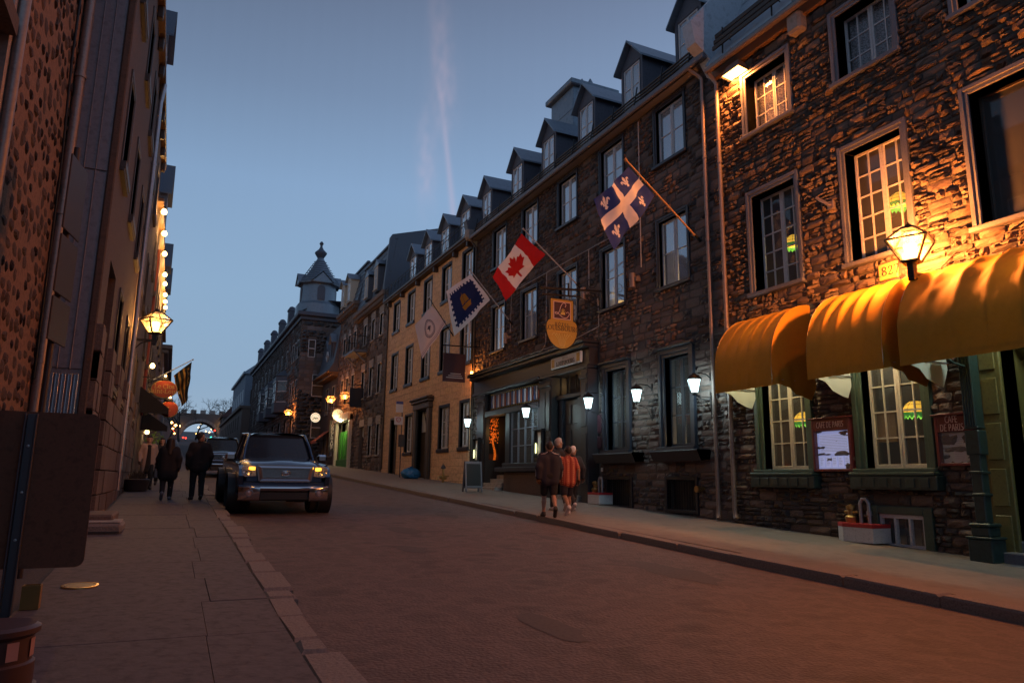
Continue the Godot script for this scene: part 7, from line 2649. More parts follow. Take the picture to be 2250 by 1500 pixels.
	var names = ["bare tree leaning in front of the far gate's right side", "bare tree behind the right shoulder of the gate", "bare tree rising above the middle of the gate", "bare tree left of the gate, behind the black flag", "tall bare tree at the left end of the far street", "bare tree at the far right behind the pale grey house", "slim bare tree before the low brown row"]
	for i in specs.size(): bare_tree(Vector3(specs[i][0], gy(specs[i][1]) , specs[i][1]), specs[i][2], specs[i][3], names[i])
	# brown house to the right of the gate
	var h = thing("brown_gabled_house", Vector3(15.5, gy(-185.0), -186.0), "dark brown gabled house right of the far gate", "building")
	b = MB.new()
	b.box(Vector3(-5, -2, -5), Vector3(6, 5.8, 5))
	add(h, "wall", b, mats.brown_paint)
	b = MB.new()
	b.prism(PackedVector2Array([Vector2(-5.5, 5.7), Vector2(6.5, 5.7), Vector2(4, 8.6), Vector2(-3, 8.6)]), Transform3D(Basis(), Vector3(0, 0, -5.5)), 11)
	add(h, "roof", b, M("red_roof", Color(0.09, 0.04, 0.035), 0.8))

func bare_tree(at: Vector3, height: float, sd: int, label: String) -> void:
	rng.seed = sd * 77
	var t = thing("bare_tree", at, label, "tree", "bare trees round the far gate")
	var trunk = MB.new()
	var twigs = MB.new()
	var lean = Vector3(rng.randf_range(-0.12, 0.12), 1, rng.randf_range(-0.1, 0.1)).normalized()
	branch(trunk, twigs, Vector3.ZERO, lean, height * 0.3, height * 0.022, 0)
	add(t, "trunk", trunk, mats.bark)
	add(t, "crown", twigs, mats.bark)

func branch(trunk: MB, twigs: MB, a: Vector3, d: Vector3, len: float, r: float, level: int) -> void:
	var m: MB = trunk if level < 2 else twigs
	var p = a
	var dir = d
	var pts = [p]
	var rr = [r]
	for k in 3:
		dir = (dir + Vector3(rng.randf_range(-0.22, 0.22), rng.randf_range(-0.05, 0.15), rng.randf_range(-0.22, 0.22))).normalized()
		p += dir * len / 3.0
		pts.append(p)
		rr.append(r * (1.0 - 0.13 * (k + 1)))
	m.tube(pts, rr, 6 if level < 2 else 3, false)
	if level >= 5: return
	var n = 3 if level < 4 else 4
	for k in n:
		var a2 = rng.randf() * TAU
		var side = dir.cross(Vector3(cos(a2), 0.3, sin(a2))).normalized()
		var nd = (dir * 0.75 + side * rng.randf_range(0.5, 0.95)).normalized()
		branch(trunk, twigs, pts[3 - (k % 2)], nd, len * rng.randf_range(0.6, 0.85), maxf(r * 0.58, 0.022), level + 1)

# Cloth flag hung from a slanting pole. c: four corners (hoist top, hoist bottom, fly bottom, fly top) in the plane of the pole; folds push it out of that plane.
func cloth(parent: Node, c: Array, m: Material, seed_: int, folds: float, sag: float) -> void:
	var nz = FastNoiseLite.new()
	nz.seed = seed_
	nz.frequency = 0.9
	var g = []
	for i in 25:
		var row = []
		var v = i / 24.0
		for j in 33:
			var u = j / 32.0
			var p: Vector3 = (c[0] as Vector3).lerp(c[3], u).lerp((c[1] as Vector3).lerp(c[2], u), v)
			p.y -= sag * sin(PI * u) * (1.0 - v * 0.3) * 0.5
			var w = folds * (sin(u * 7.5 + v * 2.6 + seed_) * 0.6 + sin(u * 15.0 - v * 5.0) * 0.25 + nz.get_noise_2d(u * 3.0, v * 3.0) * 0.5) * smoothstep(0.0, 0.35, u + v * 0.25)
			p.z += w
			p.x += w * 0.25
			row.append(p)
		g.append(row)
	var b = MB.new()
	b.grid(g)
	add(parent, "flag_cloth", b, m)

func flag_pole(parent: Node, a: Vector3, b: Vector3, m: Material) -> void:
	var k = MB.new()
	k.tube([a, b], [0.026, 0.02], 8)
	add(parent, "pole", k, m)
	k = MB.new()
	k.lathe([[0.0, -0.05], [0.05, 0.0], [0.0, 0.055]], 10, b)
	add(parent, "finial", k, m)
	k = MB.new()
	k.cbox(a - Vector3(0.02, 0.12, 0.06), a + Vector3(0.03, 0.12, 0.06), 0.01)
	var d = (b - a).normalized()
	k.tube([a, a + d * 0.25], 0.04, 8)
	add(parent, "socket", k, mats.black_iron)

func flag_mat(key: String, im: Image) -> StandardMaterial3D:
	var m = StandardMaterial3D.new()
	m.resource_name = key
	m.albedo_texture = ImageTexture.create_from_image(im)
	m.roughness = 0.85
	m.cull_mode = BaseMaterial3D.CULL_DISABLED
	m.backlight_enabled = true
	m.backlight = Color(0.45, 0.45, 0.45)
	return m

func in_poly(p: Vector2, poly: PackedVector2Array) -> bool:
	return Geometry2D.is_point_in_polygon(p, poly)

func lily(c: Vector2, s: float) -> Array:   # fleur-de-lis as polygons
	var mid = PackedVector2Array()
	for q in [[0, -1], [0.22, -0.55], [0.2, -0.1], [0.1, 0.25], [-0.1, 0.25], [-0.2, -0.1], [-0.22, -0.55]]: mid.append(c + Vector2(q[0], q[1]) * s)
	var out = [mid]
	for k in [-1.0, 1.0]:
		var side = PackedVector2Array()
		for q in [[0.12, 0.2], [0.28, -0.1], [0.45, -0.45], [0.75, -0.45], [0.85, -0.15], [0.72, 0.1], [0.66, -0.1], [0.55, -0.15], [0.42, 0.25]]: side.append(c + Vector2(q[0] * k, q[1]) * s)
		out.append(side)
	var bar = PackedVector2Array()
	for q in [[-0.4, 0.25], [0.4, 0.25], [0.4, 0.4], [-0.4, 0.4]]: bar.append(c + Vector2(q[0], q[1]) * s)
	out.append(bar)
	var foot = PackedVector2Array()
	for q in [[-0.12, 0.4], [0.12, 0.4], [0.3, 0.75], [0, 0.95], [-0.3, 0.75]]: foot.append(c + Vector2(q[0], q[1]) * s)
	out.append(foot)
	return out

func paint(im: Image, polys: Array, col: Color) -> void:
	for poly in polys:
		var lo = Vector2(1e9, 1e9)
		var hi = -lo
		for p in poly:
			lo = lo.min(p)
			hi = hi.max(p)
		for y in range(maxi(int(lo.y), 0), mini(int(hi.y) + 2, im.get_height())):
			for x in range(maxi(int(lo.x), 0), mini(int(hi.x) + 2, im.get_width())):
				if in_poly(Vector2(x + 0.5, y + 0.5), poly): im.set_pixel(x, y, col)

func build_flags() -> void:
	var blue = Color(0.09, 0.2, 0.5)
	var white = Color(0.86, 0.85, 0.86)
	# blue flag with white cross and four lilies
	var im = Image.create(300, 200, false, Image.FORMAT_RGB8)
	im.fill(blue)
	im.fill_rect(Rect2i(130, 0, 42, 200), white)
	im.fill_rect(Rect2i(0, 80, 300, 42), white)
	for c in [Vector2(65, 40), Vector2(236, 40), Vector2(65, 162), Vector2(236, 162)]: paint(im, lily(c, 30.0), white)
	var m = flag_mat("flag_lily", im)
	var z = -14.5
	var t = thing("lily_flag", Vector3(F, 7.9, z), "blue flag with white cross and lilies on a long pole, warmly lit", "flag", "flags along the house fronts")
	var o = Vector3(F, 7.9, z)
	flag_pole(t, Vector3(0, 0, 0), Vector3(9.94, 9.75, z) - o, mats.pole_wood)
	cloth(t, [Vector3(10.03, 9.57, z) - o, Vector3(10.85, 8.95, z) - o, Vector3(9.62, 7.3, z - 0.15) - o, Vector3(9.05, 8.55, z - 0.1) - o], m, 3, 0.11, 0.1)
	# red and white leaf flag
	im = Image.create(300, 150, false, Image.FORMAT_RGB8)
	var red = Color(0.68, 0.05, 0.08)
	im.fill(white)
	im.fill_rect(Rect2i(0, 0, 75, 150), red)
	im.fill_rect(Rect2i(225, 0, 75, 150), red)
	var half = [[0, -62], [12, -40], [24, -46], [20, -16], [36, -32], [42, -24], [60, -28], [54, -8], [62, -2], [34, 22], [38, 34], [6, 30], [4, 60]]
	var leaf = PackedVector2Array()
	for q in half: leaf.append(Vector2(150 + q[0], 75 + q[1]))
	for k in range(half.size() - 1, 0, -1): leaf.append(Vector2(150 - half[k][0], 75 + half[k][1]))
	paint(im, [leaf], red)
	m = flag_mat("flag_leaf", im)
	z = -20.75
	o = Vector3(F, 8.1, z)
	t = thing("leaf_flag", o, "red and white flag with red maple leaf above the hotel sign", "flag", "flags along the house fronts")
	flag_pole(t, Vector3(0, 0, 0), Vector3(10.06, 9.89, z) - o, mats.wire_grey)
	cloth(t, [Vector3(10.0, 9.72, z) - o, Vector3(10.85, 9.1, z) - o, Vector3(9.47, 7.35, z - 0.1) - o, Vector3(9.0, 8.1, z - 0.1) - o], m, 5, 0.1, 0.06)
	# blue flag with white battlement border and golden ship
	im = Image.create(240, 180, false, Image.FORMAT_RGB8)
	im.fill(white)
	im.fill_rect(Rect2i(18, 18, 204, 144), Color(0.07, 0.13, 0.34))
	for k in 10:
		im.fill_rect(Rect2i(18 + k * 22, 18, 11, 9), white)
		im.fill_rect(Rect2i(18 + k * 22, 153, 11, 9), white)
	for k in 7:
		im.fill_rect(Rect2i(18, 24 + k * 22, 9, 11), white)
		im.fill_rect(Rect2i(213, 24 + k * 22, 9, 11), white)
	var gold = Color(0.62, 0.43, 0.12)
	paint(im, [PackedVector2Array([Vector2(82, 102), Vector2(160, 102), Vector2(148, 124), Vector2(94, 124)]), PackedVector2Array([Vector2(96, 62), Vector2(118, 58), Vector2(122, 96), Vector2(90, 98)]), PackedVector2Array([Vector2(124, 56), Vector2(150, 64), Vector2(154, 98), Vector2(126, 96)]), PackedVector2Array([Vector2(120, 46), Vector2(123, 46), Vector2(123, 102), Vector2(120, 102)])], gold)
	m = flag_mat("flag_ship", im)
	z = -26.3
	o = Vector3(F, 7.9, z)
	t = thing("ship_flag", o, "blue flag with white battlement border and golden ship", "flag", "flags along the house fronts")
	flag_pole(t, Vector3(0, 0, 0), Vector3(10.35, 9.98, z) - o, mats.wire_grey)
	cloth(t, [Vector3(10.4, 9.8, z) - o, Vector3(11.28, 8.82, z) - o, Vector3(9.85, 7.2, z - 0.1) - o, Vector3(9.35, 8.95, z - 0.1) - o], m, 7, 0.1, 0.04)
	# white flag with round emblem
	im = Image.create(240, 160, false, Image.FORMAT_RGB8)
	im.fill(Color(0.8, 0.76, 0.78))
	for y in 160:
		for x in 240:
			var d = Vector2(x - 120, y - 80).length()
			if absf(d - 46) < 2.0 or absf(d - 36) < 1.2 or (absf(d - 41) < 3.0 and (x + y) % 6 < 3): im.set_pixel(x, y, Color(0.4, 0.38, 0.45))
	paint(im, [PackedVector2Array([Vector2(100, 78), Vector2(122, 66), Vector2(142, 74), Vector2(126, 84), Vector2(128, 100), Vector2(114, 88)])], Color(0.25, 0.24, 0.32))
	im.fill_rect(Rect2i(0, 148, 240, 3), Color(0.45, 0.4, 0.5))
	im.fill_rect(Rect2i(0, 140, 240, 2), Color(0.45, 0.4, 0.5))
	m = flag_mat("flag_emblem", im)
	z = -33.2
	o = Vector3(F, 8.6, z)
	t = thing("emblem_flag", o, "white flag with round dark emblem in front of the yellow house", "flag", "flags along the house fronts")
	flag_pole(t, Vector3(0, 0, 0), Vector3(10.95, 10.4, z) - o, mats.black_iron)
	cloth(t, [Vector3(11.1, 10.05, z) - o, Vector3(11.9, 9.3, z) - o, Vector3(10.75, 7.35, z - 0.1) - o, Vector3(10.3, 9.0, z - 0.1) - o], m, 9, 0.08, 0.04)
	signs_right()

func hanging_flag_left() -> void:
	var im = Image.create(200, 140, false, Image.FORMAT_RGB8)
	im.fill(Color(0.05, 0.05, 0.04))
	for k in 3: im.fill_rect(Rect2i(0, 52 + k * 40, 200, 16), Color(0.6, 0.42, 0.16))
	for k in 4: im.fill_rect(Rect2i(20 + k * 26, 18, 16, 5), Color(0.6, 0.45, 0.2))
	im.fill_rect(Rect2i(20, 28, 100, 4), Color(0.6, 0.45, 0.2))
	var m = flag_mat("flag_black_gold", im)
	var z = -38.0
	var o = Vector3(LX, 5.9, z)
	var t = thing("black_gold_flag", o, "drooping black and gold striped flag on the left, over the far street", "flag")
	flag_pole(t, Vector3(0, 0, 0), Vector3(0.6, 7.15, z) - o, mats.wire_grey)
	cloth(t, [Vector3(0.56, 7.05, z) - o, Vector3(-0.2, 6.3, z) - o, Vector3(0.3, 4.85, z - 0.1) - o, Vector3(0.55, 5.2, z - 0.2) - o], m, 11, 0.12, 0.0)

func signs_right() -> void:
	# dark hanging board at the hotel's far corner
	var z = -29.8
	var t = thing("dark_hanging_board", Vector3(11.1, 5.84, z), "dark maroon square board hanging from an iron bar before the yellow house", "sign")
	var b = MB.new()
	b.cbox(Vector3(-0.53, 0, -0.03), Vector3(0.53, 1.27, 0.03), 0.01)
	add(t, "board", b, mats.plum)
	for k in 3:
		b = MB.new()
		b.box(Vector3(-0.38 + 0.1 * k, 0.16 + 0.09 * k, 0.031), Vector3(0.42 - 0.05 * k, 0.2 + 0.09 * k, 0.034))
		add(t, "printed_line", b, mats.wire_grey)
	b = MB.new()
	b.bar(Vector3(-0.65, 1.6, 0), Vector3(1.2, 1.66, 0), 0.05, 0.05)
	for x in [-0.4, 0.4]: b.tube([Vector3(x, 1.27, 0), Vector3(x, 1.6, 0)], 0.012, 5)
	b.tube([Vector3(0.5, 1.64, 0), Vector3(0.8, 1.85, 0), Vector3(1.2, 1.9, 0)], 0.012, 5)
	b.cbox(Vector3(1.16, 1.3, -0.04), Vector3(1.2, 2.0, 0.04), 0.01)
	add(t, "bracket", b, mats.black_iron)
	# black picture board on the stone house
	z = -52.0
	t = thing("black_picture_board", Vector3(12.0, 6.62, z), "black board hanging from a bar on the brown stone house", "sign")
	b = MB.new()
	b.cbox(Vector3(-0.6, 0, -0.04), Vector3(0.55, 1.4, 0.04), 0.02)
	add(t, "board", b, mats.dark_paint)
	b = MB.new()
	b.bar(Vector3(-0.7, 1.62, 0), Vector3(0.3, 1.66, 0), 0.05, 0.05)
	for x in [-0.4, 0.2]: b.tube([Vector3(x, 1.4, 0), Vector3(x, 1.62, 0)], 0.015, 5)
	add(t, "bracket", b, mats.black_iron)
	# round clock over the green doors
	z = -57.5
	t = thing("round_clock", Vector3(11.74, 6.49, z), "round lit clock with cream dial over the green doors", "clock")
	b = MB.new()
	b.lathe([[0.44, -0.1], [0.5, -0.08], [0.52, 0.0], [0.5, 0.08], [0.44, 0.1]], 24, Vector3.ZERO, Basis(Vector3.RIGHT, PI / 2))
	add(t, "rim", b, mats.brown_paint)
	b = MB.new()
	b.lathe([[0.0, 0.085], [0.45, 0.085]], 24, Vector3.ZERO, Basis(Vector3.RIGHT, PI / 2))
	add(t, "lit_dial_lamp", b, M("clock_dial", Color(0.8, 0.65, 0.42), 0.5, 0, {"emit": Color(0.85, 0.62, 0.32), "power": 0.55}))
	b = MB.new()
	for k in 12:
		var a = TAU * k / 12.0
		b.bar(Vector3(sin(a) * 0.36, cos(a) * 0.36, 0.092), Vector3(sin(a) * 0.42, cos(a) * 0.42, 0.092), 0.02, 0.02)
	b.bar(Vector3(0, 0, 0.095), Vector3(0.2, 0.12, 0.095), 0.03, 0.02)
	b.bar(Vector3(0, 0, 0.095), Vector3(-0.08, 0.3, 0.095), 0.025, 0.02)
	add(t, "hands", b, mats.dark_paint)
	b = MB.new()
	b.tube([Vector3(0.45, 0.2, 0), Vector3(0.56, 0.35, 0)], 0.03, 6)
	add(t, "bracket", b, mats.black_iron)
	street_lantern(Vector3(11.2, 7.35, -57.9), F, "glowing orange street lantern above the round clock", 8.0)
	street_lantern(Vector3(11.3, 7.2, -53.2), F, "glowing orange street lantern partly behind the black picture board", 3.0)
	street_lantern(Vector3(9.55, 7.1, -69.0), 10.1, "glowing orange street lantern on the turreted corner building", 6.0)
	# vertical shop name
	t = thing("vertical_name_sign", Vector3(11.95, 3.66, -60.3), "narrow dark vertical shop sign with pale capital letters", "sign")
	b = MB.new()
	b.cbox(Vector3(-0.24, 0, -0.03), Vector3(0.24, 2.6, 0.03), 0.01)
	add(t, "board", b, mats.dark_paint)
	var word = "LONGCHAMP"
	for k in word.length(): text(t, word[k], Transform3D(Basis(), Vector3(0, 2.42 - k * 0.265, 0.035)), 0.24, mats.white)
	# round lit coffee shop sign: pale disc with green ring and waves
	t = thing("round_lit_sign", Vector3(10.81, 6.54, -62.0), "round white lit sign with green waves hanging left of the clock", "sign")
	b = MB.new()
	b.lathe([[0.0, 0.05], [0.38, 0.05], [0.4, 0.0], [0.38, -0.05]], 24, Vector3.ZERO, Basis(Vector3.RIGHT, PI / 2))
	add(t, "lit_disc_lamp", b, M("disc_lit", Color(0.8, 0.8, 0.7), 0.5, 0, {"emit": Color(0.9, 0.88, 0.65), "power": 0.8}))
	b = MB.new()
	var ring = []
	for k in 25: ring.append(Vector3(cos(TAU * k / 24.0) * 0.3, sin(TAU * k / 24.0) * 0.3, 0.055))
	b.tube(ring, 0.018, 5, false)
	for k in 3:
		var pts = []
		for j in 9: pts.append(Vector3(-0.2 + 0.05 * j, -0.12 + 0.06 * k - 0.04 * sin(j * 1.6 + k), 0.055))
		b.tube(pts, 0.02, 5)
	add(t, "print", b, M("logo_green", Color(0.02, 0.1, 0.04), 0.5))
	b = MB.new()
	b.bar(Vector3(0, 0.4, 0), Vector3(0, 0.6, 0), 0.03, 0.03)
	b.bar(Vector3(-0.1, 0.6, 0), Vector3(1.45, 0.6, 0), 0.04, 0.04)
	add(t, "bracket", b, mats.black_iron)
	# small red awning of that shop
	t = thing("red_shop_awning", Vector3(F, 4.7, -64.5), "small red sloping awning left of the vertical sign", "awning")
	b = MB.new()
	b.quad(Vector3(0, 0.9, 1.4), Vector3(-1.1, 0, 1.4), Vector3(-1.1, 0, -1.4), Vector3(0, 0.9, -1.4))
	b.quad(Vector3(0, 0.88, 1.4), Vector3(-1.1, -0.02, 1.4), Vector3(-1.1, -0.02, -1.4), Vector3(0, 0.88, -1.4))
	b.quad(Vector3(-1.1, 0, 1.4), Vector3(-1.1, -0.2, 1.4), Vector3(-1.1, -0.2, -1.4), Vector3(-1.1, 0, -1.4))
	add(t, "canvas", b, M("awning_red", Color(0.32, 0.08, 0.06), 0.8))
	b = MB.new()
	for z2 in [-1.38, 1.38]: b.tube([Vector3(0, 0.1, z2), Vector3(-1.08, 0.0, z2)], 0.02, 5)
	add(t, "frame", b, mats.black_iron)
	# parking sign post before the yellow house
	z = -38.0
	t = thing("parking_sign_post", Vector3(11.2, gy(z) + PAVE, z), "thin post with parking signs in front of the yellow house", "sign post")
	b = MB.new()
	b.tube([Vector3(0.03, 0, 0), Vector3(0.03, 4.05, 0)], 0.03, 6)
	add(t, "post", b, mats.post_steel)
	for q in [[3.45, 4.05, -0.34, 0.0, mats.paper], [2.78, 3.22, -0.4, 0.02, mats.paper]]:
		b = MB.new()
		b.cbox(Vector3(q[2], q[0], 0.035), Vector3(q[3] + 0.06, q[1], 0.05), 0.006)
		add(t, "sign_plate", b, q[4])
	b = MB.new()
	b.cbox(Vector3(-0.34, 3.9, 0.05), Vector3(0.06, 4.05, 0.056), 0.003)
	add(t, "blue_band", b, M("sign_blue", Color(0.03, 0.06, 0.25), 0.5))
	b = MB.new()
	var rg = []
	for k in 17: rg.append(Vector3(-0.17 + cos(TAU * k / 16.0) * 0.12, 3.06 + sin(TAU * k / 16.0) * 0.12, 0.053))
	b.tube(rg, 0.018, 5, false)
	b.bar(Vector3(-0.26, 2.98, 0.053), Vector3(-0.08, 3.14, 0.053), 0.025, 0.01)
	add(t, "ring_symbol", b, mats.red)
	b = MB.new()
	b.cbox(Vector3(-0.14, 1.6, 0.03), Vector3(0.2, 2.25, 0.2), 0.02)
	add(t, "control_box", b, mats.dark_paint)
	# blue refuse bag by the pillared door
	z = -36.4
	t = thing("refuse_bag", Vector3(11.35, gy(z) + PAVE, z), "blue plastic refuse bag on the pavement by the yellow house", "refuse bag")
	rng.seed = 909
	var nz = FastNoiseLite.new()
	nz.seed = 21
	nz.frequency = 1.7
	var g = []
	for i in 13:
		var row = []
		var v = i / 12.0
		for j in 25:
			var a = TAU * j / 24.0
			var d = Vector3(cos(a) * sin(PI * v), cos(PI * v), sin(a) * sin(PI * v))
			var k = 1.0 + 0.35 * nz.get_noise_3d(d.x * 2, d.y * 2, d.z * 2) + 0.12 * nz.get_noise_3d(d.x * 7, d.y * 7, d.z * 7)
			row.append(Vector3(d.x * 0.5 * k, maxf(0.24 + d.y * 0.3 * k, 0.0), d.z * 0.4 * k))
		g.append(row)
	b = MB.new()
	b.grid(g)
	add(t, "bag", b, mats.bag_blue)
	b = MB.new()
	b.lathe([[0.03, 0.48], [0.05, 0.53], [0.11, 0.62], [0.0, 0.58]], 9, Vector3(0.02, 0, 0))
	add(t, "knot", b, mats.bag_blue)
	# pipework stub by the yellow house
	z = -32.6
	t = thing("gas_valve_stand", Vector3(11.95, gy(z) + PAVE, z), "small rusty pipe stand against the foot of the yellow house", "gas valve")
	b = MB.new()
	b.tube([Vector3(-0.45, 0.12, 0), Vector3(-0.45, 0.3, 0), Vector3(0.1, 0.3, 0)], 0.03, 6)
	b.tube([Vector3(-0.2, 0.0, 0), Vector3(-0.2, 0.85, 0)], 0.05, 8)
	b.lathe([[0.0, 0.1], [0.16, 0.14], [0.18, 0.24], [0.0, 0.3]], 10, Vector3(-0.2, 0, 0))
	add(t, "pipe", b, mats.brass)
	b = MB.new()
	b.lathe([[0.0, 0.6], [0.12, 0.64], [0.12, 0.7], [0.0, 0.9]], 10, Vector3(-0.2, 0, 0))
	add(t, "regulator", b, mats.post_steel)

func paint_car(key: String, c: Color) -> StandardMaterial3D:
	return M(key, c, 0.25, 0.6, {"coat": 1.0})

func make_pickup(at: Vector3, label: String, color: Color, lit: bool) -> void:
	var slope = Basis(Vector3.RIGHT, atan(0.0405))
	var t = thing("pickup_truck", at, label, "pickup truck", "pickup trucks on the left side of the road", slope)
	var body = paint_car("car_paint_%d" % int(color.b * 1000), color)
	var chrome = M("chrome", Color(0.55, 0.53, 0.55), 0.12, 1.0)
	var black = M("car_black", Color(0.012, 0.012, 0.014), 0.5)
	var b = MB.new()
	# side panels with wheel arches
	var side = PackedVector2Array()
	side.append(Vector2(-0.12, 0.62))
	side.append(Vector2(-0.06, 0.9)); side.append(Vector2(-0.1, 1.06)); side.append(Vector2(-0.35, 1.13)); side.append(Vector2(-1.4, 1.2)); side.append(Vector2(-3.9, 1.22)); side.append(Vector2(-5.7, 1.22)); side.append(Vector2(-5.78, 0.62))
	for k in 11: side.append(Vector2(-4.6 - 0.5 * cos(PI * k / 10.0), 0.46 + 0.46 * sin(PI * k / 10.0)))
	for k in 11: side.append(Vector2(-0.98 - 0.5 * cos(PI * k / 10.0), 0.46 + 0.46 * sin(PI * k / 10.0)))
	for s in [-1.0, 1.0]:
		var f = Transform3D(Basis(Vector3(0, 0, 1), Vector3(0, 1, 0), Vector3(-1, 0, 0)), Vector3(1.02 if s > 0 else -0.92, 0, 0))
		b.prism(side, f, 0.1)
		# swelling over the arches
		for zc in [-0.98, -4.6]:
			var arc = []
			for k in 13: arc.append(Vector3(s * 1.0, 0.46 + 0.49 * sin(PI * k / 12.0), zc - 0.53 * cos(PI * k / 12.0)))
			b.tube(arc, 0.035, 6)
		b.tube([Vector3(s * 0.99, 1.14, -0.4), Vector3(s * 1.0, 1.17, -2.0), Vector3(s * 1.0, 1.17, -5.7)], 0.035, 6)
	add(t, "side_panels", b, body)
	# hood: crowned with two raised flanks
	var g = []
	for i in 12:
		var v = i / 11.0
		var row = []
		for j in 25:
			var u = j / 12.0 - 1.0
			var a = absf(u)
			var y = 1.14 + 0.12 * pow(v, 0.7) + 0.075 * (1 - a * a) - 0.09 * smoothstep(0.82, 1.0, a)
			y -= 0.025 * smoothstep(0.16, 0.3, a) * (1.0 - smoothstep(0.5, 0.72, a)) * v
			y -= 0.1 * pow(1.0 - v, 6.0)
			row.append(Vector3(u * lerpf(0.93, 0.97, v), y, -0.02 - 0.1 * a * a - v * 1.36))
		g.append(row)
	b = MB.new()
	b.grid(g)
	add(t, "hood", b, body)
	# nose below the hood, inner tub and bed
	b = MB.new()
	b.cbox(Vector3(-0.9, 0.66, -0.5), Vector3(0.9, 1.06, -0.13), 0.06)
	b.cbox(Vector3(-0.95, 0.6, -0.3), Vector3(0.95, 0.8, -0.1), 0.05)
	b.cbox(Vector3(-0.9, 0.5, -5.75), Vector3(0.9, 0.72, -1.5), 0.03)
	b.box(Vector3(-0.9, 0.72, -5.76), Vector3(0.9, 1.2, -5.68))
	b.box(Vector3(-0.9, 0.72, -3.95), Vector3(0.9, 1.2, -3.88))
	add(t, "nose", b, body)
	b = MB.new()
	b.box(Vector3(-0.8, 0.35, -5.4), Vector3(0.8, 0.5, -0.4))
	b.box(Vector3(-0.72, 0.34, -0.34), Vector3(0.72, 0.62, -0.1))
	for s in [-1.0, 1.0]:
		for zc in [-0.98, -4.6]: b.lathe([[0.48, 0.0], [0.48, 0.3]], 18, Vector3(s * 0.9, 0.46, zc), Basis(Vector3.FORWARD, s * PI / 2))
	add(t, "underbody", b, black)
	# chrome grille surround and bars
	b = MB.new()
	var q0 = [[-0.56, 0.8], [-0.63, 1.13], [0.63, 1.13], [0.56, 0.8]]
	var q1 = [[-0.5, 0.845], [-0.54, 1.085], [0.54, 1.085], [0.5, 0.845]]
	for k in 4:
		var j = (k + 1) % 4
		b.quad(Vector3(q0[k][0], q0[k][1], -0.02), Vector3(q0[j][0], q0[j][1], -0.02), Vector3(q1[j][0], q1[j][1], 0.01), Vector3(q1[k][0], q1[k][1], 0.01))
		b.bar(Vector3(q0[k][0], q0[k][1], -0.05), Vector3(q0[j][0], q0[j][1], -0.05), 0.06, 0.06)
		b.bar(Vector3(q1[k][0], q1[k][1], -0.02), Vector3(q1[j][0], q1[j][1], -0.02), 0.06, 0.02)
	add(t, "grille_surround", b, chrome)
	for k in 10:
		var y = 0.86 + k * 0.0235
		b = MB.new()
		b.cbox(Vector3(-0.5 - k * 0.004, y, -0.05), Vector3(0.5 + k * 0.004, y + 0.013, 0.0), 0.004)
		add(t, "grille_bar", b, chrome)
	b = MB.new()
	b.box(Vector3(-0.55, 0.82, -0.12), Vector3(0.55, 1.1, -0.08))
	add(t, "grille_back", b, black)
	# oval emblem made of three rings
	b = MB.new()
	for e in [[0.095, 0.062, 0.0, 0.0], [0.034, 0.06, 0.0, 0.0], [0.066, 0.026, 0.0, 0.03]]:
		var ring = []
		for k in 25: ring.append(Vector3(cos(TAU * k / 24.0) * e[0], 0.97 + e[3] + sin(TAU * k / 24.0) * e[1], 0.02))
		b.tube(ring, 0.009, 6, false)
	b.lathe([[0.0, 0.01], [0.092, 0.004]], 20, Vector3(0, 0.97, 0.002), Basis.from_scale(Vector3(1, 0.66, 1)) * Basis(Vector3.RIGHT, PI / 2))
	add(t, "emblem", b, chrome)
	# headlights
	for s in [-1.0, 1.0]:
		b = MB.new()
		var hp = PackedVector2Array([Vector2(0.645, 0.9), Vector2(0.665, 1.12), Vector2(0.9, 1.13), Vector2(0.965, 1.08), Vector2(0.96, 0.93), Vector2(0.88, 0.88)])
		var pp = PackedVector2Array()
		for p in hp: pp.append(Vector2(p.x * s, p.y))
		b.prism(pp, Transform3D(Basis(), Vector3(0, 0, -0.18)), 0.1)
		var hl = add(t, "headlight", b, M("lamp_bowl", Color(0.3, 0.28, 0.28), 0.25, 0.6))
		b = MB.new()
		for p in [[0.8, 0.98, 0.06], [0.9, 1.0, 0.045]]: b.lathe([[0.0, 0.0], [p[2] * 0.5, 0.015], [p[2], 0.035]], 14, Vector3(p[0] * s, p[1], -0.078), Basis(Vector3.RIGHT, PI / 2))
		add(hl, "reflector", b, chrome)
		b = MB.new()
		b.cbox(Vector3(s * 0.675, 1.03, -0.085), Vector3(s * 0.815, 1.105, -0.06), 0.012)
		add(hl, "turn_signal_lamp", b, mats.amber_lens if lit else M("amber_off", Color(0.5, 0.2, 0.03), 0.3))
		if lit: omni(t, Vector3(s * 0.745, 1.07, 0.03), Color(1.0, 0.42, 0.05), 0.012, 0.04)
		b = MB.new()
		b.prism(pp, Transform3D(Basis(), Vector3(0, 0, -0.055)), 0.004)
		add(hl, "lens", b, mats.glass)
	# bumper: chrome corners and top bar, black intake, fog lamps
	for part_ in [[-1.0, -0.55, 0.34], [0.55, 1.0, 0.34], [-0.55, 0.55, 0.56]]:
		var rows = []
		for i in 7:
			var v = i / 6.0
			var row = []
			for j in 11:
				var u = lerpf(part_[0], part_[1], j / 10.0)
				var y = lerpf(part_[2], 0.68, v)
				var zz = 0.09 - 0.14 * pow(absf(u), 3.5) - 0.05 * pow(absf(v - 0.6) * 1.5, 2.0)
				row.append(Vector3(u * 1.0, y, zz))
			rows.append(row)
		rows.append(rows[-1].map(func(p): return p + Vector3(0, 0.01, -0.2)))
		rows.push_front(rows[0].map(func(p): return p + Vector3(0, 0.0, -0.15)))
		b = MB.new()
		b.grid(rows)
		add(t, "bumper", b, chrome)
	b = MB.new()
	b.cbox(Vector3(-0.55, 0.36, -0.1), Vector3(0.55, 0.555, 0.02), 0.02)
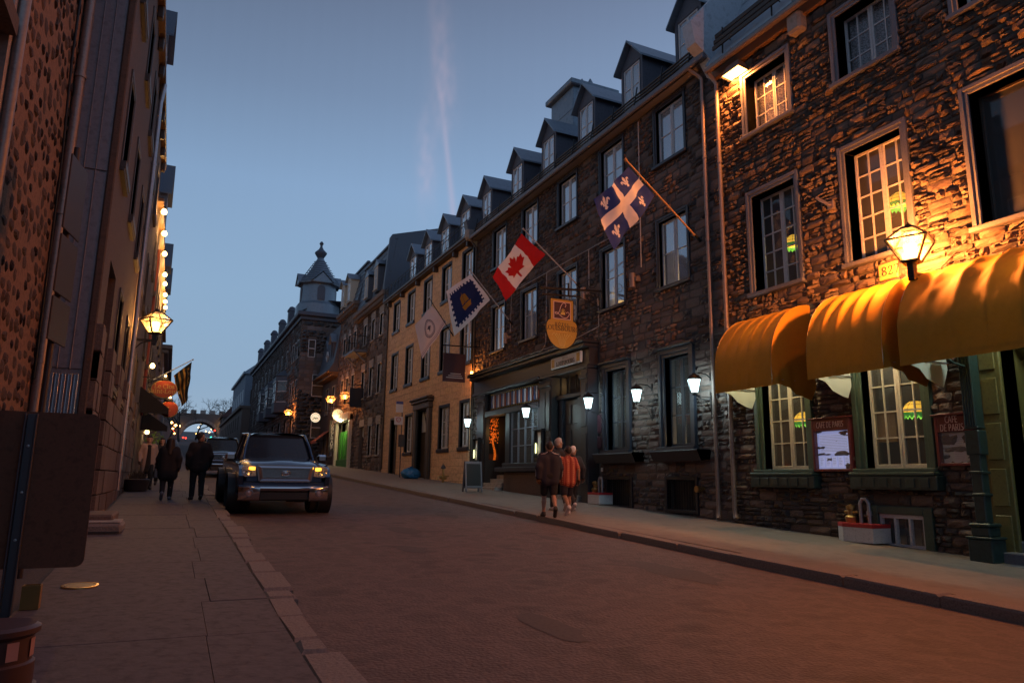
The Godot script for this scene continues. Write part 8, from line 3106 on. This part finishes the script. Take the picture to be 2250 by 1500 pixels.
	for k in 3: b.box(Vector3(-0.5, 0.4 + k * 0.05, 0.02), Vector3(0.5, 0.415 + k * 0.05, 0.03))
	add(t, "intake", b, black)
	for s in [-1.0, 1.0]:
		b = MB.new()
		b.lathe([[0.09, 0.0], [0.085, 0.02], [0.07, 0.02], [0.055, -0.02]], 18, Vector3(s * 0.78, 0.52, 0.045), Basis(Vector3.RIGHT, PI / 2))
		var fg = add(t, "fog_lamp", b, chrome)
		b = MB.new()
		b.lathe([[0.0, 0.02], [0.05, 0.008], [0.062, 0.0]], 16, Vector3(s * 0.78, 0.52, 0.05), Basis(Vector3.RIGHT, PI / 2))
		add(fg, "lens", b, M("fog_lens", Color(0.35, 0.28, 0.28), 0.1, 0.3))
	# cab
	var roof = []
	for i in 9:
		var v = i / 8.0
		var row = []
		for j in 13:
			var u = j / 6.0 - 1.0
			row.append(Vector3(u * 0.7, 1.94 - 0.06 * u * u - 0.05 * pow(absf(v - 0.4) * 1.6, 3.0) - 0.05 * smoothstep(0.8, 1.0, absf(u)), -2.02 - v * 1.75 + 0.12 * (1 - u * u) * (1.0 - v)))
		roof.append(row)
	b = MB.new()
	b.grid(roof)
	for s in [-1.0, 1.0]:
		b.tube([Vector3(s * 0.84, 1.2, -1.36), Vector3(s * 0.78, 1.55, -1.72), Vector3(s * 0.69, 1.85, -2.04), Vector3(s * 0.68, 1.88, -3.7), Vector3(s * 0.82, 1.2, -3.9)], 0.05, 8)
		b.tube([Vector3(s * 0.69, 1.86, -2.8), Vector3(s * 0.86, 1.2, -2.85)], 0.05, 6)
	b.box(Vector3(-0.84, 1.18, -3.95), Vector3(0.84, 1.3, -3.88))
	b.box(Vector3(-0.7, 1.78, -3.84), Vector3(0.7, 1.88, -3.76))
	add(t, "roof", b, body)
	var tint = M("car_glass", Color(0.02, 0.025, 0.035), 0.03, 0, {"alpha": 0.94, "spec": 0.4})
	var ws = []
	for i in 8:
		var v = i / 7.0
		var row = []
		for j in 15:
			var u = j / 7.0 - 1.0
			row.append(Vector3(u * lerpf(0.83, 0.68, v), lerpf(1.24, 1.87, v) - 0.02 * u * u, lerpf(-1.28, -1.98, v) - 0.16 * u * u * (1 - 0.4 * v)))
		ws.append(row)
	b = MB.new()
	b.grid(ws)
	add(t, "windscreen", b, tint)
	for s in [-1.0, 1.0]:
		for w in [[-1.45, -2.8, -2.1, -2.8], [-2.88, -3.85, -2.88, -3.72]]:
			b = MB.new()
			b.quad(Vector3(s * 0.86, 1.2, w[0]), Vector3(s * 0.86, 1.2, w[1]), Vector3(s * 0.7, 1.84, w[3]), Vector3(s * 0.7, 1.84, w[2]))
			add(t, "side_window", b, tint)
	b = MB.new()
	b.quad(Vector3(-0.82, 1.28, -3.9), Vector3(0.82, 1.28, -3.9), Vector3(0.68, 1.82, -3.78), Vector3(-0.68, 1.82, -3.78))
	add(t, "rear_window", b, tint)
	b = MB.new()
	b.cbox(Vector3(-0.82, 1.0, -1.75), Vector3(0.82, 1.2, -1.3), 0.05)
	for x in [-0.4, 0.4]:
		b.cbox(Vector3(x - 0.26, 0.8, -2.9), Vector3(x + 0.26, 1.5, -2.68), 0.08)
		b.cbox(Vector3(x - 0.14, 1.5, -2.86), Vector3(x + 0.14, 1.68, -2.74), 0.05)
	b.box(Vector3(-0.86, 0.72, -3.88), Vector3(0.86, 0.8, -1.4))
	var wheel = []
	for k in 19: wheel.append(Vector3(0.38 + cos(TAU * k / 18.0) * 0.18, 1.16 + sin(TAU * k / 18.0) * 0.17, -1.98 + sin(TAU * k / 18.0) * -0.07))
	b.tube(wheel, 0.016, 6, false)
	add(t, "interior", b, black)
	# mirrors
	for s in [-1.0, 1.0]:
		b = MB.new()
		b.cbox(Vector3(s * 0.98, 1.2, -1.72), Vector3(s * 1.24, 1.4, -1.6), 0.05)
		var mi = add(t, "mirror", b, chrome)
		b = MB.new()
		b.bar(Vector3(s * 0.86, 1.21, -1.66), Vector3(s * 1.0, 1.22, -1.66), 0.08, 0.06)
		b.cbox(Vector3(s * 0.98, 1.17, -1.72), Vector3(s * 1.24, 1.202, -1.6), 0.01)
		add(mi, "mirror_arm", b, black)
		b = MB.new()
		b.tube([Vector3(s * 0.98, 0.42, -1.6), Vector3(s * 1.06, 0.4, -1.8), Vector3(s * 1.06, 0.4, -3.7), Vector3(s * 0.98, 0.42, -3.9)], 0.045, 8)
		add(t, "side_step", b, chrome)
		for y in [-2.3, -3.3]:
			b = MB.new()
			b.cbox(Vector3(s * 1.0, 1.0, y - 0.1), Vector3(s * 1.025, 1.03, y + 0.1), 0.008)
			add(t, "door_handle", b, chrome)
		for zc in [-0.98, -4.6]:
			b = MB.new()
			b.lathe([[0.26, -0.02], [0.36, 0.0], [0.395, 0.03], [0.4, 0.12], [0.395, 0.22], [0.36, 0.25], [0.26, 0.26]], 28, Vector3(s * 0.93, 0.4, zc), Basis(Vector3.FORWARD, -s * PI / 2))
			var wh = add(t, "wheel", b, M("tyre", Color(0.014, 0.013, 0.013), 0.85))
			b = MB.new()
			b.lathe([[0.265, 0.02], [0.25, 0.0], [0.23, 0.06], [0.08, 0.08], [0.07, 0.03], [0.0, 0.03]], 24, Vector3(s * 0.93, 0.4, zc), Basis(Vector3.FORWARD, -s * PI / 2))
			for k in 6:
				var a = TAU * k / 6.0
				b.bar(Vector3(s * 0.91, 0.4 + cos(a) * 0.06, zc + sin(a) * 0.06), Vector3(s * 0.91, 0.4 + cos(a) * 0.24, zc + sin(a) * 0.24), 0.05, 0.05)
			add(wh, "rim", b, M("wheel_rim", Color(0.2, 0.2, 0.2), 0.3, 0.9))

func build_vehicles() -> void:
	make_pickup(Vector3(2.48, gy(-17.62), -17.62), "dark blue pickup truck with lit amber lamps and chrome grille, the nearer one", Color(0.02, 0.045, 0.1), true)
	make_pickup(Vector3(2.35, gy(-37.5), -37.5), "second dark pickup with unlit lamps, following behind the front pickup", Color(0.012, 0.018, 0.03), false)

# ---------------------------------------------------------------- people: tapered bones joined by a smooth minimum, meshed as surface nets
func nets(out: MB, bones: Array, cell: float, k := 0.03) -> void:
	var lo = Vector3(1e9, 1e9, 1e9)
	var hi = -lo
	for b in bones:
		var r: float = maxf(b[2], b[3]) + cell * 2.5
		lo = lo.min((b[0] as Vector3) - Vector3.ONE * r).min((b[1] as Vector3) - Vector3.ONE * r)
		hi = hi.max((b[0] as Vector3) + Vector3.ONE * r).max((b[1] as Vector3) + Vector3.ONE * r)
	var nx: int = int((hi.x - lo.x) / cell) + 2
	var ny: int = int((hi.y - lo.y) / cell) + 2
	var nz: int = int((hi.z - lo.z) / cell) + 2
	var fld = PackedFloat32Array()
	fld.resize(nx * ny * nz)
	fld.fill(0.5)
	for b in bones:
		var A: Vector3 = b[0]
		var B: Vector3 = b[1]
		var ra: float = b[2]
		var rb: float = b[3]
		var pad: float = maxf(ra, rb) + k + cell * 2.0
		var l: Vector3 = ((A.min(B) - Vector3.ONE * pad - lo) / cell).floor().max(Vector3.ZERO)
		var h: Vector3 = ((A.max(B) + Vector3.ONE * pad - lo) / cell).ceil()
		var ab = B - A
		var inv = 1.0 / maxf(ab.length_squared(), 1e-9)
		for z in range(int(l.z), mini(int(h.z) + 1, nz)):
			for y in range(int(l.y), mini(int(h.y) + 1, ny)):
				var i: int = (z * ny + y) * nx + int(l.x)
				for x in range(int(l.x), mini(int(h.x) + 1, nx)):
					var p = lo + Vector3(x, y, z) * cell
					var t = clampf((p - A).dot(ab) * inv, 0.0, 1.0)
					var d = p.distance_to(A + ab * t) - lerpf(ra, rb, t)
					var o = fld[i]
					var m = maxf(k - absf(d - o), 0.0) / k
					fld[i] = minf(d, o) - m * m * k * 0.25
					i += 1
	var ids = {}
	var first = out.v.size()
	var offs = [0, 1, nx, nx + 1, nx * ny, nx * ny + 1, nx * ny + nx, nx * ny + nx + 1]
	for z in nz - 1:
		for y in ny - 1:
			var base: int = (z * ny + y) * nx
			for x in nx - 1:
				var i: int = base + x
				var f0 = fld[i]
				if f0 > cell * 2.0 or f0 < -cell * 2.0: continue
				var sgn = f0 < 0
				var mixed = false
				for q in range(1, 8):
					if (fld[i + offs[q]] < 0) != sgn:
						mixed = true
						break
				if not mixed: continue
				var sum = Vector3.ZERO
				var cnt = 0
				for e in [[0, 1], [2, 3], [4, 5], [6, 7], [0, 2], [1, 3], [4, 6], [5, 7], [0, 4], [1, 5], [2, 6], [3, 7]]:
					var a = fld[i + offs[e[0]]]
					var c = fld[i + offs[e[1]]]
					if (a < 0) != (c < 0):
						var t = a / (a - c)
						var p0 = Vector3(e[0] & 1, (e[0] >> 1) & 1, e[0] >> 2)
						var p1 = Vector3(e[1] & 1, (e[1] >> 1) & 1, e[1] >> 2)
						sum += p0.lerp(p1, t)
						cnt += 1
				var g = Vector3(fld[i + 1] - f0, fld[i + nx] - f0, fld[i + nx * ny] - f0)
				ids[i] = out.p(out.t * (lo + (Vector3(x, y, z) + sum / cnt) * cell), (out.t.basis * g).normalized())
	for i in ids:
		var x: int = i % nx
		var y: int = (i / nx) % ny
		var z: int = i / (nx * ny)
		for ax in [[1, nx, nx * ny, y, z], [nx, nx * ny, 1, z, x], [nx * ny, 1, nx, x, y]]:
			if ax[3] == 0 or ax[4] == 0: continue
			var a = fld[i] < 0
			if a == (fld[i + ax[0]] < 0): continue
			var q0 = ids.get(i)
			var q1 = ids.get(i - ax[1])
			var q2 = ids.get(i - ax[1] - ax[2])
			var q3 = ids.get(i - ax[2])
			if q0 == null or q1 == null or q2 == null or q3 == null: continue
			if a: out.ix.append_array([q0, q2, q1, q0, q3, q2])
			else: out.ix.append_array([q0, q1, q2, q0, q2, q3])

var hand_bones = []

func make_hand() -> void:   # relaxed right hand hanging down: wrist at the origin, fingers towards -y, palm towards +z is inwards
	var b = []
	b.append([Vector3(0, 0.01, 0), Vector3(0, -0.02, 0), 0.026, 0.028])
	b.append([Vector3(-0.02, -0.03, 0), Vector3(-0.024, -0.085, 0.002), 0.019, 0.016])
	b.append([Vector3(0.02, -0.03, 0), Vector3(0.022, -0.08, 0.002), 0.019, 0.015])
	var roots = [[-0.029, 0.075], [-0.01, 0.082], [0.01, 0.077], [0.028, 0.06]]
	for k in 4:
		var r = Vector3(roots[k][0], -0.088 + 0.006 * absf(k - 1.5), 0.002)
		var l: float = roots[k][1]
		var m = r + Vector3(0, -l * 0.5, 0.006)
		var e = m + Vector3(0, -l * 0.38, 0.026)
		b.append([r, m, 0.0095, 0.0085])
		b.append([m, e, 0.0085, 0.007])
	b.append([Vector3(-0.026, -0.03, 0.006), Vector3(-0.052, -0.07, 0.02), 0.013, 0.011])
	b.append([Vector3(-0.052, -0.07, 0.02), Vector3(-0.05, -0.1, 0.032), 0.011, 0.008])
	hand_bones = b

# o: skin, hair, top, legs, shoe materials; coat length, sleeves, shorts, head turn, phase of the stride, arm pose
func person(at: Vector3, yaw: float, h: float, label: String, o: Dictionary, group: String) -> void:
	var t = thing("person", at, label, "person", group, Basis(Vector3.UP, yaw) * Basis.from_scale(Vector3.ONE * (h / 1.75)))
	var ph: float = o.get("stride", 1.0)
	var sw: float = o.get("lead", 1.0)          # which leg leads
	var stout: float = o.get("stout", 1.0)
	var hips = Vector3(0, 0.93, 0)
	var leg = {}
	leg[sw] = [Vector3(sw * 0.095, 0.92, 0), Vector3(sw * 0.1, 0.5, 0.05 + 0.13 * ph), Vector3(sw * 0.1, 0.085, 0.02 + 0.2 * ph), Vector3(sw * 0.12, 0.04, 0.17 + 0.19 * ph)]
	leg[-sw] = [Vector3(-sw * 0.095, 0.92, 0), Vector3(-sw * 0.1, 0.5, 0.02 - 0.02 * ph), Vector3(-sw * 0.1, 0.085 + 0.13 * ph, -0.04 - 0.3 * ph), Vector3(-sw * 0.11, 0.04 + 0.0 * ph, 0.1 - 0.26 * ph)]
	var arm = {}
	for s in [-1.0, 1.0]:
		var fw: float = -0.16 * ph * s * sw
		var e = Vector3(s * (0.2 + 0.055 * stout), 1.14, fw * 0.5 - 0.03)
		var w = Vector3(s * (0.2 + 0.06 * stout), 0.9, fw + 0.06)
		arm[s] = [Vector3(s * (0.125 + 0.055 * stout), 1.4, 0), e, w]
	var turn = Basis(Vector3.UP, o.get("turn", 0.0))
	var neck = Vector3(0, 1.49, -0.005)
	# body: one continuous skin
	var b = MB.new()
	var bones = [[Vector3(-0.07 * stout, 0.98, 0), Vector3(-0.09 * stout, 1.34, 0), 0.1, 0.1], [Vector3(0.07 * stout, 0.98, 0), Vector3(0.09 * stout, 1.34, 0), 0.1, 0.1], [Vector3(0, 1.4, 0), neck + Vector3(0, 0.05, 0.01), 0.07, 0.055], [Vector3(-0.15, 1.41, 0), Vector3(0.15, 1.41, 0), 0.055, 0.055]]
	for s in [-1.0, 1.0]:
		var l: Array = leg[s]
		var a: Array = arm[s]
		bones.append([l[0], l[1], 0.085 * stout, 0.055])
		bones.append([l[1], l[1].lerp(l[2], 0.35) + Vector3(0, 0, -0.012), 0.052, 0.055])
		bones.append([l[1].lerp(l[2], 0.35) + Vector3(0, 0, -0.012), l[2], 0.055, 0.036])
		bones.append([l[2], l[3], 0.036, 0.03])
		bones.append([a[0], a[1], 0.05, 0.04])
		bones.append([a[1], a[2], 0.04, 0.027])
	nets(b, bones, 0.022)
	var head = [[Vector3(0, 0.1, -0.015), Vector3(0, 0.165, -0.02), 0.085, 0.088], [Vector3(0, 0.09, 0.03), Vector3(0, 0.055, 0.05), 0.06, 0.045], [Vector3(0, 0.13, 0.068), Vector3(0, 0.105, 0.092), 0.012, 0.016], [Vector3(-0.03, 0.15, 0.06), Vector3(0.03, 0.15, 0.06), 0.022, 0.022], [Vector3(0, -0.03, 0), Vector3(0, 0.06, -0.005), 0.055, 0.055], [Vector3(-0.018, 0.068, 0.083), Vector3(0.018, 0.068, 0.083), 0.011, 0.011]]
	for s in [-1.0, 1.0]: head.append([Vector3(s * 0.086, 0.105, -0.01), Vector3(s * 0.094, 0.14, -0.022), 0.012, 0.015])
	b.t = Transform3D(turn, neck)
	nets(b, head, 0.012, 0.02)
	for s in [-1.0, 1.0]:
		var a: Array = arm[s]
		var d: Vector3 = (a[2] - a[1]).normalized()
		var side = Vector3(-s, 0, 0)
		var z = side.cross(-d).normalized() * s
		b.t = Transform3D(Basis(z.cross(d) * -1.0 if s > 0 else z.cross(d), -d, side), a[2])
		nets(b, hand_bones, 0.008, 0.008)
	add(t, "body", b, o.skin)
	b = MB.new()
	b.t = Transform3D(turn, neck)
	for s in [-1.0, 1.0]: b.lathe([[0.0, -0.008], [0.011, 0.0], [0.0, 0.008]], 8, Vector3(s * 0.034, 0.128, 0.078))
	add(t, "eyes", b, M("eye_dark", Color(0.03, 0.02, 0.02), 0.3))
	# hair
	if o.has("hair"):
		b = MB.new()
		b.t = Transform3D(turn, neck)
		var hb = [[Vector3(0, 0.17, -0.035), Vector3(0, 0.195, -0.01), 0.088, 0.08], [Vector3(0, 0.12, -0.055), Vector3(0, 0.16, -0.05), 0.07, 0.075]]
		if o.get("long", false):
			hb.append([Vector3(0, 0.15, -0.06), Vector3(0, -0.2, -0.1), 0.085, 0.075])
			for s in [-1.0, 1.0]: hb.append([Vector3(s * 0.06, 0.14, -0.03), Vector3(s * 0.09, -0.12, -0.05), 0.05, 0.05])
		nets(b, hb, 0.014, 0.03)
		add(t, "hair", b, o.hair)
	# top
	b = MB.new()
	var hem: float = o.get("hem", 0.86)
	var loose: float = o.get("loose", 0.03)
	var cb = []
	for s in [-1.0, 1.0]:
		var a: Array = arm[s]
		cb.append([Vector3(s * 0.075 * stout, hem, 0), Vector3(s * 0.09 * stout, 1.3, 0), 0.1 + loose + o.get("flare", 0.0), 0.105 + loose])
		cb.append([Vector3(s * 0.06, 1.36, -0.01), Vector3(s * 0.15, 1.41, 0), 0.085, 0.07])
		if o.get("sleeve", 1.0) > 0.9:
			cb.append([a[0], a[1], 0.06 + loose * 0.5, 0.052 + loose * 0.5])
			cb.append([a[1], (a[1] as Vector3).lerp(a[2], 0.94), 0.052 + loose * 0.5, 0.043 + loose * 0.4])
		else: cb.append([a[0], (a[0] as Vector3).lerp(a[1], 0.75), 0.065, 0.066])
	cb.append([Vector3(0, 1.43, -0.01), Vector3(0, 1.475, -0.01), 0.072, 0.07])
	nets(b, cb, 0.022, 0.05)
	add(t, o.get("top_name", "jacket"), b, o.top)
	# trousers or shorts
	b = MB.new()
	var tb = [[Vector3(-0.05, 0.95, -0.01), Vector3(0.05, 0.95, -0.01), 0.125 * stout, 0.125 * stout]]
	for s in [-1.0, 1.0]:
		var l: Array = leg[s]
		if o.get("shorts", false):
			tb.append([l[0], (l[0] as Vector3).lerp(l[1], 0.85), 0.105 * stout, 0.092])
		else:
			tb.append([l[0], l[1], 0.102 * stout, 0.078])
			tb.append([l[1], (l[1] as Vector3).lerp(l[2], 0.92), 0.078, 0.066])
	nets(b, tb, 0.022, 0.03)
	add(t, "shorts" if o.get("shorts", false) else "trousers", b, o.legs)
	for s in [-1.0, 1.0]:
		var l: Array = leg[s]
		b = MB.new()
		var heel: Vector3 = l[2] + (l[2] - l[3]).normalized() * 0.045 + Vector3(0, -0.045, 0)
		nets(b, [[l[2] + Vector3(0, 0.01, 0), heel, 0.048, 0.036], [heel, l[3], 0.038, 0.038], [l[2], l[3], 0.045, 0.036]], 0.016, 0.03)
		add(t, "shoe", b, o.shoe)
	if o.has("extra"): o.extra.call(t, arm, neck, turn)

func build_people() -> void:
	make_hand()
	var skin = M("skin", Color(0.36, 0.2, 0.14), 0.55)
	var skin2 = M("skin_tan", Color(0.26, 0.13, 0.08), 0.55)
	var black = M("cloth_black", Color(0.012, 0.011, 0.013), 0.9)
	var dark = M("cloth_dark", Color(0.018, 0.018, 0.024), 0.9)
	var navy = M("cloth_navy", Color(0.014, 0.014, 0.026), 0.85)
	var beige = M("cloth_beige", Color(0.3, 0.22, 0.19), 0.9)
	var hair_d = M("hair_dark", Color(0.018, 0.011, 0.009), 0.6)
	var hair_g = M("hair_grey", Color(0.3, 0.26, 0.25), 0.7)
	var shoe_w = M("shoe_white", Color(0.5, 0.45, 0.46), 0.7)
	var shoe_d = M("shoe_dark", Color(0.03, 0.025, 0.025), 0.7)
	var shoe_g = M("shoe_grey", Color(0.12, 0.13, 0.16), 0.7)
	var left = "walkers on the left pavement"
	var z = -25.4
	person(Vector3(-0.6, gy(z) + PAVE, z), 0.15, 1.66, "person in open beige coat over black clothes, carrying a bag, nearest the left wall", {"skin": skin, "hair": hair_d, "top": beige, "legs": black, "shoe": shoe_d, "hem": 0.62, "loose": 0.035, "stride": 0.7, "extra": func(t, arm, neck, turn):
		var b = MB.new()
		nets(b, [[Vector3(-0.03, 0.6, 0.075), Vector3(0, 1.38, 0.06), 0.09, 0.075], [Vector3(0.03, 0.6, 0.075), Vector3(0, 1.3, 0.07), 0.09, 0.08]], 0.02, 0.03)
		add(t, "black_shirt", b, black)
		b = MB.new()
		var w: Vector3 = arm[1.0][2] + Vector3(0.02, -0.1, 0)
		b.cbox(w + Vector3(-0.06, -0.42, -0.14), w + Vector3(0.06, -0.14, 0.14), 0.02)
		b.tube([w + Vector3(0, -0.14, -0.08), w + Vector3(0, 0.0, 0), w + Vector3(0, -0.14, 0.08)], 0.01, 5)
		add(t, "bag", b, M("bag_slate", Color(0.06, 0.07, 0.1), 0.7))}, left)
	z = -20.9
	person(Vector3(0.0, gy(z) + PAVE, z), PI, 1.6, "person with long dark hair in black coat, middle of the left walkers, seen from behind", {"skin": skin, "hair": hair_d, "long": true, "top": black, "legs": black, "shoe": shoe_g, "hem": 0.7, "loose": 0.06, "flare": 0.03, "stride": 0.9, "lead": -1.0}, left)
	person(Vector3(0.72, gy(z) + PAVE, z), PI + 0.1, 1.76, "person with short hair in black jacket and trousers near the left kerb, looking aside", {"skin": skin, "hair": hair_d, "top": black, "legs": black, "shoe": shoe_d, "hem": 0.84, "loose": 0.05, "stout": 1.15, "stride": 0.25, "turn": -1.0}, left)
	z = -28.0
	person(Vector3(-0.26, gy(z) + PAVE, z), 0.0, 1.62, "person in dark top mostly hidden behind the black coated walker", {"skin": skin, "hair": hair_d, "long": true, "top": dark, "legs": dark, "shoe": shoe_d, "stride": 0.5}, left)
	# right pavement
	var right = "walkers on the right pavement"
	z = -15.35
	person(Vector3(8.2, gy(z) + PAVE, z), PI - 0.35, 1.77, "person in navy jacket with white shoulder piping and dark shorts, nearest the right kerb", {"skin": skin, "hair": hair_d, "top": navy, "legs": black, "shorts": true, "shoe": shoe_d, "hem": 0.84, "loose": 0.05, "stout": 1.15, "stride": 1.0, "lead": 1.0, "extra": func(t, arm, neck, turn):
		var b = MB.new()
		for s in [-1.0, 1.0]:
			b.tube([Vector3(s * 0.055, 1.5, -0.09), Vector3(s * 0.1, 1.47, -0.075), Vector3(s * 0.2, 1.44, -0.07), Vector3(s * 0.26, 1.38, -0.06)], 0.012, 5)
			b.tube([arm[s][1] + Vector3(s * 0.07, -0.02, -0.02), arm[s][2] + Vector3(s * 0.06, 0.03, -0.01)], 0.01, 5)
		add(t, "white_piping", b, shoe_w)}, right)
	var im = Image.create(96, 96, false, Image.FORMAT_RGB8)
	im.fill(Color(0.5, 0.16, 0.11))
	for y in 96:
		for x in 96:
			var u = x % 48
			if u < 3 or (u > 22 and u < 25): im.set_pixel(x, y, Color(0.75, 0.5, 0.42))
			elif absf(u - 13.0) < 4.5 and absf((y % 16) - 8.0) < 4.5 - absf(u - 13.0) * 0.5: im.set_pixel(x, y, Color(0.9, 0.68, 0.5))
			elif absf(u - 36.0) < 5 and y % 8 < 3: im.set_pixel(x, y, Color(0.28, 0.07, 0.06))
	var shirt = StandardMaterial3D.new()
	shirt.resource_name = "patterned_shirt"
	shirt.albedo_texture = ImageTexture.create_from_image(im)
	shirt.uv1_triplanar = true
	shirt.uv1_scale = Vector3(3.6, 3.6, 3.6)
	shirt.roughness = 0.85
	shirt.cull_mode = BaseMaterial3D.CULL_DISABLED
	z = -15.75
	person(Vector3(8.93, gy(z) + PAVE, z), PI - 0.15, 1.68, "person in rust patterned short-sleeved shirt and dark shorts with white shoes", {"skin": skin2, "hair": hair_d, "top": shirt, "top_name": "shirt", "legs": navy, "shorts": true, "shoe": shoe_w, "hem": 0.84, "loose": 0.045, "sleeve": 0.5, "stride": 1.0, "lead": -1.0, "extra": func(t, arm, neck, turn):
		var b = MB.new()
		var w: Vector3 = arm[1.0][2] + Vector3(0, -0.12, 0.02)
		b.cbox(w + Vector3(-0.012, -0.1, -0.03), w + Vector3(0.012, 0.03, 0.03), 0.006)
		add(t, "paper_cup", b, shoe_w)}, right)
	z = -17.0
	person(Vector3(9.37, gy(z) + PAVE, z), PI - 0.2, 1.9, "grey haired person with glasses in dark clothes behind the navy jacket, looking right", {"skin": skin, "hair": hair_g, "top": dark, "legs": dark, "shoe": shoe_w, "stride": 0.8, "turn": -1.0, "extra": func(t, arm, neck, turn):
		var b = MB.new()
		b.t = Transform3D(turn, neck)
		for s in [-1.0, 1.0]:
			var ring = []
			for k in 13: ring.append(Vector3(s * 0.035 + cos(TAU * k / 12.0) * 0.024, 0.128 + sin(TAU * k / 12.0) * 0.018, 0.095))
			b.tube(ring, 0.003, 4, false)
			b.tube([Vector3(s * 0.06, 0.13, 0.09), Vector3(s * 0.095, 0.13, -0.02)], 0.003, 4)
		add(t, "glasses", b, M("glasses_frame", Color(0.3, 0.25, 0.2), 0.3, 0.7))}, right)
	z = -16.9
	person(Vector3(9.75, gy(z) + PAVE, z), PI - 0.1, 1.7, "white haired person in dark clothes beyond the patterned shirt, looking right", {"skin": skin, "hair": M("hair_white", Color(0.5, 0.46, 0.45), 0.7), "top": dark, "legs": dark, "shoe": shoe_w, "stride": 0.9, "lead": -1.0, "turn": -0.9}, right)

func _ready() -> void:
	setup_view()
	make_materials()
	var up = MB.new()
	up.quad(Vector3(-0.5, -0.5, 0), Vector3(0.5, -0.5, 0), Vector3(0.5, 0.5, 0), Vector3(-0.5, 0.5, 0))
	unit_pane = up.mesh()
	stones_a = make_stones(24, 4, 3, 51, 0.45)
	stones_b = make_stones(20, 3, 2, 52, 0.3)
	build_ground()
	build_cafe()
	build_hotel()
	build_yellow()
	build_stone_houses()
	build_corner_building()
	build_left()
	build_gate()
	build_flags()
	build_vehicles()
	build_people()
